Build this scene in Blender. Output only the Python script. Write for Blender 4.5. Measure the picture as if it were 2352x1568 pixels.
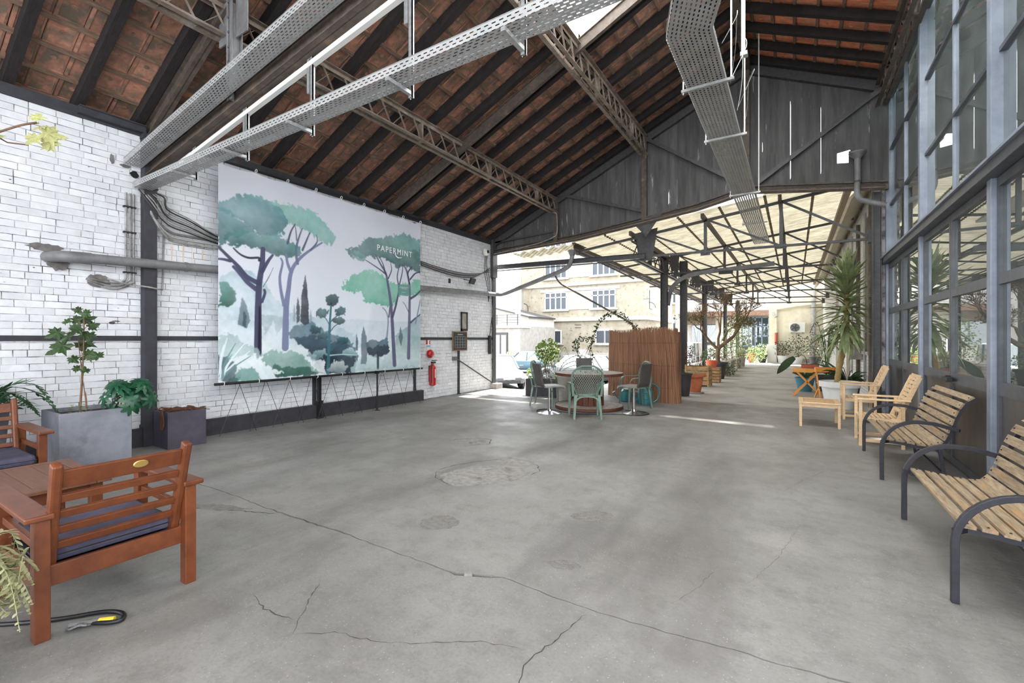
import bpy, bmesh, math, random
import numpy as np
from mathutils import Vector, Matrix
for o in list(bpy.data.objects): bpy.data.objects.remove(o)
S = bpy.context.scene
COL = S.collection
R = random.Random(7)
rad = math.radians
# ------------------------------------------------------------------ camera, sky, sun, exposure
CAMZ = 1.5
FPX = 1045.0                      # focal length in pixels of a 2352 px wide frame (16 mm lens)
YAW = math.atan(649 / FPX)
cd = bpy.data.cameras.new('camera'); cam = bpy.data.objects.new('camera', cd); COL.objects.link(cam)
cam.location = (0, 0, CAMZ); cam.rotation_euler = (rad(90), 0, YAW)
cd.sensor_width = 36; cd.lens = 36 * FPX / 2352; cd.shift_y = -6 / 2352; cd.clip_end = 400; cd.clip_start = .05
S.camera = cam
w = bpy.data.worlds.new('world'); S.world = w; w.use_nodes = True
bg = w.node_tree.nodes['Background']
bg.inputs[0].default_value = (.93, .965, 1, 1); bg.inputs[1].default_value = 1.0
sd = bpy.data.lights.new('sun', 'SUN'); sd.energy = 6.0; sd.angle = rad(2.5); sd.color = (1, .95, .86)
so = bpy.data.objects.new('sun', sd); COL.objects.link(so)
so.rotation_euler = (rad(-29), rad(-3), 0); so.location = (0, 0, 30)
S.view_settings.view_transform = 'Standard'; S.view_settings.look = 'None'
S.view_settings.gamma = 1; S.view_settings.use_curve_mapping = False
S.view_settings.exposure = 2.45
def in_frame(p, m=40):
    s, c = math.sin(YAW), math.cos(YAW); d = -s * p[0] + c * p[1]
    if d < .1: return False
    u = 1176 + FPX * (c * p[0] + s * p[1]) / d; v = 778 - FPX * (p[2] - CAMZ) / d
    return -m < u < 2352 + m and -m < v < 1568 + m
def dist(p): return math.sqrt(p[0] ** 2 + p[1] ** 2 + (p[2] - CAMZ) ** 2)
# ------------------------------------------------------------------ materials
def srgb(c):
    return tuple((x / 255 / 12.92 if x / 255 <= .04045 else ((x / 255 + .055) / 1.055) ** 2.4) for x in c) + (1,)
M = {}
def pm(name, c1, c2=None, scale=8, rough=.6, metal=0, bump=0, bscale=None, stretch=(1, 1, 1), rv=0, det=6, lo=.35, hi=.65, spec=.5, c3=None, s3=3, lo3=.55, hi3=.7, trans=0, island=False, gen=False):
    """noise-mixed two (three) colour surface; rv = brightness spread between objects / islands"""
    m = bpy.data.materials.new(name); m.use_nodes = True; M[name] = m
    nt = m.node_tree; N = nt.nodes; L = nt.links; b = N['Principled BSDF']
    b.inputs['Roughness'].default_value = rough; b.inputs['Metallic'].default_value = metal
    b.inputs['Specular IOR Level'].default_value = spec
    col = None
    tc = N.new('ShaderNodeTexCoord'); mp = N.new('ShaderNodeMapping'); mp.inputs['Scale'].default_value = stretch
    L.new(tc.outputs['Object'], mp.inputs[0])
    vec = mp.outputs[0]
    if rv:
        oi = N.new('ShaderNodeObjectInfo'); ge = N.new('ShaderNodeNewGeometry')
        ad = N.new('ShaderNodeMath'); ad.operation = 'ADD'; L.new(oi.outputs['Random'], ad.inputs[0]); L.new(ge.outputs['Random Per Island'], ad.inputs[1])
        wn = N.new('ShaderNodeTexWhiteNoise'); wn.noise_dimensions = '1D'; L.new(ad.outputs[0], wn.inputs['W'])
        va = N.new('ShaderNodeVectorMath'); va.operation = 'MULTIPLY_ADD'; L.new(wn.outputs['Color'], va.inputs[0]); va.inputs[1].default_value = (9, 9, 9); L.new(vec, va.inputs[2])
        vec = va.outputs[0]
    def noise(sc, lo, hi, dt=6):
        n = N.new('ShaderNodeTexNoise'); n.inputs['Scale'].default_value = sc; n.inputs['Detail'].default_value = dt; n.inputs['Roughness'].default_value = .62
        L.new(vec, n.inputs['Vector'])
        r = N.new('ShaderNodeMapRange'); r.inputs['From Min'].default_value = lo; r.inputs['From Max'].default_value = hi
        L.new(n.outputs['Fac'], r.inputs['Value']); return r.outputs[0], n
    if c2 is not None:
        f, n = noise(scale, lo, hi, det)
        mx = N.new('ShaderNodeMixRGB'); mx.inputs[1].default_value = srgb(c1); mx.inputs[2].default_value = srgb(c2); L.new(f, mx.inputs[0]); col = mx.outputs[0]
        if c3 is not None:
            f3, _ = noise(s3, lo3, hi3, 5)
            m3 = N.new('ShaderNodeMixRGB'); L.new(f3, m3.inputs[0]); L.new(col, m3.inputs[1]); m3.inputs[2].default_value = srgb(c3); col = m3.outputs[0]
    if rv:
        hs = N.new('ShaderNodeHueSaturation')
        mr = N.new('ShaderNodeMapRange'); mr.inputs['To Min'].default_value = 1 - rv; mr.inputs['To Max'].default_value = 1 + rv; L.new(wn.outputs['Value'], mr.inputs['Value']); L.new(mr.outputs[0], hs.inputs['Value'])
        if col: L.new(col, hs.inputs['Color'])
        else: hs.inputs['Color'].default_value = srgb(c1)
        col = hs.outputs[0]
    if col: L.new(col, b.inputs['Base Color'])
    else: b.inputs['Base Color'].default_value = srgb(c1)
    if bump:
        nb = N.new('ShaderNodeTexNoise'); nb.inputs['Scale'].default_value = bscale or scale * 3; nb.inputs['Detail'].default_value = 5; L.new(vec, nb.inputs['Vector'])
        bp = N.new('ShaderNodeBump'); bp.inputs['Strength'].default_value = bump; bp.inputs['Distance'].default_value = .01
        L.new(nb.outputs['Fac'], bp.inputs['Height']); L.new(bp.outputs[0], b.inputs['Normal'])
    if trans:
        tr = N.new('ShaderNodeBsdfTranslucent'); ms = N.new('ShaderNodeMixShader'); ms.inputs[0].default_value = trans
        if col: L.new(col, tr.inputs[0])
        else: tr.inputs[0].default_value = srgb(c1)
        L.new(b.outputs[0], ms.inputs[1]); L.new(tr.outputs[0], ms.inputs[2]); L.new(ms.outputs[0], N['Material Output'].inputs[0])
    return m
pm('brick', (222, 224, 228), (206, 207, 211), 5, .75, bump=.35, bscale=25, rv=.05, c3=(205, 200, 196), s3=2.2, lo3=.6, hi3=.8)
pm('mortar', (200, 199, 199), (86, 82, 82), 4, .9, lo=.44, hi=.62)
pm('steel_dark', (76, 75, 76), (58, 57, 60), 14, .5, bump=.08, bscale=60)
pm('steel_brown', (92, 82, 74), (62, 52, 46), 10, .65, bump=.1, c3=(120, 100, 84), s3=5)
pm('lattice', (138, 124, 110), (98, 84, 74), 8, .6, c3=(160, 150, 142), s3=4)
pm('steel_grey', (124, 125, 128), (98, 96, 95), 6, .45)
pm('galva', (176, 178, 178), (150, 152, 152), 30, .42, .55)
pm('tile', (190, 136, 112), (144, 102, 86), 7, .85, rv=.25, bump=.6, bscale=30, c3=(116, 102, 88), s3=5, lo3=.44, hi3=.6)
pm('tile_clean', (226, 142, 106), (190, 112, 82), 7, .85, rv=.22, bump=.6, bscale=30, c3=(196, 150, 112), s3=4, lo3=.5, hi3=.66)
pm('roofsheet', (150, 84, 62), (110, 66, 52), 6, .9)
pm('rafter', (44, 36, 36), (22, 18, 20), 9, .9, stretch=(1, 8, 1))
pm('lath', (140, 116, 98), (96, 76, 64), 14, .85, rv=.12, stretch=(6, .6, 6), bump=.4)
pm('board', (95, 94, 94), (70, 69, 69), 3, .85, rv=.14, stretch=(3, 3, .35), bump=.25, c3=(150, 150, 152), s3=3.2, lo3=.64, hi3=.7)
pm('plate', (56, 56, 62), (44, 44, 50), 9, .7)
pm('glassframe', (146, 154, 168), (122, 130, 144), 4, .38, .15)
pm('glassframe_dark', (92, 95, 102), (72, 75, 82), 6, .4, .2)
pm('doorpanel', (112, 108, 104), (82, 80, 80), 3, .35, .5, stretch=(1, 1, .5))
pm('concrete_block', (170, 164, 158), (140, 134, 128), 9, .9, bump=.3)
pm('pipe', (126, 126, 128), (100, 100, 102), 6, .55)
pm('pipe_light', (178, 176, 172), (150, 148, 146), 6, .6)
pm('white_metal', (225, 225, 222), None, rough=.4)
pm('cable', (42, 42, 46), None, rough=.5)
pm('cable_grey', (165, 163, 160), (110, 108, 106), 9, .6)
pm('black', (24, 24, 27), None, rough=.45)
pm('chrome', (200, 200, 200), None, rough=.16, metal=1)
pm('ash_patch', (122, 118, 116), (92, 88, 86), 9, .95, bump=.5)
def glassmat(name, tint, base, ior=1.5, rough=.01, film=0.0, filmcol=(200, 210, 208)):
    m = bpy.data.materials.new(name); m.use_nodes = True; M[name] = m; nt = m.node_tree; N = nt.nodes; L = nt.links
    N.remove(N['Principled BSDF']); out = N['Material Output']
    t = N.new('ShaderNodeBsdfTransparent'); t.inputs[0].default_value = tint
    g = N.new('ShaderNodeBsdfGlossy'); g.inputs['Roughness'].default_value = rough; g.inputs[0].default_value = (.93, .96, .96, 1)
    fr = N.new('ShaderNodeFresnel'); fr.inputs[0].default_value = ior
    ad = N.new('ShaderNodeMath'); ad.operation = 'MULTIPLY_ADD'; ad.inputs[1].default_value = 1.6; ad.inputs[2].default_value = base; ad.use_clamp = True; L.new(fr.outputs[0], ad.inputs[0])
    mx = N.new('ShaderNodeMixShader'); L.new(ad.outputs[0], mx.inputs[0]); L.new(t.outputs[0], mx.inputs[1]); L.new(g.outputs[0], mx.inputs[2])
    src = mx.outputs[0]
    if film:
        d = N.new('ShaderNodeBsdfDiffuse'); d.inputs[0].default_value = srgb(filmcol)
        tc = N.new('ShaderNodeTexCoord'); n = N.new('ShaderNodeTexNoise'); n.inputs['Scale'].default_value = 3; n.inputs['Detail'].default_value = 6; L.new(tc.outputs['Object'], n.inputs['Vector'])
        r = N.new('ShaderNodeMapRange'); r.inputs['From Min'].default_value = .35; r.inputs['From Max'].default_value = .7; r.inputs['To Min'].default_value = film * .6; r.inputs['To Max'].default_value = film * 1.3; L.new(n.outputs['Fac'], r.inputs['Value'])
        m2 = N.new('ShaderNodeMixShader'); L.new(r.outputs[0], m2.inputs[0]); L.new(src, m2.inputs[1]); L.new(d.outputs[0], m2.inputs[2]); src = m2.outputs[0]
    L.new(src, out.inputs[0]); return m
glassmat('glass', (.72, .80, .80, 1), .07, film=.10)
glassmat('glass_far', (.55, .62, .66, 1), .12)
# frosted corrugated sheet of the canopy: lets daylight through
def sheetmat(name, c, tfac, wave=0):
    m = bpy.data.materials.new(name); m.use_nodes = True; M[name] = m; nt = m.node_tree; N = nt.nodes; L = nt.links
    N.remove(N['Principled BSDF']); d = N.new('ShaderNodeBsdfDiffuse'); t = N.new('ShaderNodeBsdfTranslucent'); mx = N.new('ShaderNodeMixShader'); mx.inputs[0].default_value = tfac
    tc = N.new('ShaderNodeTexCoord'); mp = N.new('ShaderNodeMapping'); mp.inputs['Scale'].default_value = (1.2, 6, 1); L.new(tc.outputs['Object'], mp.inputs[0])
    n = N.new('ShaderNodeTexNoise'); n.inputs['Scale'].default_value = 1.6; n.inputs['Detail'].default_value = 8; n.inputs['Roughness'].default_value = .7; L.new(mp.outputs[0], n.inputs['Vector'])
    r = N.new('ShaderNodeMapRange'); r.inputs['From Min'].default_value = .38; r.inputs['From Max'].default_value = .66; L.new(n.outputs['Fac'], r.inputs['Value'])
    c2 = tuple(x * (.72 if c[0] < 240 else .97) for x in c)
    mc = N.new('ShaderNodeMixRGB'); mc.inputs[1].default_value = srgb(c); mc.inputs[2].default_value = srgb(c2); L.new(r.outputs[0], mc.inputs[0])
    if wave:      # shading of the corrugation, painted in as darker bands
        sp = N.new('ShaderNodeSeparateXYZ'); L.new(tc.outputs['Object'], sp.inputs[0]); ml = N.new('ShaderNodeMath'); ml.operation = 'MULTIPLY'; ml.inputs[1].default_value = 2 * math.pi / wave; L.new(sp.outputs[1], ml.inputs[0])
        sn = N.new('ShaderNodeMath'); sn.operation = 'SINE'; L.new(ml.outputs[0], sn.inputs[0]); r2 = N.new('ShaderNodeMapRange'); r2.inputs['From Min'].default_value = .2; r2.inputs['From Max'].default_value = 1; r2.inputs['To Max'].default_value = .85; L.new(sn.outputs[0], r2.inputs['Value'])
        m4 = N.new('ShaderNodeMixRGB'); m4.inputs[2].default_value = srgb(tuple(x * .5 for x in c)); L.new(r2.outputs[0], m4.inputs[0]); L.new(mc.outputs[0], m4.inputs[1]); mc = m4
    L.new(mc.outputs[0], d.inputs[0]); L.new(mc.outputs[0], t.inputs[0]); L.new(d.outputs[0], mx.inputs[1]); L.new(t.outputs[0], mx.inputs[2]); L.new(mx.outputs[0], N['Material Output'].inputs[0])
sheetmat('canopy_sheet', (108, 104, 92), .52, .177); sheetmat('frosted_glass', (252, 253, 254), .97)
# perforated galvanised cable tray: slots are cut out of the sheet
def traymat(name, sx, sy, c=(188, 190, 190), rust=0):
    m = bpy.data.materials.new(name); m.use_nodes = True; M[name] = m; nt = m.node_tree; N = nt.nodes; L = nt.links
    b = N['Principled BSDF']; b.inputs['Roughness'].default_value = .5; b.inputs['Metallic'].default_value = .2
    uv = N.new('ShaderNodeUVMap'); sp = N.new('ShaderNodeSeparateXYZ'); L.new(uv.outputs[0], sp.inputs[0])
    def mth(op, a, bb=None, c_=None):
        n = N.new('ShaderNodeMath'); n.operation = op
        for i, x in enumerate((a, bb, c_)):
            if x is None: continue
            if isinstance(x, (int, float)): n.inputs[i].default_value = x
            else: L.new(x, n.inputs[i])
        return n.outputs[0]
    row = mth('FLOOR', mth('DIVIDE', sp.outputs[1], sy))
    sh = mth('MULTIPLY', mth('MODULO', row, 2), .5)
    fx = mth('FRACT', mth('ADD', mth('DIVIDE', sp.outputs[0], sx), sh)); fy = mth('FRACT', mth('DIVIDE', sp.outputs[1], sy))
    a1 = mth('LESS_THAN', mth('ABSOLUTE', mth('SUBTRACT', fx, .5)), .27); a2 = mth('LESS_THAN', mth('ABSOLUTE', mth('SUBTRACT', fy, .5)), .17)
    hole = mth('MULTIPLY', a1, a2)
    tc = N.new('ShaderNodeTexCoord'); n = N.new('ShaderNodeTexNoise'); n.inputs['Scale'].default_value = 7; n.inputs['Detail'].default_value = 6; L.new(tc.outputs['Object'], n.inputs['Vector'])
    mc = N.new('ShaderNodeMixRGB'); mc.inputs[1].default_value = srgb(c); mc.inputs[2].default_value = srgb(tuple(x * (.78 - rust) for x in c)); L.new(n.outputs['Fac'], mc.inputs[0]); L.new(mc.outputs[0], b.inputs['Base Color'])
    t = N.new('ShaderNodeBsdfTransparent'); mx = N.new('ShaderNodeMixShader'); L.new(hole, mx.inputs[0]); L.new(b.outputs[0], mx.inputs[1]); L.new(t.outputs[0], mx.inputs[2]); L.new(mx.outputs[0], N['Material Output'].inputs[0])
traymat('tray', .062, .026); traymat('tray_wide', .05, .042, (176, 176, 174), .06)
# ------------------------------------------------------------------ mesh helpers
def basis(z, up=(0, 0, 1)):
    z = Vector(z).normalized(); u = Vector(up)
    if abs(z.dot(u)) > .995: u = Vector((0, 1, 0)) if abs(z.y) < .9 else Vector((1, 0, 0))
    x = u.cross(z).normalized(); y = z.cross(x); return x, y, z
class MB:
    def __init__(s): s.v = []; s.f = []; s.uv = None
    def _add(s, vs, fs):
        k = len(s.v); s.v += [tuple(a) for a in vs]; s.f += [tuple(i + k for i in f) for f in fs]; return s
    def box(s, c, d, rz=0, m=None):
        hx, hy, hz = (q / 2 for q in d); vs = [Vector((x, y, z)) for z in (-hz, hz) for y in (-hy, hy) for x in (-hx, hx)]
        mt = m or Matrix.Rotation(rz, 3, 'Z')
        return s._add([mt @ q + Vector(c) for q in vs], [(0, 2, 3, 1), (4, 5, 7, 6), (0, 1, 5, 4), (2, 6, 7, 3), (0, 4, 6, 2), (1, 3, 7, 5)])
    def bx(s, x0, x1, y0, y1, z0, z1): return s.box(((x0 + x1) / 2, (y0 + y1) / 2, (z0 + z1) / 2), (abs(x1 - x0), abs(y1 - y0), abs(z1 - z0)))
    def bar(s, p, q, w, h, up=(0, 0, 1), w2=None, h2=None):
        """box from p to q; w across, h along 'up'"""
        p, q = Vector(p), Vector(q); x, y, z = basis(q - p, up); w2 = w2 or w; h2 = h2 or h
        vs = [p - x * w / 2 - y * h / 2, p + x * w / 2 - y * h / 2, p + x * w / 2 + y * h / 2, p - x * w / 2 + y * h / 2,
              q - x * w2 / 2 - y * h2 / 2, q + x * w2 / 2 - y * h2 / 2, q + x * w2 / 2 + y * h2 / 2, q - x * w2 / 2 + y * h2 / 2]
        return s._add(vs, [(0, 3, 2, 1), (4, 5, 6, 7), (0, 1, 5, 4), (1, 2, 6, 5), (2, 3, 7, 6), (3, 0, 4, 7)])
    def sweep(s, pts, w, h, up=(0, 0, 1)):
        """rectangular section swept along a path, mitred"""
        pts = [Vector(p) for p in pts]; n = len(pts); k = len(s.v); prev = None
        for i, p in enumerate(pts):
            t = (pts[min(i + 1, n - 1)] - pts[max(i - 1, 0)]).normalized(); x, y, z = basis(t, up)
            if prev is not None and x.dot(prev) < 0: x, y = -x, -y
            prev = x
            s.v += [tuple(p + x * a * w / 2 + y * b * h / 2) for a, b in ((-1, -1), (1, -1), (1, 1), (-1, 1))]
        for i in range(n - 1):
            for j in range(4): s.f.append((k + i * 4 + j, k + i * 4 + (j + 1) % 4, k + i * 4 + 4 + (j + 1) % 4, k + i * 4 + 4 + j))
        s.f.append((k + 3, k + 2, k + 1, k)); e = k + (n - 1) * 4; s.f.append((e, e + 1, e + 2, e + 3)); return s
    def tube(s, pts, r, seg=8, cap=True):
        pts = [Vector(p) for p in pts]; n = len(pts); k = len(s.v); x = None
        for i, p in enumerate(pts):
            t = (pts[min(i + 1, n - 1)] - pts[max(i - 1, 0)]).normalized()
            if x is None: x, y, _ = basis(t)
            else: x = (x - t * x.dot(t)).normalized(); y = t.cross(x)
            rr = r[i] if isinstance(r, (list, tuple)) else r
            s.v += [tuple(p + (x * math.cos(2 * math.pi * j / seg) + y * math.sin(2 * math.pi * j / seg)) * rr) for j in range(seg)]
        for i in range(n - 1):
            for j in range(seg): s.f.append((k + i * seg + j, k + i * seg + (j + 1) % seg, k + (i + 1) * seg + (j + 1) % seg, k + (i + 1) * seg + j))
        if cap: s.f.append(tuple(k + j for j in range(seg - 1, -1, -1))); s.f.append(tuple(k + (n - 1) * seg + j for j in range(seg)))
        return s
    def lathe(s, prof, c=(0, 0, 0), seg=20, cap0=True, cap1=True, sx=1, sy=1):
        k = len(s.v); n = len(prof)
        for r, z in prof: s.v += [(c[0] + sx * r * math.cos(2 * math.pi * j / seg), c[1] + sy * r * math.sin(2 * math.pi * j / seg), c[2] + z) for j in range(seg)]
        for i in range(n - 1):
            for j in range(seg): s.f.append((k + i * seg + j, k + i * seg + (j + 1) % seg, k + (i + 1) * seg + (j + 1) % seg, k + (i + 1) * seg + j))
        if cap0: s.f.append(tuple(k + j for j in range(seg - 1, -1, -1)))
        if cap1: s.f.append(tuple(k + (n - 1) * seg + j for j in range(seg)))
        return s
    def prism(s, poly, o, ex, ey, t):
        """polygon (2d) in plane o + a*ex + b*ey, thickened by vector t"""
        o, ex, ey, t = Vector(o), Vector(ex), Vector(ey), Vector(t); n = len(poly)
        a = [o + ex * p[0] + ey * p[1] for p in poly]; vs = a + [q + t for q in a]
        return s._add(vs, [tuple(range(n - 1, -1, -1)), tuple(range(n, 2 * n))] + [(i, (i + 1) % n, n + (i + 1) % n, n + i) for i in range(n)])
    def quad(s, a, b, c, d): return s._add([a, b, c, d], [(0, 1, 2, 3)])
    def grid(s, P):
        nr, nc = len(P), len(P[0]); k = len(s.v); s.v += [tuple(p) for r_ in P for p in r_]
        s.f += [(k + i * nc + j, k + i * nc + j + 1, k + (i + 1) * nc + j + 1, k + (i + 1) * nc + j) for i in range(nr - 1) for j in range(nc - 1)]; return s
    def ball(s, c, rx, ry=None, rz=None, n=8, m=6):
        ry = ry or rx; rz = rz or rx
        return s.lathe([(max(1e-4, math.sin(math.pi * i / m)), -math.cos(math.pi * i / m) * rz) for i in range(m + 1)], c, n, False, False, rx, ry)
    def mesh(s, name, mat, smooth=None):
        me = bpy.data.meshes.new(name); me.from_pydata(s.v, [], s.f); me.update()
        if isinstance(mat, str): mat = M[mat]
        if mat: me.materials.append(mat)
        if smooth is not None:
            me.polygons.foreach_set('use_smooth', [True] * len(me.polygons)); me.set_sharp_from_angle(angle=rad(smooth))
        return me
    def build(s, name, mat, parent=None, smooth=None, bevel=0, world=False, solid=0, loc=None, label=None):
        if world and parent is not None:
            p = parent.location; s.v = [(a - p.x, b - p.y, c - p.z) for a, b, c in s.v]
        o = bpy.data.objects.new(name, s.mesh(name, mat, smooth)); COL.objects.link(o)
        if parent is not None: o.parent = parent
        if loc: o.location = loc
        if solid: q = o.modifiers.new('solid', 'SOLIDIFY'); q.thickness = solid; q.offset = 0
        if bevel: q = o.modifiers.new('bevel', 'BEVEL'); q.width = bevel; q.segments = 2; q.limit_method = 'ANGLE'; q.angle_limit = rad(40)
        if label: o['label'] = label
        return o
def tag(o, label=None, cat=None, group=None, kind=None):
    if label: o['label'] = label
    if cat: o['category'] = cat
    if group: o['group'] = group
    if kind: o['kind'] = kind
    return o
def thing(name, label, cat, loc=(0, 0, 0), rz=0, group=None, kind=None):
    o = bpy.data.objects.new(name, None); COL.objects.link(o); o.location = loc; o.rotation_euler = (0, 0, rz); o.empty_display_size = .1
    return tag(o, label, cat, group, kind)
def inst(name, me, parent, loc=(0, 0, 0), rot=(0, 0, 0), sc=(1, 1, 1)):
    o = bpy.data.objects.new(name, me); COL.objects.link(o); o.parent = parent; o.location = loc; o.rotation_euler = rot; o.scale = sc; return o
def dup(root, loc, rz=0, label=None, group=None):
    def cp(o, par):
        c = o.copy(); COL.objects.link(c); c.parent = par
        for ch in o.children: cp(ch, c)
        return c
    c = cp(root, None); c.location = loc; c.rotation_euler = (0, 0, rz)
    if label: c['label'] = label
    if group: c['group'] = group
    return c
def structure(name, label=None, loc=(0, 0, 0)):
    o = bpy.data.objects.new(name, None); COL.objects.link(o); o.location = loc; o['kind'] = 'structure'
    if label: o['label'] = label
    return o
def arc(c, r, a0, a1, n, ex=(1, 0, 0), ey=(0, 0, 1), ry=None):
    c, ex, ey = Vector(c), Vector(ex), Vector(ey); ry = ry or r
    return [c + ex * r * math.cos(a0 + (a1 - a0) * i / n) + ey * ry * math.sin(a0 + (a1 - a0) * i / n) for i in range(n + 1)]
def spline(pts, n=6):
    P = [Vector(p) for p in pts]; P = [P[0]] + P + [P[-1]]; out = []
    for i in range(1, len(P) - 2):
        for k in range(n):
            t = k / n; a, b, c, d = P[i - 1], P[i], P[i + 1], P[i + 2]
            out.append(.5 * ((2 * b) + (c - a) * t + (2 * a - 5 * b + 4 * c - d) * t * t + (3 * b - a - 3 * c + d) * t ** 3))
    out.append(P[-2]); return out
# ------------------------------------------------------------------ floor
def floormat():
    m = bpy.data.materials.new('floor_concrete'); m.use_nodes = True; M['floor'] = m; nt = m.node_tree; N = nt.nodes; L = nt.links; b = N['Principled BSDF']
    tc = N.new('ShaderNodeTexCoord'); V = tc.outputs['Object']
    def noise(sc, lo, hi, det=6, st=None, ro=.6):
        n = N.new('ShaderNodeTexNoise'); n.inputs['Scale'].default_value = sc; n.inputs['Detail'].default_value = det; n.inputs['Roughness'].default_value = ro
        if st:
            mp = N.new('ShaderNodeMapping'); mp.inputs['Scale'].default_value = st; mp.inputs['Rotation'].default_value = (0, 0, .5); L.new(V, mp.inputs[0]); L.new(mp.outputs[0], n.inputs['Vector'])
        else: L.new(V, n.inputs['Vector'])
        r = N.new('ShaderNodeMapRange'); r.inputs['From Min'].default_value = lo; r.inputs['From Max'].default_value = hi; L.new(n.outputs['Fac'], r.inputs['Value']); return r.outputs[0]
    def mix(f, a, c, mode='MIX', k=1):
        x = N.new('ShaderNodeMixRGB'); x.blend_type = mode
        if k != 1:
            q = N.new('ShaderNodeMath'); q.operation = 'MULTIPLY'; q.inputs[1].default_value = k; L.new(f, q.inputs[0]); f = q.outputs[0]
        L.new(f, x.inputs[0])
        if isinstance(a, tuple): x.inputs[1].default_value = srgb(a)
        else: L.new(a, x.inputs[1])
        x.inputs[2].default_value = srgb(c); return x.outputs[0]
    c = mix(noise(1.1, .35, .65, 8), (140, 138, 135), (122, 120, 117))
    c = mix(noise(.7, .5, .68, 9, (1, .3, 1)), c, (84, 81, 79), k=.9)
    c = mix(noise(5, .48, .7, 9, None, .78), c, (100, 97, 94), k=.7)
    c = mix(noise(60, .45, .75, 4), c, (100, 97, 94), k=.4)
    # exposed aggregate
    vo = N.new('ShaderNodeTexVoronoi'); vo.inputs['Scale'].default_value = 60; L.new(V, vo.inputs['Vector'])
    lt = N.new('ShaderNodeMapRange'); lt.inputs['From Min'].default_value = .22; lt.inputs['From Max'].default_value = .12; L.new(vo.outputs['Distance'], lt.inputs['Value'])
    sp = N.new('ShaderNodeSeparateColor'); L.new(vo.outputs['Color'], sp.inputs[0])
    gt = N.new('ShaderNodeMath'); gt.operation = 'GREATER_THAN'; L.new(sp.outputs[0], gt.inputs[0])
    area = noise(.8, .38, .62, 5); th = N.new('ShaderNodeMapRange'); th.inputs['To Min'].default_value = .96; th.inputs['To Max'].default_value = .62; L.new(area, th.inputs['Value']); L.new(th.outputs[0], gt.inputs[1])
    mu = N.new('ShaderNodeMath'); mu.operation = 'MULTIPLY'; L.new(lt.outputs[0], mu.inputs[0]); L.new(gt.outputs[0], mu.inputs[1])
    c = mix(mu.outputs[0], c, (186, 180, 172), k=.6)
    gt2 = N.new('ShaderNodeMath'); gt2.operation = 'LESS_THAN'; L.new(sp.outputs[1], gt2.inputs[0]); gt2.inputs[1].default_value = .05
    mu2 = N.new('ShaderNodeMath'); mu2.operation = 'MULTIPLY'; L.new(lt.outputs[0], mu2.inputs[0]); L.new(gt2.outputs[0], mu2.inputs[1])
    c = mix(mu2.outputs[0], c, (88, 82, 78), k=.8)
    L.new(c, b.inputs['Base Color'])
    rr = noise(1.5, .3, .7); mr = N.new('ShaderNodeMapRange'); mr.inputs['To Min'].default_value = .42; mr.inputs['To Max'].default_value = .68; L.new(rr, mr.inputs['Value']); L.new(mr.outputs[0], b.inputs['Roughness'])
    nb = N.new('ShaderNodeTexNoise'); nb.inputs['Scale'].default_value = 22; nb.inputs['Detail'].default_value = 8; L.new(V, nb.inputs['Vector'])
    n2 = N.new('ShaderNodeTexNoise'); n2.inputs['Scale'].default_value = 2.2; n2.inputs['Detail'].default_value = 3; L.new(V, n2.inputs['Vector'])
    b2 = N.new('ShaderNodeBump'); b2.inputs['Strength'].default_value = .25; b2.inputs['Distance'].default_value = .06; L.new(n2.outputs['Fac'], b2.inputs['Height'])
    bp = N.new('ShaderNodeBump'); bp.inputs['Strength'].default_value = .3; bp.inputs['Distance'].default_value = .008; L.new(nb.outputs['Fac'], bp.inputs['Height']); L.new(b2.outputs[0], bp.inputs['Normal']); L.new(bp.outputs[0], b.inputs['Normal'])
floormat()
pm('crack', (78, 74, 71), (52, 49, 47), 20, .95)
pm('patch', (150, 147, 143), (122, 119, 116), 16, .85, bump=.6, bscale=60, c3=(96, 93, 90), s3=6)
pm('patch_dark', (126, 123, 119), (104, 101, 98), 22, .9, bump=.5, bscale=60)
floor = structure('floor', 'worn grey concrete floor with cracks and patches')
# the long joint crack: the slab is split along it and the gap shows the sub-base
JOINT = [(-8, 2.14), (-6.2, 2.22), (-5.3, 2.29), (-4.55, 2.3), (-4.0, 2.28), (-3.45, 2.29), (-2.95, 2.3), (-2.45, 2.29), (-2.05, 2.28), (-1.83, 2.28), (-1.56, 2.4), (-1.36, 2.39), (-1.1, 2.37), (-.8, 2.38), (-.5, 2.4), (-.25, 2.43), (0, 2.44), (.25, 2.47), (.6, 2.5), (1.6, 2.56), (6, 2.6)]
jr = random.Random(3); jp = []
for (x0, y0), (x1, y1) in zip(JOINT, JOINT[1:]):
    n = max(2, int((x1 - x0) / .06))
    for i in range(n): jp.append((x0 + (x1 - x0) * i / n, y0 + (y1 - y0) * i / n + jr.uniform(-.007, .007)))
jp.append(JOINT[-1])
wd = [.007 + .012 * max(0, math.sin(p[0] * 2.3) * math.sin(p[0] * .9 + 1)) + jr.uniform(0, .004) + (.028 if -1.86 < p[0] < -1.6 else 0) for p in jp]
mb = MB(); mb._add([(x, y + q / 2, 0) for (x, y), q in zip(jp, wd)] + [(6, 11.62, 0), (-8, 11.62, 0)], [tuple(range(len(jp) + 2))])
mb._add([(x, y + q / 2, 0) for (x, y), q in zip(jp, wd)] + [(x, y + q / 2, -.03) for (x, y), q in zip(jp, wd)], [(i, i + 1, len(jp) + i + 1, len(jp) + i) for i in range(len(jp) - 1)])
mb.build('slab', 'floor', floor)
mb = MB(); mb._add([(x, y - q / 2, 0) for (x, y), q in zip(jp, wd)] + [(6, -7, 0), (-8, -7, 0)], [tuple(range(len(jp) + 1, -1, -1))])
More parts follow.
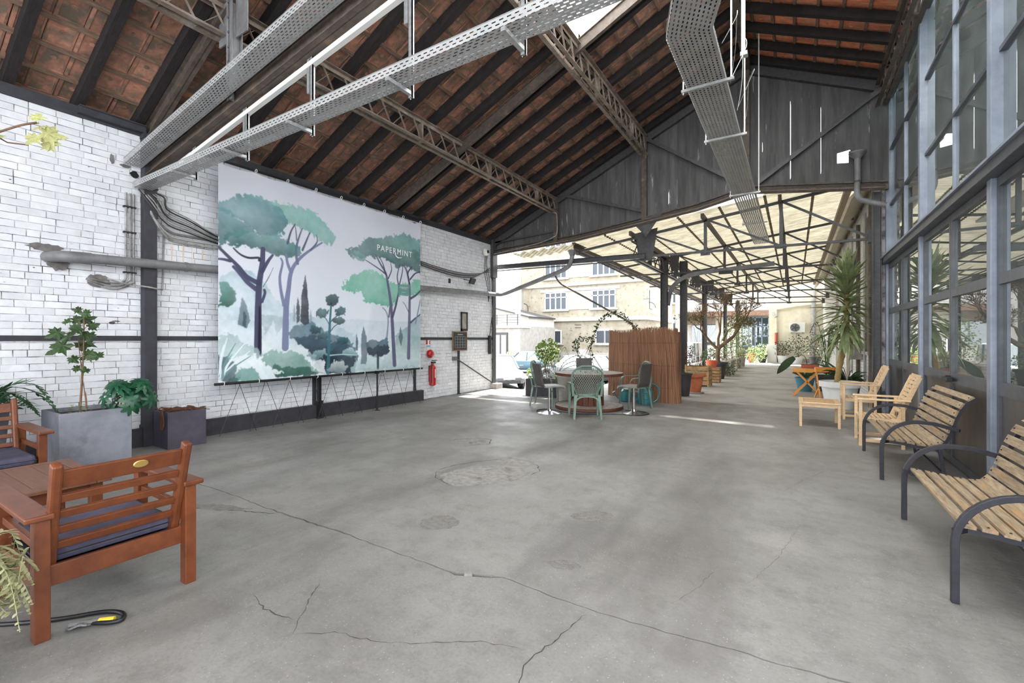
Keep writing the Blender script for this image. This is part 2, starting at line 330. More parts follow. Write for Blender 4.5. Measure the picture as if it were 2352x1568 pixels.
mb._add([(x, y - q / 2, 0) for (x, y), q in zip(jp, wd)] + [(x, y - q / 2, -.03) for (x, y), q in zip(jp, wd)], [(i, len(jp) + i, len(jp) + i + 1, i + 1) for i in range(len(jp) - 1)])
mb.build('slab', 'floor', floor)
MB().bx(-8, 6, 2.0, 2.75, -.06, -.03).build('joint_bed', 'crack', floor)
def ribbon(pts, w0, name='crack', mat='crack', seed=1, z=.0012):
    r_ = random.Random(seed); P = []
    for (x0, y0), (x1, y1) in zip(pts, pts[1:]):
        n = max(2, int(math.hypot(x1 - x0, y1 - y0) / .03))
        for i in range(n): P.append(Vector((x0 + (x1 - x0) * i / n + r_.uniform(-.008, .008), y0 + (y1 - y0) * i / n + r_.uniform(-.008, .008), z)))
    P.append(Vector((*pts[-1], z))); mb = MB(); L_, R_ = [], []
    for i, p in enumerate(P):
        t = (P[min(i + 1, len(P) - 1)] - P[max(i - 1, 0)]).normalized(); nrm = Vector((-t.y, t.x, 0)); q = w0 * r_.uniform(.25, 1) * min(1, i / 4, (len(P) - 1 - i) / 4)
        L_.append(p + nrm * q / 2); R_.append(p - nrm * q / 2)
    mb.grid([R_, L_]); return mb.build(name, mat, floor)
CR = [([(-2.18, 1.36), (-2.0, 1.5), (-1.72, 1.57), (-1.5, 1.71), (-1.36, 1.82), (-1.1, 1.9)], .006), ([(-.96, 2.35), (-1.02, 2.0), (-1.06, 1.83), (-1.02, 1.68), (-.93, 1.55), (-.84, 1.36)], .008),
      ([(-2.72, 1.48), (-2.5, 1.42), (-2.25, 1.45)], .012), ([(-3.75, 2.26), (-4.1, 2.12), (-4.5, 1.96), (-4.9, 1.88)], .015), ([(-3.48, 3.95), (-3.42, 4.25), (-3.3, 4.5), (-3.1, 4.75), (-2.9, 4.8)], .012), ([(-2.9, 4.8), (-2.6, 4.75), (-2.45, 4.55), (-2.5, 4.2), (-2.75, 3.85)], .01),
      ([(-2.95, 3.6), (-3.3, 3.75), (-3.48, 3.95)], .007), ([(-4.35, 5.2), (-4.1, 5.55), (-3.85, 5.6), (-3.7, 5.35), (-3.95, 5.05)], .012), ([(-.42, 3.3), (-.5, 2.9), (-.6, 2.65)], .004), ([(.05, 4.4), (-.1, 3.6), (-.25, 3.1)], .003), ([(-.1, 5.2), (.1, 5.8), (.35, 6.4)], .003),
      ([(-2.15, 1.36), (-2.35, 1.58), (-2.5, 1.78)], .008), ([(.75, 2.05), (.9, 2.12), (1.02, 2.1)], .01)]
for i, (p, q) in enumerate(CR): ribbon(p, q * (1.5 if 3 <= i <= 7 else .85), seed=i + 5)
def patch(pts, mat, z=.0016, seed=1, name='patch'):
    r_ = random.Random(seed); P = []
    pts = [tuple(q)[:2] for q in spline([(x_, y_, 0) for x_, y_ in pts] + [(pts[0][0], pts[0][1], 0)], 4)][:-1]; n = len(pts)
    for i in range(n):
        a, b = pts[i], pts[(i + 1) % n]; k = max(2, int(math.hypot(b[0] - a[0], b[1] - a[1]) / .05))
        for j in range(k): P.append((a[0] + (b[0] - a[0]) * j / k + r_.uniform(-.012, .012), a[1] + (b[1] - a[1]) * j / k + r_.uniform(-.012, .012), z))
    MB()._add(P, [tuple(range(len(P)))]).build(name, mat, floor)
patch([(-2.92, 3.62), (-3.3, 3.8), (-3.25, 4.15), (-3.0, 4.5), (-2.7, 4.55), (-2.5, 4.42), (-2.48, 4.15), (-2.72, 3.82)], 'patch', .0014, 2)
patch([(-3.12, 4.62), (-3.05, 4.9), (-2.8, 4.95), (-2.62, 4.72), (-2.85, 4.58)], 'patch', .0016, 4)
patch([(-4.3, 5.25), (-4.1, 5.5), (-3.85, 5.52), (-3.8, 5.3), (-4.0, 5.12)], 'patch', .0014, 5)
patch([(-2.62, 2.78), (-2.55, 2.98), (-2.35, 2.96), (-2.32, 2.8), (-2.5, 2.7)], 'patch_dark', .0014, 6)
patch([(-1.62, 3.6), (-1.45, 3.78), (-1.3, 3.72), (-1.4, 3.52), (-1.58, 3.5)], 'patch_dark', .0014, 7)
patch([(-1.45, 2.72), (-1.3, 2.82), (-1.2, 2.78), (-1.28, 2.68)], 'patch_dark', .0014, 8)
patch([(-4.05, 2.2), (-4.3, 2.02), (-4.7, 1.92), (-4.45, 2.1)], 'patch_dark', .0014, 9)
MB().box((-1.76, 2.31, .005), (.05, .03, .02), .5).build('concrete_chip', 'patch', floor)
# path under the canopy and the yard that falls away outside
path = structure('pavement', 'concrete path under the translucent canopy')
pm('path_concrete_lit', (170, 167, 161), (148, 145, 139), 1.2, .7, bump=.15, bscale=20, c3=(126, 122, 116), s3=.6, lo3=.52, hi3=.72)  # paler than the hall floor: the brighter light here is put into the colour
for k in range(7): MB().bx(-5.3, 6, 11.62 + k * 5.8 + .006, 11.62 + (k + 1) * 5.8 - .006, -.1, 0).build('slab', 'path_concrete_lit', path)
MB().bx(-5.3, 6, 11.6, 52, -.12, -.012).build('joint_bed', 'crack', path)
pm('asphalt', (112, 111, 110), (96, 95, 94), 4, .9, bump=.2)
g = MB(); g.grid([[(x, y, z) for x in (-60, -30, -9, -8.0, -5.3)] for y, z in ((-8, -.02), (11.62, -.02), (13, -.25), (15.6, -.75), (70, -.75))])
g.bx(-5.4, -5.3, 11.6, 60, -.9, -.02)
o = g.build('ground', 'asphalt'); o['kind'] = 'structure'
# ------------------------------------------------------------------ left wall: painted bricks
wl = MB().bx(-8.15, -7.807, -3, 11.5, 0, 4.42).build('wall_left', 'mortar'); wl['kind'] = 'structure'; tag(wl, 'white painted brick wall on the left of the hall')
br = random.Random(11); BR = []
row = 0; z = .01
while z < 4.36:
    y = .85 - (.12 if row % 2 else 0) + br.uniform(-.02, .02)
    while y < 11.36:
        ln = br.choice((.24, .24, .25, .23, .12)) if row % 5 else br.choice((.12, .24, .25))
        y1 = min(y + ln, 11.4)
        hidden = 3.85 < y and y1 < 7.75 and 1.08 < z < 3.85
        incol = y > 2.66 and y1 < 2.84
        inband = z + .068 > 1.475 and z < 1.545
        if not hidden and y1 - y > .05: BR.append((y, y1 - .003 - br.uniform(0, .004), z + br.uniform(-.001, .001), br.uniform(-.002, .003), br.uniform(-.6, .6)))
        y = y1
    z += .085; row += 1
def brick_into(mb, q, c=None):
    y0, y1, z0, p, tl = q; x = -7.8 + p; t = rad(tl) * .05
    vs = [(-7.83, y0, z0), (-7.83, y1, z0), (-7.83, y1, z0 + .0795), (-7.83, y0, z0 + .0795),
          (x + t * .5, y0 + .002, z0 + .002), (x - t * .5, y1 - .002, z0 + .001), (x - t * .5, y1 - .003, z0 + .078), (x + t * .5, y0 + .002, z0 + .079)]
    mb._add(vs, [(4, 5, 6, 7), (0, 1, 5, 4), (1, 2, 6, 5), (2, 3, 7, 6), (3, 0, 4, 7)])
vis = sorted([q for q in BR if in_frame((-7.8, (q[0] + q[1]) / 2, q[2]), 0)], key=lambda q: dist((-7.8, q[0], q[2])) - (q[1] - q[0]) * 6)
near = set(vis[:300])
for q in near: m_ = MB(); brick_into(m_, q); m_.build('brick', 'brick', wl)
m_ = MB()
for q in BR:
    if q not in near: brick_into(m_, q)
tag(m_.build('brickwork', 'brick', wl), kind='stuff')
MB().bx(-7.82, -7.70, 1.2, 8.31, 0, .25).build('baseboard_left', 'plate')['kind'] = 'structure'
MB().bx(-7.82, -7.775, -1, 11.4, 1.475, 1.54).build('trim_1', 'plate')['kind'] = 'structure'
wp = MB().bx(-7.95, -7.76, -3, 11.42, 4.34, 4.47).build('trim_2', 'plate'); wp['kind'] = 'structure'
MB().bx(-7.76, -7.68, 2.0, 2.7, 4.37, 4.45).bx(-7.78, -7.66, 2.0, 2.7, 4.45, 4.465).build('angle_plate', 'plate', wp)
# mortar spalls and filled chases on the wall
def blob(name, cy, cz, ry, rz_, mat, x=-7.792, seed=0, t=.008, par=wl):
    r_ = random.Random(seed); n = 22
    P = [(cy + ry * math.cos(a) * r_.uniform(.75, 1.1), cz + rz_ * math.sin(a) * r_.uniform(.7, 1.1)) for a in (2 * math.pi * i / n for i in range(n))]
    MB().prism(P, (x, 0, 0), (0, 1, 0), (0, 0, 1), (t, 0, 0)).build(name, mat, par)
blob('filler_patch', 1.72, 2.62, .17, .055, 'ash_patch', seed=1); blob('filler_patch', 1.82, 2.45, .11, .1, 'ash_patch', seed=2, t=.03)
blob('filler_patch', 2.22, 2.27, .13, .09, 'ash_patch', seed=3); blob('hole', 2.36, 3.92, .025, .07, 'ash_patch', seed=4, x=-7.797); blob('hole', 2.5, 3.87, .06, .025, 'ash_patch', seed=5, x=-7.797); blob('hole', 2.6, 3.78, .05, .05, 'black', seed=6)
blob('hole', 2.36, 1.715, .035, .02, 'crack', seed=7, x=-7.797, t=.004); blob('hole', 2.4, 1.74, .05, .008, 'crack', seed=8, x=-7.797, t=.004)
pm('rust_run', (196, 156, 116), (222, 214, 206), 4, .9, stretch=(1, 6, .5))
for k_, (yy, zz, hh) in enumerate(((3.05, 2.78, .12), (3.2, 2.72, .2), (3.32, 2.76, .14), (3.46, 2.8, .08))): MB().prism([(yy - .006, zz - hh), (yy + .004, zz - hh), (yy + .011, zz + hh * .6), (yy + .006, zz + hh), (yy - .01, zz + hh), (yy - .009, zz)], (-7.7965, 0, 0), (0, 1, 0), (0, 0, 1), (.002, 0, 0)).build('rust_run', 'rust_run', wl)
for i in range(26):
    yy, zz = R.uniform(1.3, 3.4), R.uniform(.6, 4.2)
    if 2.6 < yy < 2.9: continue
    blob('chip', yy, zz, R.uniform(.008, .03), R.uniform(.004, .01), 'mortar', seed=40 + i, x=-7.797, t=.004)
# ------------------------------------------------------------------ roof: tiles on laths on rafters
RX, RZ, SL = -.9, 7.64, .46
def ZB(x): return RZ - SL * abs(x - RX)
TH = math.atan(SL); Cn, Sn = math.cos(TH), math.sin(TH)
HOLES = [(-3.17, -1.35, 2.95, 7.25), (-.55, 1.4, 2.95, 8.25)]  # second opening: unseen skylight added on the right slope to brighten the hall
def in_hole(x, y, m=0): return any(a - m < x < b + m and c - m < y < d + m for a, b, c, d in HOLES)
ceil_ = structure('ceiling', 'underside of the old clay tiled roof')
xs = sorted({-8.6, RX, 1.75} | {h for a in HOLES for h in a[:2]}); ys = sorted({-5, 11.7} | {h for a in HOLES for h in a[2:]})
mb = MB()
for x0, x1 in zip(xs, xs[1:]):
    for y0, y1 in zip(ys, ys[1:]):
        if in_hole((x0 + x1) / 2, (y0 + y1) / 2): continue
        e = .235
        mb._add([(x0, y0, ZB(x0) + e), (x1, y0, ZB(x1) + e), (x1, y1, ZB(x1) + e), (x0, y1, ZB(x0) + e), (x0, y0, ZB(x0) + e + .02), (x1, y0, ZB(x1) + e + .02), (x1, y1, ZB(x1) + e + .02), (x0, y1, ZB(x0) + e + .02)], [(0, 3, 2, 1), (4, 5, 6, 7), (0, 1, 5, 4), (1, 2, 6, 5), (2, 3, 7, 6), (3, 0, 4, 7)])
mb.build('roof_sheet', 'roofsheet', ceil_)
def spans(a, b, cuts):
    out = [(a, b)]
    for c, d in cuts: out = [s_ for p, q in out for s_ in ((p, min(q, c)), (max(p, d), q)) if s_[1] - s_[0] > .05]
    return out
RY = [1.40 + .62 * k for k in range(-6, 17)]
for ry in RY:
    for a, b in spans(-8.15, -.95, [(h[0], h[1]) for h in HOLES if h[0] < -1 and h[2] < ry < h[3]]):
        MB().bar((a, ry, ZB(a) + .07), (b, ry, ZB(b) + .07), .1, .15).build('rafter', 'rafter', ceil_)
    for a, b in spans(-.85, 1.75, [(h[0], h[1]) for h in HOLES if h[0] > -1 and h[2] < ry < h[3]]):
        MB().bar((a, ry, ZB(a) + .07), (b, ry, ZB(b) + .07), .1, .15).build('rafter', 'rafter', ceil_)
PX = .35
def lath_row(x):
    for a, b in spans(-2.9, 11.6, [(h[2], h[3]) for h in HOLES if h[0] < x < h[1]]):
        s_ = 1 if x < RX else -1
        MB().bar((x, a, ZB(x) + .158), (x, b, ZB(x) + .158), .05, .03, (-Sn * s_, 0, Cn)).build('lath', 'lath', ceil_)
LX = [-7.97 + PX * k for k in range(20)]; RXs = [-.7 + PX * k for k in range(7)]
for x in LX + RXs: lath_row(x)
TW, TL = .262, .4
def tile_mesh():
    m_ = MB(); m_.box((0, 0, .004), (TL, TW - .006, .012))
    m_.box((0, -TW / 2 + .022, -.006), (TL - .02, .03, .014)); m_.box((0, TW / 2 - .016, -.003), (TL - .02, .016, .01))
    m_.box((-TL / 2 + .02, 0, -.006), (.03, TW - .01, .016)); m_.lathe([(.03, -.016), (.024, -.004)], (.03, 0, .004), 6, True, False)
    return m_
tm = tile_mesh().mesh('tile', 'tile')
T = []
tr_ = random.Random(5)
for side, xsr in ((1, LX), (-1, RXs)):
    for x in xsr:
        y = (.35 if side == 1 else 5.5) + tr_.uniform(0, .05)
        while y < 11.45:
            xc = x + side * PX / 2
            if not in_hole(xc, y, .08): T.append((xc, y + tr_.uniform(-.004, .004), ZB(xc) + .185 + tr_.uniform(-.003, .004), side, tr_.uniform(-.012, .012), tr_.uniform(-.02, .02)))
            y += TW
vis = sorted([t for t in T if in_frame(t, 0)], key=dist); near = set(vis[:300])
rest = MB(); rest2 = MB(); base = tile_mesh(); tm2 = tile_mesh().mesh('tile', 'tile_clean')
for t in T:
    e = (t[5] * .3, (-TH if t[3] == 1 else TH - math.pi) + t[4], 0)
    if t[3] == -1: e = (t[5] * .3, TH + t[4], math.pi); 
    if t[3] == -1: e = (0, -TH + t[4], math.pi)
    if t in near: inst('tile', tm if t[3] == 1 else tm2, ceil_, t[:3], e)
    else:
        from mathutils import Euler
        mt = Euler(e).to_matrix(); (rest if t[3] == 1 else rest2)._add([mt @ Vector(v) + Vector(t[:3]) for v in base.v], base.f)
tag(rest.build('roof_tiling', 'tile', ceil_), kind='stuff'); tag(rest2.build('roof_tiling', 'tile_clean', ceil_), kind='stuff') if rest2.v else None
MB().bx(RX - .07, RX + .07, -2.9, 11.55, ZB(RX) - .16, ZB(RX) + .1).build('ridge_beam', 'steel_brown', ceil_)
# skylights, the right-slope one added for light: upstand boards and a pane each
pm('upstand', (236, 233, 228), (208, 204, 198), 6, .8)
for k, (a, b, c, d) in enumerate(HOLES):
    wn = structure('window_%d' % (k + 1), 'roof skylight with pale board upstands, right-slope one added for light')
    s_ = 1 if a < RX - .4 and b < RX else -1
    def zz(x): return ZB(x)
    for (p, q) in (((a, c), (b, c)), ((a, d), (b, d))):
        MB().bar((p[0], p[1], ZB(p[0]) + .2), (q[0], q[1], ZB(q[0]) + .2), .03, .42).build('upstand', 'upstand', wn)
    for x in (a, b): MB().bx(x - .015, x + .015, c, d, ZB(x) - .02, ZB(x) + .42).build('upstand', 'upstand', wn)
    n = 3
    for i in range(n):
        y0, y1 = c + (d - c) * i / n, c + (d - c) * (i + 1) / n
        MB().bar((a, (y0 + y1) / 2, ZB(a) + .42), (b, (y0 + y1) / 2, ZB(b) + .42), y1 - y0 + .02, .008).build('pane', 'frosted_glass', wn)
        if i: MB().bar((a, y0, ZB(a) + .42), (b, y0, ZB(b) + .42), .035, .04).build('glazing_bar', 'upstand', wn)
# ------------------------------------------------------------------ steel of the hall
def ibeam(mb, p, q, w, h, up=(0, 0, 1), t=.012):
    p, q = Vector(p), Vector(q); x, y, z = basis(q - p, up)
    mb.bar(p, q, t, h, up); mb.bar(p + y * (h / 2 - t / 2), q + y * (h / 2 - t / 2), w, t, up); mb.bar(p - y * (h / 2 - t / 2), q - y * (h / 2 - t / 2), w, t, up); return mb
def frame_truss(y, label, full):
    t = thing('roof_truss', label, 'truss', (-7.7, y, 0))
    ibeam(MB(), (-7.75, y, ZB(-7.75) - .1), (-.95, y, ZB(-.95) - .1), .1 if full else .07, .2).build('principal_rafter', 'steel_brown', t, world=True)
    ibeam(MB(), (-.85, y, ZB(-.85) - .1), (1.5, y, ZB(1.5) - .1), .1, .2).build('principal_rafter', 'steel_brown', t, world=True)
    if not full: return t
    ch = lambda x: 3.87 + .15 * (x + 7.75)
    mb = ibeam(MB(), (-7.7, y, ch(-7.7)), (-.9, y, ch(-.9)), .13, .2); mb.build('bottom_chord', 'steel_brown', t, world=True)
    ibeam(MB(), (-.9, y, ch(-.9)), (1.5, y, ch(-.9) - .3), .13, .2).build('bottom_chord', 'steel_brown', t, world=True)
    for x in (-5.45, -3.2):
        po = ibeam(MB(), (x, y, ch(x)), (x, y, ZB(x) - .1), .12, .12, (0, 1, 0)).build('post', 'steel_grey', t, world=True)
        for dx, side in ((-.2, 0), (.17, 0)):
            MB().bx(x + dx - .12, x + dx + .12, y - .012, y + .002, ZB(x) - .62, ZB(x) - .05).build('gusset_plate', 'steel_grey', t, world=True)
        for i in range(6):
            MB().lathe([(.013, 0), (.013, .008), (.008, .014)], (0, 0, 0), 8).build('rivet', 'steel_dark', po).matrix_local = Matrix.Translation(Vector((x + .0 - t.location.x, -.062, ch(x) + .25 + i * .17))) @ Matrix.Rotation(rad(90), 4, 'X')
    MB().bar((-7.65, y, 4.37), (-6.0, y, 4.5), .012, .07).build('strut', 'steel_brown', t, world=True)
    return t
frame_truss(2.75, 'brown riveted steel roof truss rising from the column beside the banner', True)
frame_truss(7.22, 'plain steel principal rafter crossing the tiled roof at mid hall', False)
def col_I(name, label, x, y, z0, z1, w, h, mat='steel_dark'):
    t = thing(name, label, 'column', (x, y, z0))
    ibeam(MB(), (0, 0, 0), (0, 0, z1 - z0), w, h, (1, 0, 0)).build('shaft', mat, t)
    MB().box((0, 0, .012), (h + .06, w + .06, .024)).build('base_plate', mat, t); MB().box((0, 0, z1 - z0 - .35), (h + .02, w + .02, .012)).build('splice_plate', mat, t)
    return t
t = thing('steel_column', 'dark steel column set into white brick wall behind the planters', 'column', (-7.74, 2.75, 0))
MB().bx(-.08, .07, -.075, .075, 0, 4.36).build('shaft', 'plate', t, bevel=.004); MB().bx(-.09, .085, -.09, .09, .0, .3).build('base_casing', 'plate', t, bevel=.004); MB().bx(-.09, .08, -.085, .085, 3.6, 3.62).bx(-.09, .08, -.085, .085, 4.3, 4.36).build('cap_plate', 'plate', t)
for y, z0, z1, lab in ((5.38, .12, 4.2, 'thin dark steel upright behind the middle of the banner'), (8.08, .12, 4.3, 'thin dark steel upright at the far edge of the banner'), (9.77, 0, 1.47, 'thin dark steel upright under the chalkboard')):
    t = thing('steel_upright', lab, 'post', (-7.79, y, z0)); MB().bx(-.02, .03, -.03, .03, 0, z1 - z0).build('shaft', 'plate', t, bevel=.003); MB().bx(-.025, .05, -.05, .05, 0, .02).build('foot_plate', 'plate', t)
def lattice(name, label, x, zb, zt, y0, y1, pitch=.36, mat='lattice'):
    t = thing(name, label, 'girder', (x, y0, zb))
    for z_, nm in ((zb, 'bottom_chord'), (zt, 'top_chord')):
        m_ = MB(); s_ = 1 if z_ == zb else -1
        for dx in (-.07, .07):
            m_.bx(x + dx - .035, x + dx + .035, y0, y1, z_ - .004, z_ + .004); m_.bx(x + dx * .55 - .004, x + dx * .55 + .004, y0, y1, min(z_, z_ + s_ * .06), max(z_, z_ + s_ * .06))
        m_.build(nm, mat, t, world=True)
    n = int((y1 - y0) / pitch); p = (y1 - y0) / n
    for i in range(n):
        a, b = y0 + i * p, y0 + (i + 1) * p
        MB().bar((x - .03, a, zb), (x - .03, b, zt), .008, .03, (1, 0, 0)).build('web_bar', mat, t, world=True)
        MB().bar((x + .03, b, zb), (x + .03, a + p * .35, zt), .008, .03, (1, 0, 0)).build('web_bar', mat, t, world=True)
        if i % 6 == 3: MB().bx(x - .05, x + .05, a - .02, a + .02, zb, zt).build('web_post', mat, t, world=True)
    return t
lattice('lattice_girder', 'long rusty lattice purlin under the tiles above the banner', -5.7, 5.02, 5.41, -1.5, 11.48)
lattice('lattice_girder', 'rusty lattice purlin running past the skylight corner', -3.2, 6.1, 6.54, -1.5, 11.48)
lattice('lattice_girder', 'dark lattice purlin above the tall glazing', 1.46, 6.1, 6.51, 3, 11.48, mat='steel_brown')
# ------------------------------------------------------------------ cable trays
def tray(name, label, path, wdt, side, mat, gap=None):
    t = thing(name, label, 'cable tray', path[0])
    P = [Vector(p) for p in path]; prof = [(-wdt / 2, side), (-wdt / 2, 0), (wdt / 2, 0), (wdt / 2, side)]
    vl = [0]
    for a, b in zip(prof, prof[1:]): vl.append(vl[-1] + math.hypot(b[0] - a[0], b[1] - a[1]))
    s_ = 0; rows = []; us = []
    for i, p in enumerate(P):
        tt = (P[min(i + 1, len(P) - 1)] - P[max(i - 1, 0)]).normalized(); x = tt.cross(Vector((0, 0, 1))).normalized(); y = x.cross(tt)
        if i: s_ += (p - P[i - 1]).length
        rows.append([p + x * a + y * b - P[0] for a, b in prof]); us.append(s_)
    me = bpy.data.meshes.new('channel'); vs = []; fs = []; uv = []
    for i in range(len(P) - 1):
        for j in range(3):
            k = len(vs); vs += [tuple(rows[i][j]), tuple(rows[i][j + 1]), tuple(rows[i + 1][j + 1]), tuple(rows[i + 1][j])]; fs.append((k, k + 1, k + 2, k + 3))
            uv += [(us[i], vl[j]), (us[i], vl[j + 1]), (us[i + 1], vl[j + 1]), (us[i + 1], vl[j])]
    me.from_pydata(vs, [], fs); l = me.uv_layers.new(name='UVMap'); l.data.foreach_set('uv', [c for q in uv for c in q]); me.materials.append(M[mat])
    o = bpy.data.objects.new('channel', me); COL.objects.link(o); o.parent = t
    for e in (-wdt / 2, wdt / 2):
        MB().tube([p + (P[1] - P[0]).normalized().cross(Vector((0, 0, 1))).normalized() * e + Vector((0, 0, side)) - P[0] for p in P], .004, 5).build('rolled_edge', 'galva', t)
    return t
ty = 2.68
t2 = tray('cable_tray', 'slotted grey cable tray crossing the hall, the lower of the two', [(-7.72, ty - .02, 3.58), (-1.0, ty - .02, 3.6), (1.4, ty - .02, 3.6)], .2, .075, 'tray')
ch = lambda x: 3.87 + .15 * (x + 7.75)
t1 = tray('cable_tray', 'slotted grey cable tray climbing along the steel truss, above the other', [(-7.72, 2.56, ch(-7.72) + .0), (-1.0, 2.56, ch(-1.0) + .0)], .2, .075, 'tray')
tl = thing('tube_light', 'long pale fluorescent tube batten fixed under the steel truss', 'light', (-6.9, 2.78, 3.85))
MB().bar((-6.95, 2.82, ch(-6.95) - .16), (-1.2, 2.82, ch(-1.2) - .16), .05, .05).build('batten', 'white_metal', tl, world=True)
for i, x in enumerate((-6.5, -5.3, -4.1, -2.75, -1.65)):
    h = thing('tray_hanger', 'slotted steel hanger carrying the lower cable tray, number %s out from the wall' % ('first', 'second', 'third', 'fourth', 'fifth')[i], 'bracket', (x, ty, 3.55))
    h['label'] = 'slotted steel hanger on lower cable tray, %s from the brick wall' % ('first', 'second', 'third', 'fourth', 'fifth')[i]
    MB().bx(x - .02, x + .02, ty + .12, ty + .135, 3.53, ch(x) - .1).bx(x - .02, x - .016, ty + .12, ty + .15, 3.53, ch(x) - .1).bx(x + .016, x + .02, ty + .12, ty + .15, 3.53, ch(x) - .1).build('rail', 'galva', h, world=True)
    MB().bar((x, ty - .14, 3.565), (x, ty + .15, 3.565), .035, .03).build('arm', 'galva', h, world=True)
    MB().bx(x - .07, x - .03, ty + .12, ty + .14, ch(x) - .45, ch(x) - .1).build('side_rail', 'galva', h, world=True)
TX = -.87
t3 = tray('cable_tray', 'wide perforated cable tray running away under the gable into the canopy', [(-.1, 2.6, 4.62), (-.55, 3.75, 4.5), (-.86, 4.6, 4.42), (TX, 7, 4.42), (TX, 10, 4.42), (TX, 13, 4.42), (-.85, 15.9, 4.42)], .42, .06, 'tray_wide')
for i, y in enumerate((5.6, 7.2, 10.2, 12.9)):
    h = thing('tray_bracket', 'metal cross bracket under the wide cable tray, %s from the near end' % ('first', 'second', 'third', 'fourth')[i], 'bracket', (TX, y, 4.38))
    MB().bx(TX - .26, TX + .3, y - .02, y + .02, 4.385, 4.415).build('cross_bar', 'galva', h, world=True)
    if y < 11:
        MB().tube([(TX + .27, y, 4.4), (TX + .27, y, ZB(TX + .27) + .1)], .009, 6).build('rod', 'white_metal', h, world=True)
    MB().tube([(TX - .24, y, 4.36), (TX - .24, y, 4.5 if y > 11 else 4.52)], .008, 6).build('rod', 'white_metal', h, world=True)
t = thing('white_conduit', 'white vertical conduit hanging from the ridge beside the wide tray', 'pipe', (-.58, 7.0, 4.5)); MB().tube([(-.55, 6.4, 5.1), (-.55, 6.4, 7.5)], .022, 10).build('tube', 'white_metal', t, world=True, smooth=40)
MB().bx(-.58, -.5, 6.36, 6.44, 5.05, 5.1).build('end_clip', 'galva', t, world=True)
c = thing('loose_wires', 'loose pale wires hanging beside the wide cable tray', 'wire', (-.6, 6.0, 4.5))
for k_ in range(3):
    y_ = 5.0 + .75 * k_; MB().tube(spline([(-.62, y_, 4.47), (-.5 + .03 * k_, y_ + .1, 4.75 + .1 * (k_ % 3)), (-.52, y_ + .35, 4.95 + .12 * (k_ % 2)), (-.56, y_ + .6, 4.7), (-.63, y_ + .8, 4.46)], 5), .003, 5).build('wire', ('cable_grey', 'white_metal')[k_ % 2], c, world=True, smooth=60)
# ------------------------------------------------------------------ gable wall of vertical boards
GBX = [(-7.95, 4.05), (-5, 4.2), (-1.97, 4.55), (-.9, 4.78), (1.56, 4.45)]
def GB(x):
    for (a, za), (b, zb) in zip(GBX, GBX[1:]):
        if x <= b: return za + (zb - za) * (x - a) / (b - a)
    return GBX[-1][1]
wb = structure('wall_back', 'dark weathered board gable wall at the end of the hall')
SLITS = [(-.08, 4.95, 6.67, .011), (.467, 4.96, 6.42, .008), (-.61, 5.65, 5.9, .008), (-2.436, 4.75, 5.46, .009), (-2.64, 4.8, 5.17, .008), (-3.486, 4.6, 5.55, .009), (-4.0, 4.32, 4.75, .008), (-6.33, 4.25, 5.12, .01), (-6.1, 4.3, 4.7, .008), (-5.2, 4.3, 4.6, .01), (.75, 5.2, 5.6, .006)]
edges = sorted([s_[0] for s_ in SLITS] + [-7.95, 1.56]); E2 = [edges[0]]
for e in edges[1:]:
    n = max(1, round((e - E2[-1]) / .25)); a = E2[-1]
    for i in range(1, n + 1): E2.append(a + (e - a) * i / n)
gr = random.Random(9)
for a, b in zip(E2, E2[1:]):
    a2, b2 = a, b + (0 if any(abs(s_[0] - b) < 1e-6 for s_ in SLITS) else .02); yb = 11.55 + gr.uniform(-.003, .003) + .013 * (len(wb.children) % 2)
    sl = next((s_ for s_ in SLITS if abs(s_[0] - a) < 1e-6), None)
    left = [(a2, GB(a2))] if sl is None else [(a2, GB(a2)), (a2, max(sl[1], GB(a2) + .01)), (a2 + sl[3], max(sl[1], GB(a2)) + .05), (a2 + sl[3] * .8, sl[2] - .1), (a2, sl[2])]
    top = [(a2, ZB(a2) + .16)] + ([(RX, ZB(RX) + .16)] if a2 < RX < b2 else []) + [(b2, ZB(b2) + .16)]
    poly = left + top + [(b2, GB(b2))]
    if a2 < 1.0 < b2:   # broken board around the drain hole
        h0, h1 = 5.13, 5.34
        MB().prism([(a2, GB(a2)), (a2, h0), (b2, h0 - .04), (b2, GB(b2))], (0, yb, 0), (1, 0, 0), (0, 0, 1), (0, .025, 0)).build('board', 'board', wb)
        MB().prism([(a2, h1), (a2, ZB(a2) + .16), (b2, ZB(b2) + .16), (b2, h1 - .06), (b2 - .05, h1 - .02), (b2 - .08, h1 + .03)], (0, yb, 0), (1, 0, 0), (0, 0, 1), (0, .025, 0)).build('board', 'board', wb)
        MB().bx(b2 - .1, b2, yb, yb + .025, h0 - .04, h1).build('board', 'board', wb)
    else: MB().prism(poly, (0, yb, 0), (1, 0, 0), (0, 0, 1), (0, .025, 0)).build('board', 'board', wb)
gy = 11.48
def gbar(name, p, q, w_, h_, mat='steel_brown', y=gy): return MB().bar((p[0], y, p[1]), (q[0], y, q[1]), w_, h_, (0, 0, 1) if abs(q[0] - p[0]) > .1 else (1, 0, 0)).build(name, mat, wb)
for (xa, za), (xb, zb_) in zip(GBX, GBX[1:]):
    gbar('bottom_beam', (xa, za + .03), (xb, zb_ + .03), .1, .1, 'steel_brown')
    gbar('bottom_rail', (xa, za + .14), (xb, zb_ + .14), .05, .03, 'steel_brown', gy - .02)
gbar('edge_rafter', (-8, ZB(-8) - .08), (RX, ZB(RX) - .08), .1, .2, 'steel_dark'); gbar('edge_rafter', (RX, ZB(RX) - .08), (1.6, ZB(1.6) - .08), .1, .2, 'steel_dark')
for x in (-5.66, -3.2): gbar('post', (x, GB(x)), (x, ZB(x) - .1), .1, .12, 'steel_brown', gy - .02)
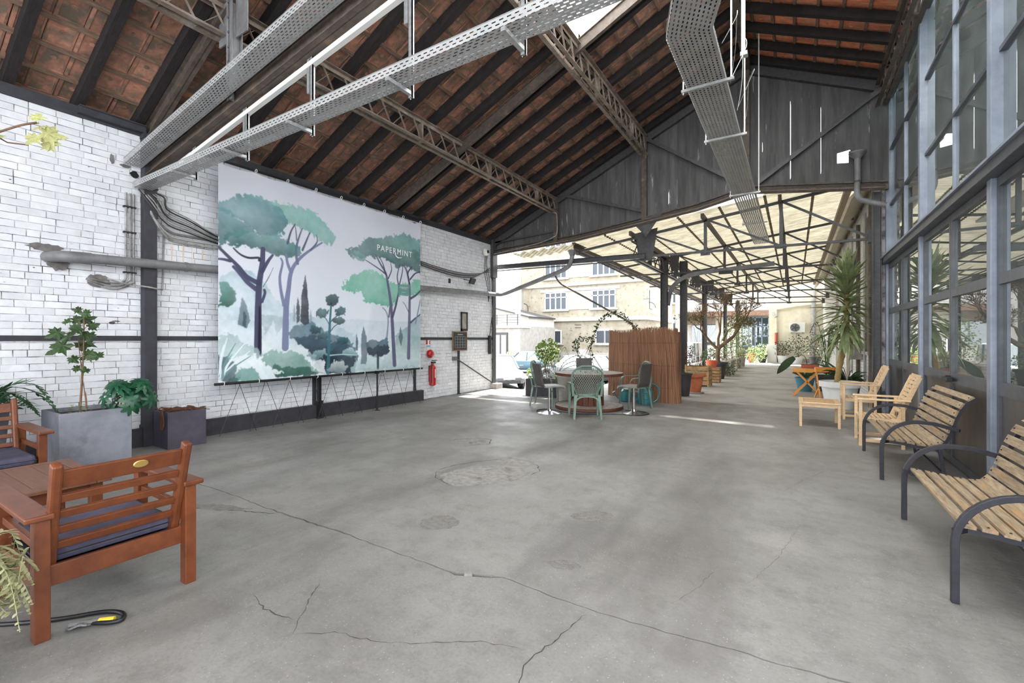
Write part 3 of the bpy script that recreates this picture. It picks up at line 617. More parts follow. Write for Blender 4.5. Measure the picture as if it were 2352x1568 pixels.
gbar('king_post', (RX - .02, GB(RX)), (RX - .02, ZB(RX)), .16, .14, 'steel_brown', gy - .04)
gbar('brace', (-5.65, 5.55), (-3.2, 4.7), .05, .08, 'steel_dark', gy - .04); gbar('brace', (-3.15, 6.5), (-1.0, 4.98), .05, .08, 'steel_dark', gy - .04); gbar('brace', (-.7, 4.95), (1.42, 6.4), .05, .09, 'steel_dark', gy - .04)
gbar('side_rail', (-7.9, 4.4), (-5.7, 4.52), .04, .05, 'steel_dark', gy - .03)
# gusset and pipes along the beam
MB().prism([(-3.5, 4.45), (-2.75, 4.6), (-3.15, 4.05)], (0, 11.42, 0), (1, 0, 0), (0, 0, 1), (0, .012, 0)).build('gusset_plate', 'steel_dark', wb)
cp = thing('conduit_run', 'thin rusty conduits clipped along the gable beam', 'pipe', (-7.8, 11.4, 4.1))
for k in range(3):
    MB().tube([(x, 11.4 - .02 * k, GB(x) - .04 + .045 * k) for x in (-7.7 + .8 * k, -5, -3.5, -1.97, -.9, .3, 1.5)], .011, 6).build('conduit', ('steel_brown', 'lattice', 'steel_brown')[k], cp, world=True)
t = thing('bent_conduit', 'pale bent conduit dropping from lattice purlin along the gable boards', 'pipe', (-5.6, 11.35, 4.3))
MB().tube(spline([(-5.7, 11.3, 5.0), (-5.62, 11.36, 4.98), (-5.6, 11.38, 4.85), (-5.6, 11.38, 4.45), (-5.72, 11.38, 4.33), (-6.3, 11.38, 4.2), (-7.8, 11.38, 4.05)], 5), .014, 8).build('tube', 'cable_grey', t, world=True, smooth=60)
# drain spout through the hole, elbow pipe
t = thing('drain_pipe', 'grey drain pipe with funnel under the bright hole in the gable', 'pipe', (1.05, 11.35, 4.2))
MB().lathe([(.045, 0), (.06, .03), (.15, .12), (.15, .15), (.13, .15), (.05, .05)], (1.07, 11.36, 5.08), 16, False, False).build('funnel', 'pipe', t, world=True, smooth=35)
MB().tube(spline([(1.07, 11.36, 5.12), (1.07, 11.36, 4.7), (1.06, 11.34, 4.45), (1.1, 11.3, 4.28), (1.22, 11.28, 4.2), (1.5, 11.26, 4.08)], 6), .052, 12).build('elbow', 'pipe', t, world=True, smooth=60)
MB().lathe([(.06, 0), (.06, .04)], (1.07, 11.36, 4.62), 14).build('collar', 'steel_brown', t, world=True)
# corner column of the opening
t = thing('corner_column', 'dark steel corner column where the brick wall ends', 'column', (-7.82, 11.46, 0))
ibeam(MB(), (0, 0, 0), (0, 0, 4.5), .16, .16, (1, 0, 0)).build('shaft', 'steel_dark', t); MB().bx(-.12, .12, -.14, .1, 3.35, 4.5).build('head_plate', 'steel_dark', t)
t = MB().bx(-8.0, -7.55, 11.3, 11.62, 0, .16).build('footing_block', 'concrete_block', bevel=.012); tag(t, 'small concrete footing block at the foot of corner column', 'block')
# ------------------------------------------------------------------ glazed partition on the right
wr = structure('wall_right', 'tall steel framed glazing with blue grey mullions')
GX = 1.55
MULL = [3.15, 6.0, 8.83, 11.7]
for y in MULL:
    MB().bx(GX, GX + .12, y - .055, y + .055, 0, 6.62).build('mullion', 'glassframe', wr, bevel=.004)
y0, y1 = 3.0, 11.76
MB().bx(GX - .07, GX + .12, y0, y1, 2.99, 3.09).build('main_transom', 'glassframe_dark', wr, bevel=.004)
MB().bx(GX - .1, GX + .1, y0, y1, 3.09, 3.115).build('transom_lip', 'glassframe', wr)
for (a, b) in zip(MULL, MULL[1:]):
    a2, b2 = a + .055, b - .055; mid = (a + b) / 2
    MB().bx(GX + .06, GX + .12, mid - .022, mid + .022, 3.115, 6.55).build('glazing_bar', 'glassframe', wr)
    zs = [3.115, 4.17, 5.27, 6.3]
    for z_ in zs[1:]: MB().bx(GX + .055, GX + .12, a2, b2, z_ - .022, z_ + .022).build('glazing_bar', 'glassframe_dark', wr)
    MB().bx(GX + .055, GX + .12, a2, b2, 3.115, 3.16).build('glazing_bar', 'glassframe_dark', wr)
    for p, q in ((a2, mid - .022), (mid + .022, b2)):
        for z0_, z1_ in zip(zs, zs[1:]): MB().bx(GX + .085, GX + .093, p, q, z0_ + .02, z1_ - .02).build('pane', 'glass', wr)
    # lower storey: pair of leaves
    for k, (p, q) in enumerate(((a2, mid - .004), (mid + .004, b2))):
        isd = abs(mid - 7.415) < .1
        par = structure('door_%d' % (k + 1), 'steel glazed door leaf with lower panel') if isd else wr
        nm = 'stile' if isd else 'frame_stile'
        for yy in (p, q - .055): MB().bx(GX + .04, GX + .1, yy, yy + .055, .02, 2.985).build(nm, 'glassframe_dark', par)
        for z0_, z1_ in ((.02, .1), (.98, 1.1), (2.0, 2.1), (2.9, 2.985)): MB().bx(GX + .04, GX + .1, p + .055, q - .055, z0_, z1_).build('rail', 'glassframe_dark', par)
        MB().bx(GX + .06, GX + .08, p + .055, q - .055, .1, .98).build('panel', 'doorpanel', par)
        for z0_, z1_ in ((1.1, 2.0), (2.1, 2.9)): MB().bx(GX + .066, GX + .074, p + .055, q - .055, z0_, z1_).build('pane', 'glass', par)
        if isd and k == 1:
            MB().bx(GX - .0, GX + .04, p + .01, p + .05, .98, 1.06).bx(GX - .03, GX + .02, p - .18, p + .05, 1.0, 1.045).build('lock_case', 'black', par)
            MB().tube([(GX + .02, p + .03, 1.36), (GX + .02, p + .03, 1.5)], .012, 8).build('bolt', 'chrome', par)
# dim office behind the glass
of = structure('wall_office', 'dim office behind the glazing')
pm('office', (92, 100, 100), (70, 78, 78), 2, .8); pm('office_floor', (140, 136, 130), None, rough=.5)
MB().bx(7.4, 7.5, 2, 12, 0, 6).build('back_wall', 'office', of); MB().bx(1.75, 7.4, 11.9, 12, 0, 6.6).build('end_wall', 'office', of); MB().bx(1.75, 7.4, 2, 2.1, 0, 6.6).build('end_wall', 'office', of)
MB().bx(1.7, 7.5, 2, 12, 5.6, 5.7).build('ceiling_panel', 'office', of); MB().bx(1.7, 7.5, 2, 12, .0, .01).build('floor_panel', 'office_floor', of)
# pillar and wall beyond
t = thing('wall_post', 'dark blue grey steel post beside the glazing end', 'column', (1.4, 11.62, 0)); ibeam(MB(), (0, 0, 0), (0, 0, 4.45), .16, .14, (1, 0, 0)).build('shaft', 'steel_dark', t)
# ------------------------------------------------------------------ canopy beyond the gable
def CZ(x): return 4.17 + .117 * (x + 4.9)
cn = thing('canopy_roof', 'translucent corrugated canopy roof sheets beyond the gable', 'canopy', (-2, 11.7, 4.4)); cn['kind'] = 'structure'
for i in range(7):      # sheet courses, lapped
    x0, x1 = -5.25 + i * .93, -5.25 + (i + 1) * .93 + .06
    ys0 = 11.605 if 3 <= i <= 4 else 11.58; ny = int((32.6 - ys0) / .022); P = []
    for x in (x0, x1):
        P.append([(x, ys0 + k * .022, CZ(x) + .02 + i % 2 * .006 + .028 * math.sin(2 * math.pi * (ys0 + k * .022 - 11.7) / .177)) for k in range(ny)])
    MB().grid(P).build('corrugated_sheet', 'canopy_sheet', cn, world=True, smooth=80)
pm('timber_old', (150, 138, 120), (112, 100, 86), 8, .85, stretch=(8, .7, 8))
for x, w_ in ((-5.2, .05), (-3.63, .06), (-1.88, .07), (-.28, .07), (1.0, .12)):
    MB().bx(x - w_ / 2, x + w_ / 2, 11.65, 32.6, CZ(x) - .13, CZ(x) - .02).build('purlin', 'steel_brown' if x < .5 else 'timber_old', cn, world=True)
TY = [12.0, 15.6, 19.4, 23.2, 27.0, 30.8]
ordn = ('first', 'second', 'third', 'fourth', 'fifth', 'sixth')
for k, y in enumerate(TY):
    t = thing('canopy_truss', 'slender steel canopy truss, %s beyond the board gable' % ordn[k], 'truss', (-3.6, y, 3.5), group='canopy trusses')
    zb = 3.58
    top = lambda x: CZ(x) - .09
    MB().bar((-5.2, y, 3.98), (1.38, y, top(1.38)), .06, .06).build('top_chord', 'steel_dark', t, world=True)
    MB().bar((-5.2, y, zb + .12), (1.38, y, zb), .07, .05).build('bottom_chord', 'steel_dark', t, world=True)
    X = [-5.2, -3.3, -1.86, -.26, 1.35]
    for i, x in enumerate(X[1:4]):
        MB().bx(x - .035, x + .035, y - .03, y + .03, zb, top(x)).build('vertical', 'steel_dark', t, world=True)
        MB().bar((x, y, top(x)), (X[i + 2], y, zb + .03), .045, .045).build('diagonal', 'steel_dark', t, world=True)
        MB().bx(x - .11, x + .11, y - .008, y + .008, zb - .03, zb + .07).build('gusset_plate', 'steel_dark', t, world=True)
    MB().prism([(-3.58, CZ(-3.5) - .05), (-3.0, CZ(-3) - .02), (-3.14, zb - .03), (-3.46, zb - .03)] if k == 0 else [(-3.5, CZ(-3.5) - .08), (-3.2, CZ(-3.2) - .08), (-3.25, zb + .15), (-3.45, zb + .15)], (0, y - .05, 0), (1, 0, 0), (0, 0, 1), (0, .012, 0)).build('gusset_plate', 'steel_dark', t, world=True)
    MB().bx(1.3, 1.44, y - .06, y + .06, zb - .08, zb + .2).build('wall_bracket', 'steel_dark', t, world=True)
    MB().bar((-5.2, y, 3.95), (-3.63, y, 3.1), .04, .04).build('knee_brace', 'steel_brown', t, world=True)
t = lattice('lattice_girder', 'lattice girder along the canopy columns', -3.63, 3.62, 4.12, 11.9, 32, .55, 'steel_dark')
t = thing('tie_beam', 'dark tie beam from the corner column to the canopy truss', 'beam', (-7.7, 11.85, 3.7))
ibeam(MB(), (-8.0, 11.85, 3.74), (-3.3, 11.85, 3.66), .1, .13).build('web', 'steel_dark', t, world=True); MB().tube([(-7.95, 11.82, 3.62), (-3.0, 11.82, 3.55)], .018, 6).build('pipe', 'steel_dark', t, world=True)
# loose corrugated flashing at the gable foot, seen edge on
MB().grid([[(-7.2 + k * .03, y, GB(-7.2 + k * .03) - .05 + .035 * math.sin(2 * math.pi * k * .03 / .32)) for k in range(72)] for y in (11.6, 12.4)]).build('eaves_flashing', 'canopy_sheet', cn, world=True, smooth=80)
for i, (x, y) in enumerate(((-3.63, 15.3), (-3.15, 15.95), (-3.63, 23.2), (-3.63, 30.8), (-3.3, 34.5))):
    t = thing('canopy_column', ['dark steel canopy column behind the reed screen', 'dark steel canopy column at the edge of the reed screen', 'steel canopy column behind the potted tree', 'far steel canopy column past the potted tree', 'farthest steel column near the workshop door'][i], 'column', (x, y, 0))
    ibeam(MB(), (0, 0, 0), (0, 0, 4.1), .2, .2, (1, 0, 0)).build('shaft', 'steel_dark', t)
    MB().bx(-.13, .13, -.02, .02, 3.6, 4.1).build('head_plate', 'steel_dark', t); MB().bx(-.16, .16, -.16, .16, 0, .03).build('base_plate', 'steel_dark', t)
t = thing('curved_conduit', 'grey cable duct curving from the column along the canopy truss', 'pipe', (-3.5, 15.5, 2.9))
MB().sweep([(-3.55, 15.45, 2.6)] + spline([(-3.5, 15.45, 2.95), (-3.35, 15.45, 3.25), (-3.0, 15.45, 3.5), (-2.5, 15.45, 3.6), (-1.8, 15.45, 3.64)], 4) + [(-.5, 15.45, 3.72)], .12, .1, (0, 1, 0)).build('duct', 'pipe', t, world=True, smooth=40)
MB().bx(-2.0, -1.6, 15.36, 15.42, 3.5, 3.6).build('junction_box', 'black', t, world=True)
# gutter and the big rainwater pipe that runs on along the brick wall
t = thing('rain_gutter', 'zinc gutter along the low edge of the canopy', 'gutter', (-5.3, 11.8, 3.95))
MB().grid([[Vector((-5.33 + .08 * math.cos(a), y, 4.02 + .08 * math.sin(a))) for a in [math.pi + math.pi * j / 8 for j in range(9)]] for y in (11.75, 18, 25, 32.5)]).build('trough', 'pipe', t, world=True, smooth=60, solid=.006)
for i in range(8): MB().tube(arc((-5.33, 12.2 + i * 1.2, 4.02), .09, math.pi, 2 * math.pi, 6), .012, 5).build('hanger', 'steel_brown', t, world=True)
t = thing('rain_pipe', 'fat grey rainwater pipe along the brick wall and across the opening', 'pipe', (-7.66, 1.8, 2.5))
MB().tube([(-7.63, 2.05, 2.525), (-7.63, 11.3, 2.83)], .062, 16).build('wall_run', 'pipe', t, world=True, smooth=50)
MB().tube(spline([(-7.95, 1.72, 2.5), (-7.75, 1.76, 2.51), (-7.65, 1.9, 2.52), (-7.63, 2.1, 2.527)], 5), .07, 16).build('wall_elbow', 'pipe', t, world=True, smooth=50)
for y in (3.15, 5.6, 8.6, 10.9): MB().tube([(-7.63, y, 2.561 + (y - 3.15) * .033), (-7.63, y + .035, 2.562 + (y - 3.15) * .033)], .07, 16).build('collar', 'pipe', t, world=True, smooth=50)
MB().tube([Vector((-7.63, 11.3, 2.83)), Vector((-7.62, 11.6, 2.85)), Vector((-7.5, 11.74, 2.9)), Vector((-5.8, 11.8, 3.4))] + spline([(-5.6, 11.8, 3.47), (-5.42, 11.8, 3.58), (-5.34, 11.8, 3.78), (-5.33, 11.8, 3.96)], 4), .062, 16).build('crossing_run', 'pipe', t, world=True, smooth=50)
MB().lathe([(.07, 0), (.12, .12), (.12, .15)], (-5.33, 11.8, 3.85), 14).build('hopper', 'pipe', t, world=True)
t = thing('thin_drain_pipe', 'thin brown drain pipe slanting down behind the reed screen', 'pipe', (-3.65, 12.05, 0))
MB().tube(spline([(-5.95, 11.9, 3.4), (-5.85, 11.95, 3.2), (-5.75, 12, 3.08)], 3)[:-1] + [Vector((-5.75, 12, 3.08)), Vector((-3.85, 12.05, 2.0))] + spline([(-3.72, 12.05, 1.92), (-3.66, 12.05, 1.82), (-3.65, 12.05, 1.65)], 4) + [Vector((-3.65, 12.05, .0))], .026, 10).build('tube', 'steel_brown', t, world=True, smooth=50)
# ------------------------------------------------------------------ wall beyond the glazing (right of the path)
pm('brick_pale', (222, 220, 214), (198, 194, 188), 5, .8, rv=.05, bump=.3)
pm('cream', (226, 218, 196), (208, 200, 178), 3, .85, bump=.1)
pm('shutter_brown', (104, 92, 80), (80, 70, 60), 8, .8)
wf = MB().bx(1.5, 1.8, 11.76, 34, 0, 5.2).build('wall_side', 'mortar'); wf['kind'] = 'structure'; tag(wf, 'pale brick side wall along the canopy path')
pb = MB(); z = .005; row = 0; nearb = []
while z < 4.75:
    y = 11.78 + (.11 if row % 2 else 0)
    while y < 33.6:
        op = (13.2 < y < 14.35 and 1.15 < z < 4.4) or (17.5 < y < 18.6 and .0 < z < 4.2) or (22 < y < 23.2 and 0 < z < 4)
        if not op:
            q = (y, z)
            if y < 14.5 and z < 4.6 and len(nearb) < 300 and z > .3: nearb.append(q)
            else: pb.bx(1.475, 1.51, y, y + .213, z, z + .068)
        y += .22
    z += .0765; row += 1
bm_ = MB().bx(-.018, .018, 0, .213, 0, .068).mesh('brick', 'brick_pale')
for y, z in nearb: inst('brick', bm_, wf, (1.492, y, z))
tag(pb.build('brickwork', 'brick_pale', wf), kind='stuff')
for k, (y0, y1, z0, z1) in enumerate(((13.2, 14.5, 1.2, 4.4), (17.5, 18.7, .0, 4.2), (22, 23.3, 0, 4))):
    w_ = structure('window_%d' % (3 + k), 'tall brown framed opening in the side wall')
    MB().bx(1.49, 1.52, y0, y1, z0, z1).build('panel', 'shutter_brown', w_)
    for yy in (y0, (y0 + y1) / 2, y1 - .06): MB().bx(1.46, 1.5, yy, yy + .06, z0, z1).build('frame', 'cream', w_)
    MB().bx(1.42, 1.5, y0 - .05, y1 + .05, z0 - .08, z0).build('sill', 'concrete_block', w_)
t = tag(MB().bx(1.2, 1.475, 14.3, 15.1, .98, 1.32).bx(1.18, 1.475, 14.25, 15.15, 1.32, 1.36).build('wall_box', 'concrete_block', bevel=.01), 'pale stone ledge box on the side wall behind the yucca', 'box')
MB().prism([(0, 0), (.5, .55), (.5, .62), (-.05, .02)], (1.02, 11.9, 4.45), (1, 0, 0), (0, 0, 1), (0, 20, 0)).build('eaves_cladding', 'cream', cn, world=True)
for i, y in enumerate((12.6, 13.6, 15.0, 16.5)): MB().tube([(1.42, y, .5 if i else 0), (1.42, y, 4.5)], .03 if i % 2 else .045, 8).build('downpipe', 'pipe_light' if i % 2 else 'shutter_brown', wf)
# ------------------------------------------------------------------ far end
fw = MB().bx(-1.42, 1.8, 34, 34.3, 0, 5.6).build('wall_far', 'cream'); fw['kind'] = 'structure'; tag(fw, 'cream end wall with air conditioner')
MB().bx(-1.5, 1.8, 33.96, 34, 0, .25).build('plinth', 'concrete_block', fw)
t = thing('air_conditioner', 'outdoor air conditioner unit on the cream end wall', 'air conditioner', (.14, 33.8, 1.9))
MB().bx(-.42, .42, -.16, .16, 0, .62).build('casing', 'white_metal', t, bevel=.02)
MB().lathe([(.26, 0), (.26, .02), (.23, .02)], (0, 0, 0), 24).build('fan_ring', 'pipe', t).matrix_local = Matrix.Translation((-.12, -.165, .31)) @ Matrix.Rotation(rad(90), 4, 'X')
for k in range(5): MB().box((.12, 0, .0), (.2, .05, .008)).build('fan_blade', 'steel_dark', t).matrix_local = Matrix.Translation((-.12, -.2, .31)) @ Matrix.Rotation(rad(90), 4, 'X') @ Matrix.Rotation(2 * math.pi * k / 5, 4, 'Z')
for x in (-.3, .3): MB().bx(x - .02, x + .02, -.1, .18, -.06, 0).build('bracket', 'steel_dark', t)
t = thing('wall_pipes', 'cream pipes running over the end wall', 'pipe', (-.8, 33.9, 0))
pm('pipe_red', (168, 84, 66), None, rough=.6)
MB().tube([(-1.0, 33.92, 0), (-1.0, 33.92, 1.9)], .09, 10).build('red_pipe', 'pipe_red', t, world=True); MB().tube([(-1.0, 33.92, 1.9), (-1.0, 33.92, 3.4), (.2, 33.92, 3.6), (1.4, 33.92, 3.7)], .06, 8).build('cream_pipe', 'cream', t, world=True)
MB().tube([(1.0, 33.88, 0), (1.0, 33.88, 5.0)], .12, 10).build('stack', 'pipe_light', t, world=True)
MB().tube([(-1.0, 33.85, 2.9), (-1.7, 34.6, 3.9), (-1.75, 34.6, 4.4)], .09, 10).build('zinc_elbow', 'pipe_light', t, world=True, smooth=50)
pm('plaster_white', (196, 193, 187), (180, 176, 169), 3, .85); pm('blue_frame', (92, 104, 124), None, rough=.5); pm('fascia', (112, 86, 70), (88, 66, 54), 6, .7)
t = thing('workshop_building', 'far workshop front with blue glazed door and brown fascia', 'building', (-4, 42, 0))
MB().bx(-9, -1.2, 42, 42.3, 0, 6).build('wall', 'plaster_white', t, world=True); MB().bx(-8.2, -1.3, 40.5, 42, 3.35, 3.75).build('fascia', 'fascia', t, world=True)
dr = MB().bx(-3.7, -1.75, 41.92, 42, 0, 3.3).build('door', 'glass_far', t, world=True)
for i in range(5): MB().bx(-3.7 + i * .4725, -3.63 + i * .4725, 41.88, 41.95, 0, 3.3).build('door_bar', 'blue_frame', dr).location = (4, -42, 0)
for z in (0, .9, 1.7, 2.45, 3.2): MB().bx(-3.7, -1.75, 41.88, 41.95, z, z + .07).build('door_rail', 'blue_frame', dr).location = (4, -42, 0)
for x in (-7.6, -6.6): MB().bx(x, x + .9, 41.9, 42, 1, 3).build('window', 'glass_far', t, world=True)
MB().bx(-8.0, -5.6, 41, 41.1, 2.7, 3.35).build('screen_panel', 'shutter_brown', t, world=True)
# ------------------------------------------------------------------ street side buildings
def stonemat():
    m = pm('stone', (164, 157, 142), (146, 138, 121), 1.6, .9, bump=.4, bscale=9, c3=(104, 92, 74), s3=3.2, lo3=.58, hi3=.68); return m
stonemat(); pm('stone_trim', (176, 172, 164), (160, 156, 147), 3, .85); pm('render_grey', (166, 163, 157), (150, 147, 141), 3, .9); pm('window_white', (236, 236, 234), None, rough=.5)
glassmat('pane_dark', (.25, .28, .32, 1), .10)
pm('pane_back', (70, 78, 88), None, rough=.3)
GZ = -.75
t = thing('stone_house', 'three storey rubble stone house with white windows across the yard', 'building', (-16.5, 38, GZ))
MB().bx(-22.6, -10.6, 38, 48, GZ, 13).build('wall', 'stone', t, world=True)
for z0, z1, o_ in ((3.1, 3.45, .25), (6.3, 6.55, .18), (GZ, .3, .06)): MB().bx(-22.6 - o_, -10.6 + o_, 38 - o_, 48, z0, z1).build('cornice', 'stone_trim', t, world=True)
def window(t, x0, x1, z0, z1, y, nx, bars=False, arch=False):
    f = MB().bx(x0, x1, y - .03, y, z0, z1).build('window', 'pane_back', t, world=True); f2 = []
    off = tuple(-q for q in t.location)
    for i in range(nx + 1):
        x = x0 + (x1 - x0) * i / nx; MB().bx(x - .045, x + .045, y - .1, y - .02, z0, z1).build('mullion', 'window_white', f).location = off
    for z in ((z0, z1) if bars else (z0, z0 + (z1 - z0) * .72, z1)): MB().bx(x0 - .05, x1 + .05, y - .1, y - .02, z - .04, z + .04).build('transom', 'window_white', f).location = off
    MB().bx(x0 - .25, x1 + .25, y - .2, y, z0 - .16, z0 - .04).build('sill', 'stone_trim', t, world=True)
    if bars:
        for i in range(9):
            x = x0 + (x1 - x0) * (i + .5) / 9; MB().tube([(x, y - .14, z0), (x, y - .14, z1)], .014, 5).build('bar', 'steel_dark', f).location = off
        MB().prism([(x0 - .05 + (x1 - x0 + .1) * k / 10, .14 * math.sin(math.pi * k / 10)) for k in range(11)], (0, y - .1, z1), (1, 0, 0), (0, 0, 1), (0, .08, 0)).build('arch_head', 'window_white', f).location = off
for z0, z1 in ((4.2, 5.75), (7.1, 8.65), (10, 11.5)):
    window(t, -19.9, -17.7, z0, z1, 38, 4); window(t, -15.2, -13.1, z0, z1, 38, 4)
    MB().bx(-17.65, -15.25, 37.95, 38, z0 - .05, z1 + .05).build('infill_panel', 'render_grey', t, world=True); MB().bx(-20.4, -12.7, 37.92, 38, z1 + .08, z1 + .34).build('lintel', 'stone_trim', t, world=True)
window(t, -19.85, -18.25, 1.1, 2.25, 38, 2, True); window(t, -14.85, -13.25, 1.1, 2.25, 38, 2, True)
for k in range(2): MB().bx(-16.9, -16.3, 37.95, 38, 2.5 + .25 * k, 2.54 + .25 * k).build('vent_slot', 'steel_dark', t, world=True)
MB().bx(-16.4, -15.75, 37.8, 38, -.2, .55).build('meter_box', 'window_white', t, world=True)
for k in range(3): window(t, -10.6, -10.6, 0, 0, 38, 1) if False else None
for z0 in (4.1, 7.0): MB().bx(-10.59, -10.55, 39.4, 40.6, z0, z0 + 1.6).build('window', 'pane_back', t, world=True)
c = thing('wall_clock', 'round white clock on a bracket at the stone house corner', 'clock', (-9.6, 37.3, 4.78))
MB().lathe([(.34, -.06), (.36, 0), (.34, .06)], (0, 0, 0), 24).build('case', 'window_white', c, smooth=40).rotation_euler = (rad(90), 0, 0)
MB().bx(-.015, .015, -.08, -.07, 0, .24).build('hand', 'black', c); MB().bar((0, -.075, 0), (-.1, -.075, -.14), .03, .01, (0, 1, 0)).build('hand', 'black', c); MB().bar((-1, .3, 0), (0, 0, 0), .04, .04).build('bracket', 'steel_dark', c)
c = thing('wall_lamp', 'white globe street lamp below the round clock', 'lamp', (-9.6, 37.3, 3.5)); MB().lathe([(.02, .5), (.3, .2), (.3, .1), (.12, 0)], (0, 0, 0), 16).build('shade', 'window_white', c, smooth=40); MB().tube(arc((-.5, .3, .5), .5, 0, math.pi / 2, 6), .03, 6).build('arm', 'steel_dark', c)
c = thing('wall_lamp', 'swan neck lamp at the far corner of the stone house', 'lamp', (-22.3, 37.4, 3.6)); MB().tube(arc((.4, 0, .8), .45, math.pi, 0, 8) + [Vector((.85, 0, .3))], .05, 6).build('arm', 'steel_dark', c); MB().lathe([(.3, 0), (.1, .25)], (-.05, 0, .55), 12).build('shade', 'window_white', c)
MB().tube([(-.05, 0, .8), (-.05, .5, .0)], .04, 6).build('stay', 'steel_dark', c)
t = thing('low_house', 'low grey house with a balcony rail beyond the parked cars', 'building', (-19.5, 30, GZ))
MB().bx(-26, -17.9, 30, 36, GZ, 2.5).build('wall', 'render_grey', t, world=True)
MB().prism([(-26, 2.5), (-26, 5.2), (-18.0, 3.2), (-18.0, 2.5)], (0, 31.5, 0), (1, 0, 0), (0, 0, 1), (0, 4.5, 0)).build('upper_storey', 'plaster_white', t, world=True); MB().bar((-26.2, 33.5, 5.32), (-17.8, 33.5, 3.24), 4.8, .12, (0, 0, 1)).build('roof', 'steel_dark', t, world=True)
MB().bx(-26, -17.8, 29.85, 31.5, 2.35, 2.55).build('balcony_slab', 'plaster_white', t, world=True)
for z in (2.75, 2.95, 3.15, 3.35): MB().bx(-24, -17.9, 29.9, 29.93, z, z + .03).build('rail', 'steel_dark', t, world=True)
for i in range(7): MB().bx(-23.8 + i * .95, -23.76 + i * .95, 29.88, 29.95, 2.55, 3.4).build('baluster', 'steel_dark', t, world=True)
d_ = MB().bx(-20.3, -19.0, 29.92, 30, GZ, 2.0).build('door', 'steel_dark', t, world=True)
for x in (-20.15, -19.55): MB().bx(x, x + .42, 29.88, 29.92, 0, 1.8).build('door_pane', 'window_white', d_).location = tuple(-q for q in t.location)
MB().tube([(-18.4, 30.5, 2.5), (-18.4, 30.5, 5.2)], .22, 10).build('chimney', 'pipe_light', t, world=True)
t = thing('chimney_stack', 'grey chimney pipe with cap standing against the pale sky', 'chimney', (-22.05, 37.0, GZ)); MB().bx(-.25, .25, -.2, .2, 0, 7.0).bx(-.6, .6, -.3, .3, 7.0, 7.12).bx(-.12, .12, -.1, .1, 7.12, 7.9).build('stack', 'render_grey', t)
t = thing('far_house', 'pale stone house front seen between the canopy columns', 'building', (-12, 54, GZ))
MB().bx(-18, -8.5, 54, 60, GZ, 12).build('wall', 'stone', t, world=True)
for z0 in (2.5, 5.6, 8.6):
    for x in (-12.4, -10.6): window(t, x, x + 1.1, z0, z0 + 1.5, 54, 2)
t = thing('pallet', 'wooden pallet leaning on the low grey house', 'pallet', (-18.2, 29.3, GZ)); pm('pallet', (206, 170, 140), (180, 146, 118), 9, .8)
for i in range(6): MB().bar((-.6 + i * .24, .35, 1.25), (-.6 + i * .24, -.25, .0), .1, .025, (0, 1, 0)).build('slat', 'pallet', t)
for q in (.15, .5, .85): MB().bar((-.65, -.22 + .6 * q, 1.25 * q), (.68, -.22 + .6 * q, 1.25 * q), .08, .09).build('bearer', 'pallet', t)
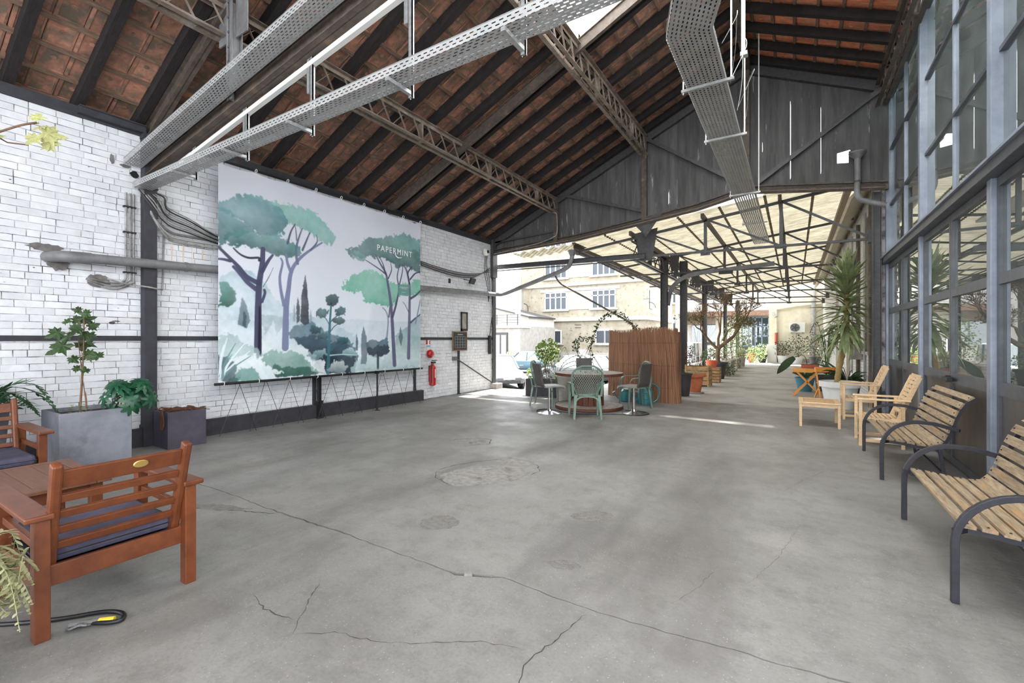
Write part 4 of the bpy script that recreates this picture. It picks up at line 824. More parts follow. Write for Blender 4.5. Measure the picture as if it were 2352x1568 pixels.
# ------------------------------------------------------------------ parked vehicles
pm('tyre', (40, 40, 42), None, rough=.85); glassmat('car_glass', (.35, .42, .45, 1), .25); pm('car_seat', (60, 62, 66), None, rough=.8); pm('headlamp', (220, 226, 230), None, rough=.15); pm('tail_red', (190, 60, 50), None, rough=.3)
def vehicle(name, label, cat, loc, rz, L, W, H, col, hood=.26, tail=.16, belt=.58, van=False):
    pm('paint_' + label.split()[0], col, tuple(q * .96 for q in col), 2, .28, .15)
    pt = 'paint_' + label.split()[0]; t = thing(name, label, cat, loc, rz); gz = .19 * H / 1.5
    zb = H * belt; wr_ = .2 * H if not van else .17 * H; wr_ = .32
    # body sections from tail to nose (x, lower z, upper z, half width)
    x0, x1 = -L / 2, L / 2
    S_ = [(x0, .42, zb * .86, .40), (x0 + .06 * L, .26, zb * .98, .475), (x0 + tail * L, .22, zb, .5), (0, .2, zb, .5), (x1 - hood * L, .22, zb * .98, .5), (x1 - .1 * L, .24, zb * .86, .49), (x1 - .03 * L, .28, zb * .72, .45), (x1, .36, zb * .6, .38)]
    rows = []
    for x, zl, zu, hw in S_:
        w_ = hw * W; m_ = (zl + zu) / 2
        rows.append([(x, -w_ * .9, zl), (x, -w_, zl + .1), (x, -w_ * 1.0, m_), (x, -w_ * .93, zu - .05), (x, -w_ * .8, zu), (x, w_ * .8, zu), (x, w_ * .93, zu - .05), (x, w_, m_), (x, w_, zl + .1), (x, w_ * .9, zl)])
    m_ = MB(); m_.grid(rows); n = len(rows); m_.f.append(tuple(range(10))); m_.f.append(tuple(range((n - 1) * 10 + 9, (n - 1) * 10 - 1, -1)))
    for i in range(n - 1): m_.f.append((i * 10 + 9, i * 10, (i + 1) * 10, (i + 1) * 10 + 9))
    m_.build('body', pt, t, smooth=50)
    ca, cb = x0 + tail * L * (.3 if van else 1), x1 - hood * L
    ra, rb = ca + (.05 if van else .12) * L, cb - (.08 if van else .17) * L; wb_, wt = W * .44, W * (.42 if van else .36)
    m_ = MB(); base = [(ca, -wb_, zb - .03), (cb, -wb_, zb - .03), (cb, wb_, zb - .03), (ca, wb_, zb - .03)]; top = [(ra, -wt, H - .05), (rb, -wt, H - .05), (rb, wt, H - .05), (ra, wt, H - .05)]
    m_._add(base + top, [(0, 1, 5, 4), (1, 2, 6, 5), (2, 3, 7, 6), (3, 0, 4, 7)]); m_.build('glasshouse', 'car_glass', t)
    m_ = MB(); m_._add([(ra - .03, -wt - .02, H - .06), (rb + .03, -wt - .02, H - .06), (rb + .03, wt + .02, H - .06), (ra - .03, wt + .02, H - .06), (ra + .08, -wt + .1, H), (rb - .08, -wt + .1, H), (rb - .08, wt - .1, H), (ra + .08, wt - .1, H)], [(0, 3, 2, 1), (4, 5, 6, 7), (0, 1, 5, 4), (1, 2, 6, 5), (2, 3, 7, 6), (3, 0, 4, 7)]); m_.build('roof', pt, t, smooth=60)
    for s_ in (-1, 1):
        for (a, b) in ((base[0], top[0]), (base[1], top[1])): MB().bar((a[0], s_ * wb_, a[2]), (b[0], s_ * wt, b[2]), .06, .07).build('pillar', pt, t)
        q = .45; MB().bar((ca + (cb - ca) * q, s_ * (wb_ + .005), zb), (ra + (rb - ra) * q, s_ * (wt + .005), H - .05), .05, .09).build('pillar', pt, t)
        for wx in (x0 + .19 * L, x1 - .19 * L):
            whl = MB().lathe([(wr_ * .62, -.1), (wr_ * .95, -.1), (wr_, -.07), (wr_, .07), (wr_ * .95, .1), (wr_ * .62, .1)], (0, 0, 0), 20, False, False).build('wheel', 'tyre', t, smooth=40)
            whl.location = (wx, s_ * (W / 2 - .1), wr_); whl.rotation_euler = (rad(90), 0, 0)
            MB().lathe([(wr_ * .62, 0), (wr_ * .55, .02), (.03, .03)], (0, 0, .07 * -s_), 20).build('hub', 'steel_dark', whl)
            for k in range(5): MB().box((wr_ * .32, 0, -s_ * .1), (wr_ * .56, .07, .03)).build('spoke', 'galva', whl).rotation_euler = (0, 0, 2 * math.pi * k / 5)
            MB().lathe([(wr_ + .035, -.05), (wr_ + .07, -.05), (wr_ + .07, .05), (wr_ + .035, .05)], (0, 0, 0), 20, False, False).build('arch_trim', 'steel_dark', t).matrix_local = Matrix.Translation((wx, s_ * (W / 2 - .06), wr_)) @ Matrix.Rotation(rad(90), 4, 'X')
        MB().ball((x1 - .05 * L, s_ * W * .33, zb * .66), .1, .17, .07).build('headlamp', 'headlamp', t, smooth=60); MB().bx(x0 - .01, x0 + .06, s_ * W * .36 - .1, s_ * W * .36 + .1, zb * .7, zb * .86).build('tail_lamp', 'tail_red', t, bevel=.01)
        MB().box((cb - .1, s_ * (W / 2 + .06), zb + .06), (.12, .18, .12)).build('mirror', pt, t, bevel=.02)
    for s_ in (-.14, .14): MB().ball((x1 - .01, s_ * 1.0, zb * .56), .03, .11, .09).build('grille', 'steel_dark', t, smooth=60)
    MB().bx(x1 - .02, x1 + .02, -.5 * W * .6, .5 * W * .6, .3, .42).build('air_intake', 'steel_dark', t, bevel=.01); MB().bx(x1, x1 + .025, -.26, .26, .46, .57).build('number_plate', 'window_white', t)
    MB().bx(ca + .3, cb - .4, -wb_ * .7, wb_ * .7, zb - .2, zb + .15).build('seats', 'car_seat', t, bevel=.05)
    return t
vehicle('suv', 'silver suv parked just outside the corner column', 'car', (-12.05, 18.15, GZ), rad(-42), 3.9, 1.72, 1.5, (112, 115, 120), hood=.28, belt=.6)
vehicle('hatchback', 'blue small old hatchback parked behind the silver car', 'car', (-15.5, 26.5, GZ), rad(-160), 3.6, 1.55, 1.4, (72, 104, 118))
vehicle('estate_car', 'pale grey estate car parked behind the spool table', 'car', (-9.6, 21.8, GZ), rad(172), 4.2, 1.7, 1.42, (104, 108, 113), hood=.24, tail=.05)
vehicle('saloon_car', 'white saloon parked near the climbing vine', 'car', (-8.3, 27.5, GZ), rad(175), 4.2, 1.7, 1.42, (132, 134, 136))
vehicle('van', 'white boxy van parked beyond the canopy columns', 'van', (-6.9, 35.6, GZ), rad(-95), 4.2, 1.8, 2.0, (146, 146, 146), hood=.16, tail=.05, belt=.5, van=True)
t = thing('scooter', 'pale motor scooter parked by the low grey house', 'scooter', (-19.0, 26.5, GZ), rad(-30))
for x in (-.6, .6): MB().lathe([(.14, -.05), (.24, -.06), (.24, .06), (.14, .05)], (0, 0, 0), 16, False, False).build('wheel', 'tyre', t).matrix_local = Matrix.Translation((x, 0, .24)) @ Matrix.Rotation(rad(90), 4, 'X')
MB().sweep([(-.75, 0, .6), (-.2, 0, .55), (0, 0, .35), (.35, 0, .35), (.5, 0, .9)], .3, .2, (0, 1, 0)).build('body', 'white_metal', t, bevel=.04); MB().bx(-.75, -.1, -.14, .14, .7, .8).build('seat', 'black', t, bevel=.03); MB().tube([(.5, -.32, 1.05), (.5, .32, 1.05)], .02, 6).build('handlebar', 'black', t)
# ------------------------------------------------------------------ printed banner
BX = -7.5
def bpos(u, v):        # photo print position -> point of the banner plane
    a = (u - 1176) / FPX; s, c = math.sin(YAW), math.cos(YAW); t = BX / (-s + a * c)
    return t * (c + a * s), CAMZ + t * (778 - v) / FPX
def cb(cx, cy): return bpos(480 + cx / 2.614, 360 + cy / 2.614)
BY0, BY1, BZ0, BZ1 = 3.55, 7.985, .825, 4.215
NW, NH = 500, 382
Yg, Zg = np.meshgrid(np.linspace(BY0, BY1, NW), np.linspace(BZ0, BZ1, NH))
nr = np.random.default_rng(4)
def vnoise(cells, oct=4):
    out = np.zeros_like(Yg); amp = 1; tot = 0; c = cells
    for _ in range(oct):
        nx, ny = int((BY1 - BY0) * c) + 3, int((BZ1 - BZ0) * c) + 3; g_ = nr.random((ny, nx))
        fx = (Yg - BY0) * c; fy = (Zg - BZ0) * c; ix, iy = fx.astype(int), fy.astype(int); tx, ty_ = fx - ix, fy - iy; tx = tx * tx * (3 - 2 * tx); ty_ = ty_ * ty_ * (3 - 2 * ty_)
        out += amp * ((g_[iy, ix] * (1 - tx) + g_[iy, ix + 1] * tx) * (1 - ty_) + (g_[iy + 1, ix] * (1 - tx) + g_[iy + 1, ix + 1] * tx) * ty_); tot += amp; amp *= .55; c *= 2
    return out / tot
N1, N2, N3, N4, N5, N6 = vnoise(3), vnoise(3), vnoise(1.2), vnoise(10, 3), vnoise(22, 2), vnoise(22, 2)
def lin(c): return np.array(srgb(c)[:3])
h = (Zg - BZ0) / (BZ1 - BZ0)
A = lin((216, 224, 232))[None, None] * (1 - h[..., None]) + lin((202, 204, 216))[None, None] * h[..., None]
A = A * (1 + .04 * (N3[..., None] - .5))
def inside(P, jx, jy):
    m = np.zeros(Yg.shape, bool); n = len(P); X, Z = Yg + jx, Zg + jy
    for i in range(n):
        (x0, z0), (x1, z1) = P[i], P[(i + 1) % n]
        c = ((z0 > Z) != (z1 > Z)); 
        with np.errstate(divide='ignore', invalid='ignore'): xi = (x1 - x0) * (Z - z0) / (z1 - z0 if z1 != z0 else 1e-9) + x0
        m ^= c & (X < xi)
    return m
def soft(m, k=1):
    a = m.astype(float)
    for _ in range(k): a = (np.pad(a, 1, 'edge')[:-2, 1:-1] + np.pad(a, 1, 'edge')[2:, 1:-1] + np.pad(a, 1, 'edge')[1:-1, :-2] + np.pad(a, 1, 'edge')[1:-1, 2:] + 2 * a) / 6
    return a
def paint(P, c1, c2=None, al=.9, rag=.06, wash=.25, k=1, crop=True):
    """watercolour patch: ragged outline, wash noise, optional vertical blend c1(top)->c2(bottom)"""
    global A
    Q = [cb(*p) for p in P] if crop else P
    m = inside(Q, (N1 - .5) * rag * 2.2 + (N5 - .5) * rag * 1.7, (N2 - .5) * rag * 2.2 + (N6 - .5) * rag * 1.7)
    if not m.any(): return
    a = soft(m, k) * al * (1 - wash * np.clip(N2 * 2.2 - .5, 0, 1))
    z = [q[1] for q in Q]; t = np.clip((max(z) - Zg) / (max(z) - min(z) + 1e-6) + (N1 - .5) * 1.1, 0, 1)[..., None]
    col = lin(c1) * (1 - t) + lin(c2 or c1) * t; col = col * (1 + wash * (N4[..., None] - .5) * .9)
    A = A * (1 - a[..., None]) + col * a[..., None]
def stroke(P, w0, w1, c, al=.95, k=1, wob=.5):
    global A
    Q = [cb(*p) for p in P]; pp = spline([(q[0], q[1], 0) for q in Q], 5); n = len(pp); d = np.full(Yg.shape, 9.)
    sc = .00175
    for i in range(n - 1):
        a, b = pp[i], pp[i + 1]; w = (w0 + (w1 - w0) * i / (n - 1)) * sc; ab = b - a; L2 = ab.length_squared + 1e-9
        t = np.clip(((Yg - a.x) * ab.x + (Zg - a.y) * ab.y) / L2, 0, 1); d = np.minimum(d, np.hypot(Yg - a.x - t * ab.x, Zg - a.y - t * ab.y) + (N4 - .5) * .008 * wob - w)
    m = np.clip(.5 - d / .009, 0, 1) * al; A = A * (1 - m[..., None]) + (lin(c) * (1 + .3 * (N2[..., None] - .5))) * m[..., None]
# far hills
paint([(60, 720), (130, 690), (240, 690), (330, 760), (400, 850), (470, 900), (500, 940), (520, 1110), (60, 1110)], (160, 192, 202), (205, 218, 226), .75, .05, .5)
paint([(760, 980), (880, 975), (1000, 985), (1100, 990), (1270, 990), (1270, 1150), (760, 1150)], (188, 202, 216), (205, 216, 224), .6, .02)
paint([(480, 930), (600, 955), (700, 970), (780, 1020), (870, 1075), (940, 1150), (480, 1150)], (168, 192, 204), (190, 208, 216), .75, .05)
paint([(1120, 1080), (1200, 1010), (1275, 950), (1275, 1180), (1120, 1180)], (132, 170, 178), (170, 196, 200), .8, .05)
paint([(300, 960), (340, 1075), (380, 980), (410, 1070), (450, 985), (430, 960), (330, 950)], (165, 182, 188), None, .6, .03)
# dark valley
paint([(470, 1050), (520, 1010), (620, 995), (700, 1035), (780, 1075), (860, 1120), (890, 1200), (880, 1300), (640, 1300), (600, 1150), (540, 1120)], (104, 142, 160), (30, 52, 66), .95, .05)
paint([(935, 1120), (985, 1080), (1020, 1115), (1065, 1085), (1085, 1170), (1000, 1200), (945, 1180)], (84, 124, 146), (40, 66, 82), .95, .04)
paint([(500, 1075), (600, 1060), (720, 1090), (850, 1140), (885, 1220), (870, 1300), (680, 1300), (640, 1180), (560, 1130)], (70, 104, 124), (22, 40, 54), .92, .06, .15)
paint([(945, 1150), (1000, 1130), (1080, 1140), (1080, 1180), (1000, 1200), (945, 1185)], (46, 74, 92), (30, 52, 68), .85, .05, .15)
# pale undergrowth
paint([(60, 1110), (200, 1120), (300, 1100), (470, 1100), (560, 1150), (640, 1180), (640, 1310), (60, 1345)], (214, 226, 230), (200, 216, 220), .8, .06)
paint([(840, 1300), (880, 1215), (960, 1175), (1040, 1200), (1110, 1170), (1180, 1190), (1270, 1140), (1270, 1260), (1000, 1300)], (200, 216, 218), (170, 196, 198), .9, .09)
paint([(1130, 1140), (1200, 1080), (1275, 1060), (1275, 1230), (1150, 1240)], (158, 186, 186), (196, 212, 212), .7, .1)
# cypresses
paint([(205, 840), (228, 900), (247, 985), (225, 1030), (172, 1010), (190, 900)], (112, 138, 150), (90, 116, 130), .85, .015)
paint([(212, 920), (225, 960), (222, 1025), (205, 1015), (203, 950)], (62, 84, 98), None, .8, .01)
paint([(575, 705), (591, 800), (599, 900), (600, 1000), (575, 1010), (550, 990), (552, 880), (562, 780)], (52, 58, 78), (40, 44, 62), .97, .012)
paint([(533, 840), (546, 900), (546, 985), (525, 1000), (524, 900)], (56, 64, 84), None, .95, .01); paint([(512, 880), (520, 940), (518, 990), (503, 985), (505, 920)], (150, 168, 182), None, .8, .01); paint([(611, 905), (618, 950), (616, 1000), (603, 990)], (150, 168, 182), None, .8, .01)
paint([(925, 1015), (941, 1080), (946, 1180), (942, 1245), (908, 1245), (910, 1100)], (100, 122, 138), (120, 142, 154), .92, .015); paint([(885, 1058), (894, 1110), (891, 1165), (877, 1160)], (76, 108, 130), None, .9, .01); paint([(1150, 1018), (1167, 1080), (1155, 1137), (1140, 1085)], (112, 134, 146), (84, 108, 122), .9, .012)
# crowns of the tall pines
paint([(360, 265), (430, 283), (560, 298), (660, 360), (720, 420), (768, 480), (745, 525), (690, 525), (650, 490), (580, 445), (520, 412), (470, 385), (400, 330)], (146, 196, 190), (128, 182, 174), .95, .06)
paint([(58, 262), (100, 243), (200, 243), (350, 262), (430, 305), (492, 405), (450, 465), (380, 478), (270, 445), (180, 360), (58, 320)], (124, 172, 178), (74, 130, 138), .95, .06)
paint([(58, 300), (130, 325), (200, 385), (290, 455), (200, 480), (110, 480), (100, 525), (58, 535)], (106, 160, 164), (54, 112, 116), .95, .06)
paint([(100, 470), (150, 438), (230, 450), (300, 458), (420, 468), (480, 508), (535, 552), (538, 592), (480, 604), (410, 592), (330, 552), (240, 548), (170, 545), (105, 512)], (108, 164, 164), (48, 108, 108), .96, .06)
paint([(58, 745), (120, 762), (178, 810), (172, 862), (130, 902), (58, 912)], (104, 162, 146), (30, 96, 78), .95, .05)
paint([(795, 790), (835, 740), (860, 712), (920, 690), (950, 665), (1010, 688), (1060, 740), (1120, 760), (1272, 750), (1272, 835), (1150, 835), (1110, 905), (1040, 908), (960, 882), (920, 852), (905, 812), (860, 822), (820, 812)], (134, 200, 178), (104, 184, 158), .95, .08)
paint([(832, 562), (870, 538), (900, 512), (940, 482), (1010, 488), (1080, 468), (1180, 472), (1275, 500), (1275, 705), (1200, 668), (1120, 660), (1040, 615), (960, 592), (900, 606), (860, 592)], (112, 160, 160), (62, 112, 112), .96, .07)
paint([(1080, 470), (1180, 470), (1275, 500), (1275, 570), (1180, 560), (1090, 530)], (138, 182, 178), None, .7, .08)
paint([(832, 556), (900, 560), (950, 600), (925, 632), (860, 602)], (146, 180, 182), (110, 150, 152), .9, .05)
# trunks
VI, VL, VD = (74, 74, 112), (128, 136, 172), (34, 32, 58)
stroke([(292, 1185), (294, 1000), (296, 880), (302, 760), (320, 640), (324, 555)], 36, 22, VI); stroke([(300, 1185), (303, 1000), (303, 900)], 14, 8, VD)
stroke([(300, 760), (230, 720), (180, 660), (120, 600), (58, 540)], 24, 12, VI); stroke([(285, 795), (230, 750), (180, 690), (150, 660)], 24, 14, (84, 84, 122)); stroke([(130, 625), (90, 615), (58, 612)], 14, 8, VI)
stroke([(302, 622), (298, 606), (240, 606), (190, 585), (150, 548)], 12, 7, VD); stroke([(318, 690), (352, 630), (382, 590)], 20, 10, VI); stroke([(318, 870), (335, 820), (332, 800)], 14, 12, VI); stroke([(325, 780), (360, 720), (385, 665)], 4, 2, (96, 110, 120))
stroke([(456, 1145), (459, 1000), (462, 900), (475, 800), (492, 690), (535, 620), (600, 565), (680, 515)], 36, 8, VL); stroke([(448, 890), (430, 800), (424, 720), (440, 640), (430, 610)], 18, 8, VL); stroke([(490, 690), (470, 640), (462, 590)], 18, 12, VL); stroke([(530, 640), (520, 560), (540, 480), (560, 430)], 16, 5, (116, 124, 154)); stroke([(470, 520), (490, 450), (515, 405)], 12, 5, (92, 100, 130)); stroke([(560, 560), (590, 490), (605, 455)], 12, 5, (104, 112, 142)); stroke([(610, 560), (650, 510), (645, 470)], 10, 4, (104, 112, 142)); stroke([(525, 500), (520, 440), (515, 415)], 7, 3, (104, 112, 142))
stroke([(1116, 1248), (1106, 1080), (1098, 960), (1088, 860), (1072, 760), (1060, 700), (1030, 650), (1000, 590)], 32, 8, (108, 106, 146)); stroke([(1102, 960), (1125, 880), (1140, 790), (1130, 720), (1145, 650)], 18, 6, (92, 92, 128)); stroke([(1062, 710), (1040, 640), (1020, 600)], 10, 4, VI); stroke([(1060, 705), (1000, 660), (940, 620)], 9, 4, VI); stroke([(1075, 730), (1095, 680), (1090, 640)], 9, 4, VI); stroke([(1140, 780), (1160, 700), (1165, 650)], 10, 5, VI)
stroke([(1200, 1205), (1204, 1040), (1206, 900), (1206, 780), (1190, 690), (1170, 650)], 28, 12, (116, 114, 148)); stroke([(1206, 760), (1195, 700), (1220, 660)], 14, 8, VI); stroke([(1210, 735), (1240, 700), (1275, 690)], 12, 7, VI); stroke([(1212, 850), (1245, 830), (1275, 800)], 16, 10, (92, 92, 126)); stroke([(1212, 995), (1240, 970), (1275, 942)], 14, 9, (92, 92, 126)); stroke([(1242, 1000), (1258, 920), (1270, 860)], 12, 8, (140, 152, 176)); stroke([(1200, 930), (1180, 890), (1165, 870)], 6, 3, VI)
stroke([(1068, 1080), (1075, 980), (1062, 930), (1040, 905)], 14, 6, (150, 164, 184)); stroke([(1080, 960), (1085, 900)], 12, 8, (104, 108, 140)); stroke([(1013, 1270), (1013, 1175)], 18, 20, (54, 76, 94), .9)
# small tiered pine
stroke([(716, 1295), (722, 1150), (728, 1000), (736, 880)], 22, 10, (70, 128, 142))
for x0, y0, rx, ry, c in ((740, 862, 40, 38, (44, 84, 90)), (682, 940, 38, 28, (64, 116, 118)), (790, 930, 30, 26, (58, 108, 112)), (782, 985, 40, 22, (62, 104, 108)), (640, 1038, 36, 24, (60, 104, 112)), (690, 1070, 32, 22, (70, 112, 120)), (800, 1105, 36, 20, (52, 96, 106))):
    paint([(x0 + rx * math.cos(q), y0 + ry * math.sin(q)) for q in [k * math.pi / 7 for k in range(14)]], tuple(min(255, v + 22) for v in c), tuple(v * .6 for v in c), .95, .04)
for x0, y0 in ((682, 955), (790, 945), (782, 1000), (690, 1085), (800, 1115)): stroke([(x0, y0), ((x0 + 728) / 2, y0 + 18), (726, y0 + 55)], 5, 6, (70, 118, 130))
# bushes in front
paint([(58, 1100), (100, 1058), (150, 1060), (200, 1110), (275, 1150), (310, 1200), (200, 1240), (58, 1260)], (152, 186, 184), (188, 208, 208), .85, .06)
paint([(640, 1160), (700, 1145), (715, 1190), (660, 1210), (600, 1195)], (196, 222, 224), (120, 160, 166), .9, .06); paint([(805, 1150), (850, 1140), (885, 1180), (850, 1195), (800, 1180)], (196, 222, 224), (120, 168, 174), .9, .05); stroke([(730, 1192), (800, 1186), (885, 1190)], 7, 5, (170, 206, 210))
paint([(720, 1290), (740, 1235), (800, 1225), (830, 1255), (815, 1300)], (206, 216, 218), (132, 152, 158), .92, .06); paint([(590, 1290), (600, 1215), (700, 1215), (705, 1300)], (226, 234, 238), None, .9, .04)
paint([(300, 1215), (340, 1178), (420, 1158), (520, 1165), (590, 1215), (650, 1285), (650, 1315), (400, 1325), (330, 1275)], (150, 186, 178), (110, 158, 146), .92, .06)
paint([(368, 1275), (400, 1243), (440, 1268), (480, 1256), (520, 1272), (560, 1256), (600, 1262), (650, 1305), (400, 1335)], (62, 122, 106), (48, 100, 88), .95, .03)
paint([(150, 1210), (250, 1178), (330, 1235), (430, 1308), (300, 1335), (180, 1270)], (232, 238, 240), (216, 228, 230), .92, .07)
paint([(120, 1345), (200, 1258), (260, 1270), (318, 1302), (318, 1345)], (116, 172, 160), (70, 150, 130), .92, .06)
paint([(58, 1200), (120, 1200), (180, 1260), (160, 1350), (58, 1350)], (60, 104, 116), (36, 70, 84), .85, .06)
for q, (x1, y1) in enumerate(((110, 1090), (160, 1120), (210, 1125), (245, 1165), (250, 1195), (90, 1130), (190, 1150), (140, 1185))): stroke([(62 + q * 3, 1330), ((62 + x1) / 2 - 8, (1330 + y1) / 2), (x1, y1)], 13, 2, (222, 232, 238) if q % 3 != 1 else (120, 164, 166), .9)
paint([(860, 1300), (900, 1268), (1000, 1278), (1100, 1262), (1270, 1255), (1270, 1300)], (150, 186, 186), (196, 212, 214), .6, .06)
paint([(1134, 764), (1206, 770), (1206, 836), (1134, 830)], (112, 158, 154), None, .9, 0, .1)
for yy, x0, x1 in ((782, 1145, 1198), (790, 1155, 1188), (812, 1158, 1185)): stroke([(x0, yy), (x1, yy + 3)], 4, 4, (190, 208, 206), .8, wob=1.5)
A = np.clip(A, 0, 1); lum = A.mean(-1, keepdims=True); A = A * np.clip(.55 + .66 * lum, .52, 1.0)
ban = thing('banner', 'large hanging canvas banner printed with watercolour umbrella pines', 'banner', (BX, (BY0 + BY1) / 2, BZ0))
me = bpy.data.meshes.new('canvas'); Xg = BX + .012 * np.sin(Yg * 3.1 + .6 * np.sin(Zg * 1.7)) * (1 - .3 * h) + .02 * np.exp(-((Yg - 6.2 - .28 * (Zg - 1)) / .12) ** 2) * (1 - h)
topsag = .035 * (np.abs(np.sin((Yg - BY0) / .46 * math.pi)) - 1) * h ** 8 * -1
co = np.stack([Xg - BX, Yg - ban.location.y, Zg - BZ0 - (.035 - topsag) * h ** 8 * 0 - .03 * np.abs(np.sin((Yg - BY0) / .5546 * math.pi)) * h ** 12], -1).reshape(-1, 3)
idx = np.arange(NW * NH).reshape(NH, NW); fc = np.stack([idx[:-1, :-1], idx[:-1, 1:], idx[1:, 1:], idx[1:, :-1]], -1).reshape(-1, 4)
me.vertices.add(len(co)); me.vertices.foreach_set('co', co.ravel()); me.loops.add(fc.size); me.loops.foreach_set('vertex_index', fc.ravel().astype(np.int32))
me.polygons.add(len(fc)); me.polygons.foreach_set('loop_start', np.arange(0, fc.size, 4, dtype=np.int32)); me.polygons.foreach_set('loop_total', np.full(len(fc), 4, dtype=np.int32)); me.polygons.foreach_set('use_smooth', np.ones(len(fc), bool)); me.update(); me.validate()
at = me.color_attributes.new('print', 'FLOAT_COLOR', 'POINT'); at.data.foreach_set('color', np.concatenate([A.reshape(-1, 3), np.ones((NW * NH, 1))], 1).ravel().astype(np.float32))
pm('canvas', (220, 220, 220), None, rough=.42); nt = M['canvas'].node_tree; va = nt.nodes.new('ShaderNodeVertexColor'); va.layer_name = 'print'; nt.links.new(va.outputs[0], nt.nodes['Principled BSDF'].inputs['Base Color'])
me.materials.append(M['canvas']); o = bpy.data.objects.new('canvas', me); COL.objects.link(o); o.parent = ban
# lettering
pm('print_white', (236, 238, 238), None, rough=.5)
def text_mesh(name, body, size, mat, parent, mtx, sp=1.0, ext=.0015):
    cu = bpy.data.curves.new(name, 'FONT'); cu.body = body; cu.size = size; cu.space_character = sp; cu.extrude = ext; cu.resolution_u = 3
    tmp = bpy.data.objects.new(name, cu); COL.objects.link(tmp); dg = bpy.context.evaluated_depsgraph_get(); me = bpy.data.meshes.new_from_object(tmp.evaluated_get(dg)); bpy.data.objects.remove(tmp); bpy.data.curves.remove(cu)
    me.materials.clear(); me.materials.append(M[mat]); o = bpy.data.objects.new(name, me); COL.objects.link(o); o.parent = parent; o.matrix_local = mtx; return o
WALLM = Matrix(((0, 0, 1, 0), (1, 0, 0, 0), (0, 1, 0, 0), (0, 0, 0, 1)))     # text facing +x, reading along +y
y0, z0 = cb(1003, 560); y1, _ = cb(1212, 590)
lt = text_mesh('lettering', 'PAPERMINT', .2, 'print_white', ban, Matrix.Translation((.024, y0 - ban.location.y, z0 - BZ0 + .0)) @ WALLM, 1.22)
sc = (y1 - y0) / max(lt.dimensions.x, .01); lt.scale = (sc, sc * 1.04, 1)
cyr, czr = cb(1112, 583); MB().tube([(.0, 0, 0), (.0, .03, -.055), (0, .09, -.085), (0, .17, -.075), (0, .2, -.06)], [.008, .011, .012, .01, .007], 6).build('letter_swash', 'print_white', ban, loc=(.026, cyr - ban.location.y, czr - BZ0 + .01))
# bottom rod, ties, cords
MB().tube([(0.01, BY0 - .06 - ban.location.y, -.02), (0.01, BY1 + .05 - ban.location.y, -.02)], .022, 10).build('bottom_rod', 'black', ban, smooth=50)
tie = MB().tube(arc((0, 0, 0), .03, 0, 2 * math.pi, 10, (1, 0, 0), (0, 0, 1)), .006, 5, False).mesh('tie', 'white_metal')
for k in range(9): inst('tie', tie, ban, (.01, -2.2 + k * .55, 3.42)); inst('tie', tie, ban, (.01, -2.15 + k * .54, -.015))
mb = MB().bx(-7.56, -7.5, BY0 - .05, 8.15, 4.27, 4.32).build('banner_rail', 'black'); tag(mb, 'dark rail above the banner under the wall plate', 'rail')
for i, y in enumerate([3.85 + .42 * k for k in range(10)]):
    c = thing('tie_cord', 'thin dark cord from banner rod to floor, %s' % ['first from the planters', 'second from the planters', 'third from the planters', 'fourth from the planters', 'fifth from the planters', 'sixth from the planters', 'seventh from the planters', 'eighth from the planters', 'ninth from the planters', 'last before the extinguisher'][i], 'cord', (BX, y, 0), group='cords under the banner')
    MB().tube([(.01, 0, .8), (.03, -.26 if i % 2 else .26, .006)], .004, 5).build('strand', 'black', c); MB().tube([(.01, 0.02, .8), (.03, .3 if i % 2 else -.3, .006)], .004, 5).build('strand', 'black', c)
c = thing('banner_prop', 'thin dark prop between floor and banner rod', 'post', (-7.44, 6.62, 0)); MB().tube([(0, 0, 0), (0, 0, .8)], .018, 8).build('tube', 'black', c); MB().bx(-.04, .04, -.04, .04, 0, .01).build('foot', 'black', c); MB().bx(-.05, .03, -.03, .03, .77, .83).build('clamp', 'black', c)
c = thing('rod_stand', 'dark upright foot bracket below the banner middle', 'post', (-7.66, 5.4, 0)); MB().bx(-.03, .03, -.03, .03, 0, .8).build('shaft', 'black', c); MB().bx(-.05, .06, -.05, .05, .25, .33).build('clamp', 'black', c); MB().bx(-.03, .06, -.06, .06, 0, .015).build('foot', 'black', c)
# ------------------------------------------------------------------ conduits and cables at the column
c = thing('conduit_bundle', 'grey vertical conduits clipped beside the dark wall column', 'pipe', (-7.77, 2.58, 2.2))
for k, yy in enumerate((2.5, 2.545, 2.585)): MB().tube([(-7.765, yy, 2.33 - .03 * k), (-7.765, yy, 3.5)], .013, 6).build('conduit', 'cable_grey', c, world=True, smooth=60)
for k in range(3): MB().tube(spline([(-7.765, 2.5 + .042 * k, 2.34 - .03 * k), (-7.765, 2.46, 2.27 - .035 * k), (-7.765, 2.32, 2.25 - .04 * k), (-7.765, 2.1, 2.29 - .02 * k)], 5), .013, 6).build('conduit_bend', 'cable_grey', c, world=True, smooth=60)
for z in (2.4, 2.95, 3.3): MB().bx(-7.79, -7.745, 2.47, 2.61, z, z + .02).build('saddle', 'black', c, world=True)
c = thing('cable_loom', 'drooping loom of grey and black cables from the tray to the banner', 'cable', (-7.7, 2.8, 3.2))
for k in range(8):
    MB().tube(spline([(-7.7, 2.62 + .02 * k, 3.57), (-7.66, 2.72 + .03 * k, 3.4 + .02 * k), (-7.68, 2.95, 3.2 + .035 * k - .05), (-7.7, 3.25, 3.08 + .03 * k), (-7.74, 3.7, 3.0 + .016 * k), (-7.75, 4.3, 3.0 + .012 * k)], 6), .008 + .003 * (k % 3 == 0), 6).build('cable', ('cable', 'cable_grey', 'cable_grey')[k % 3], c, world=True, smooth=60)
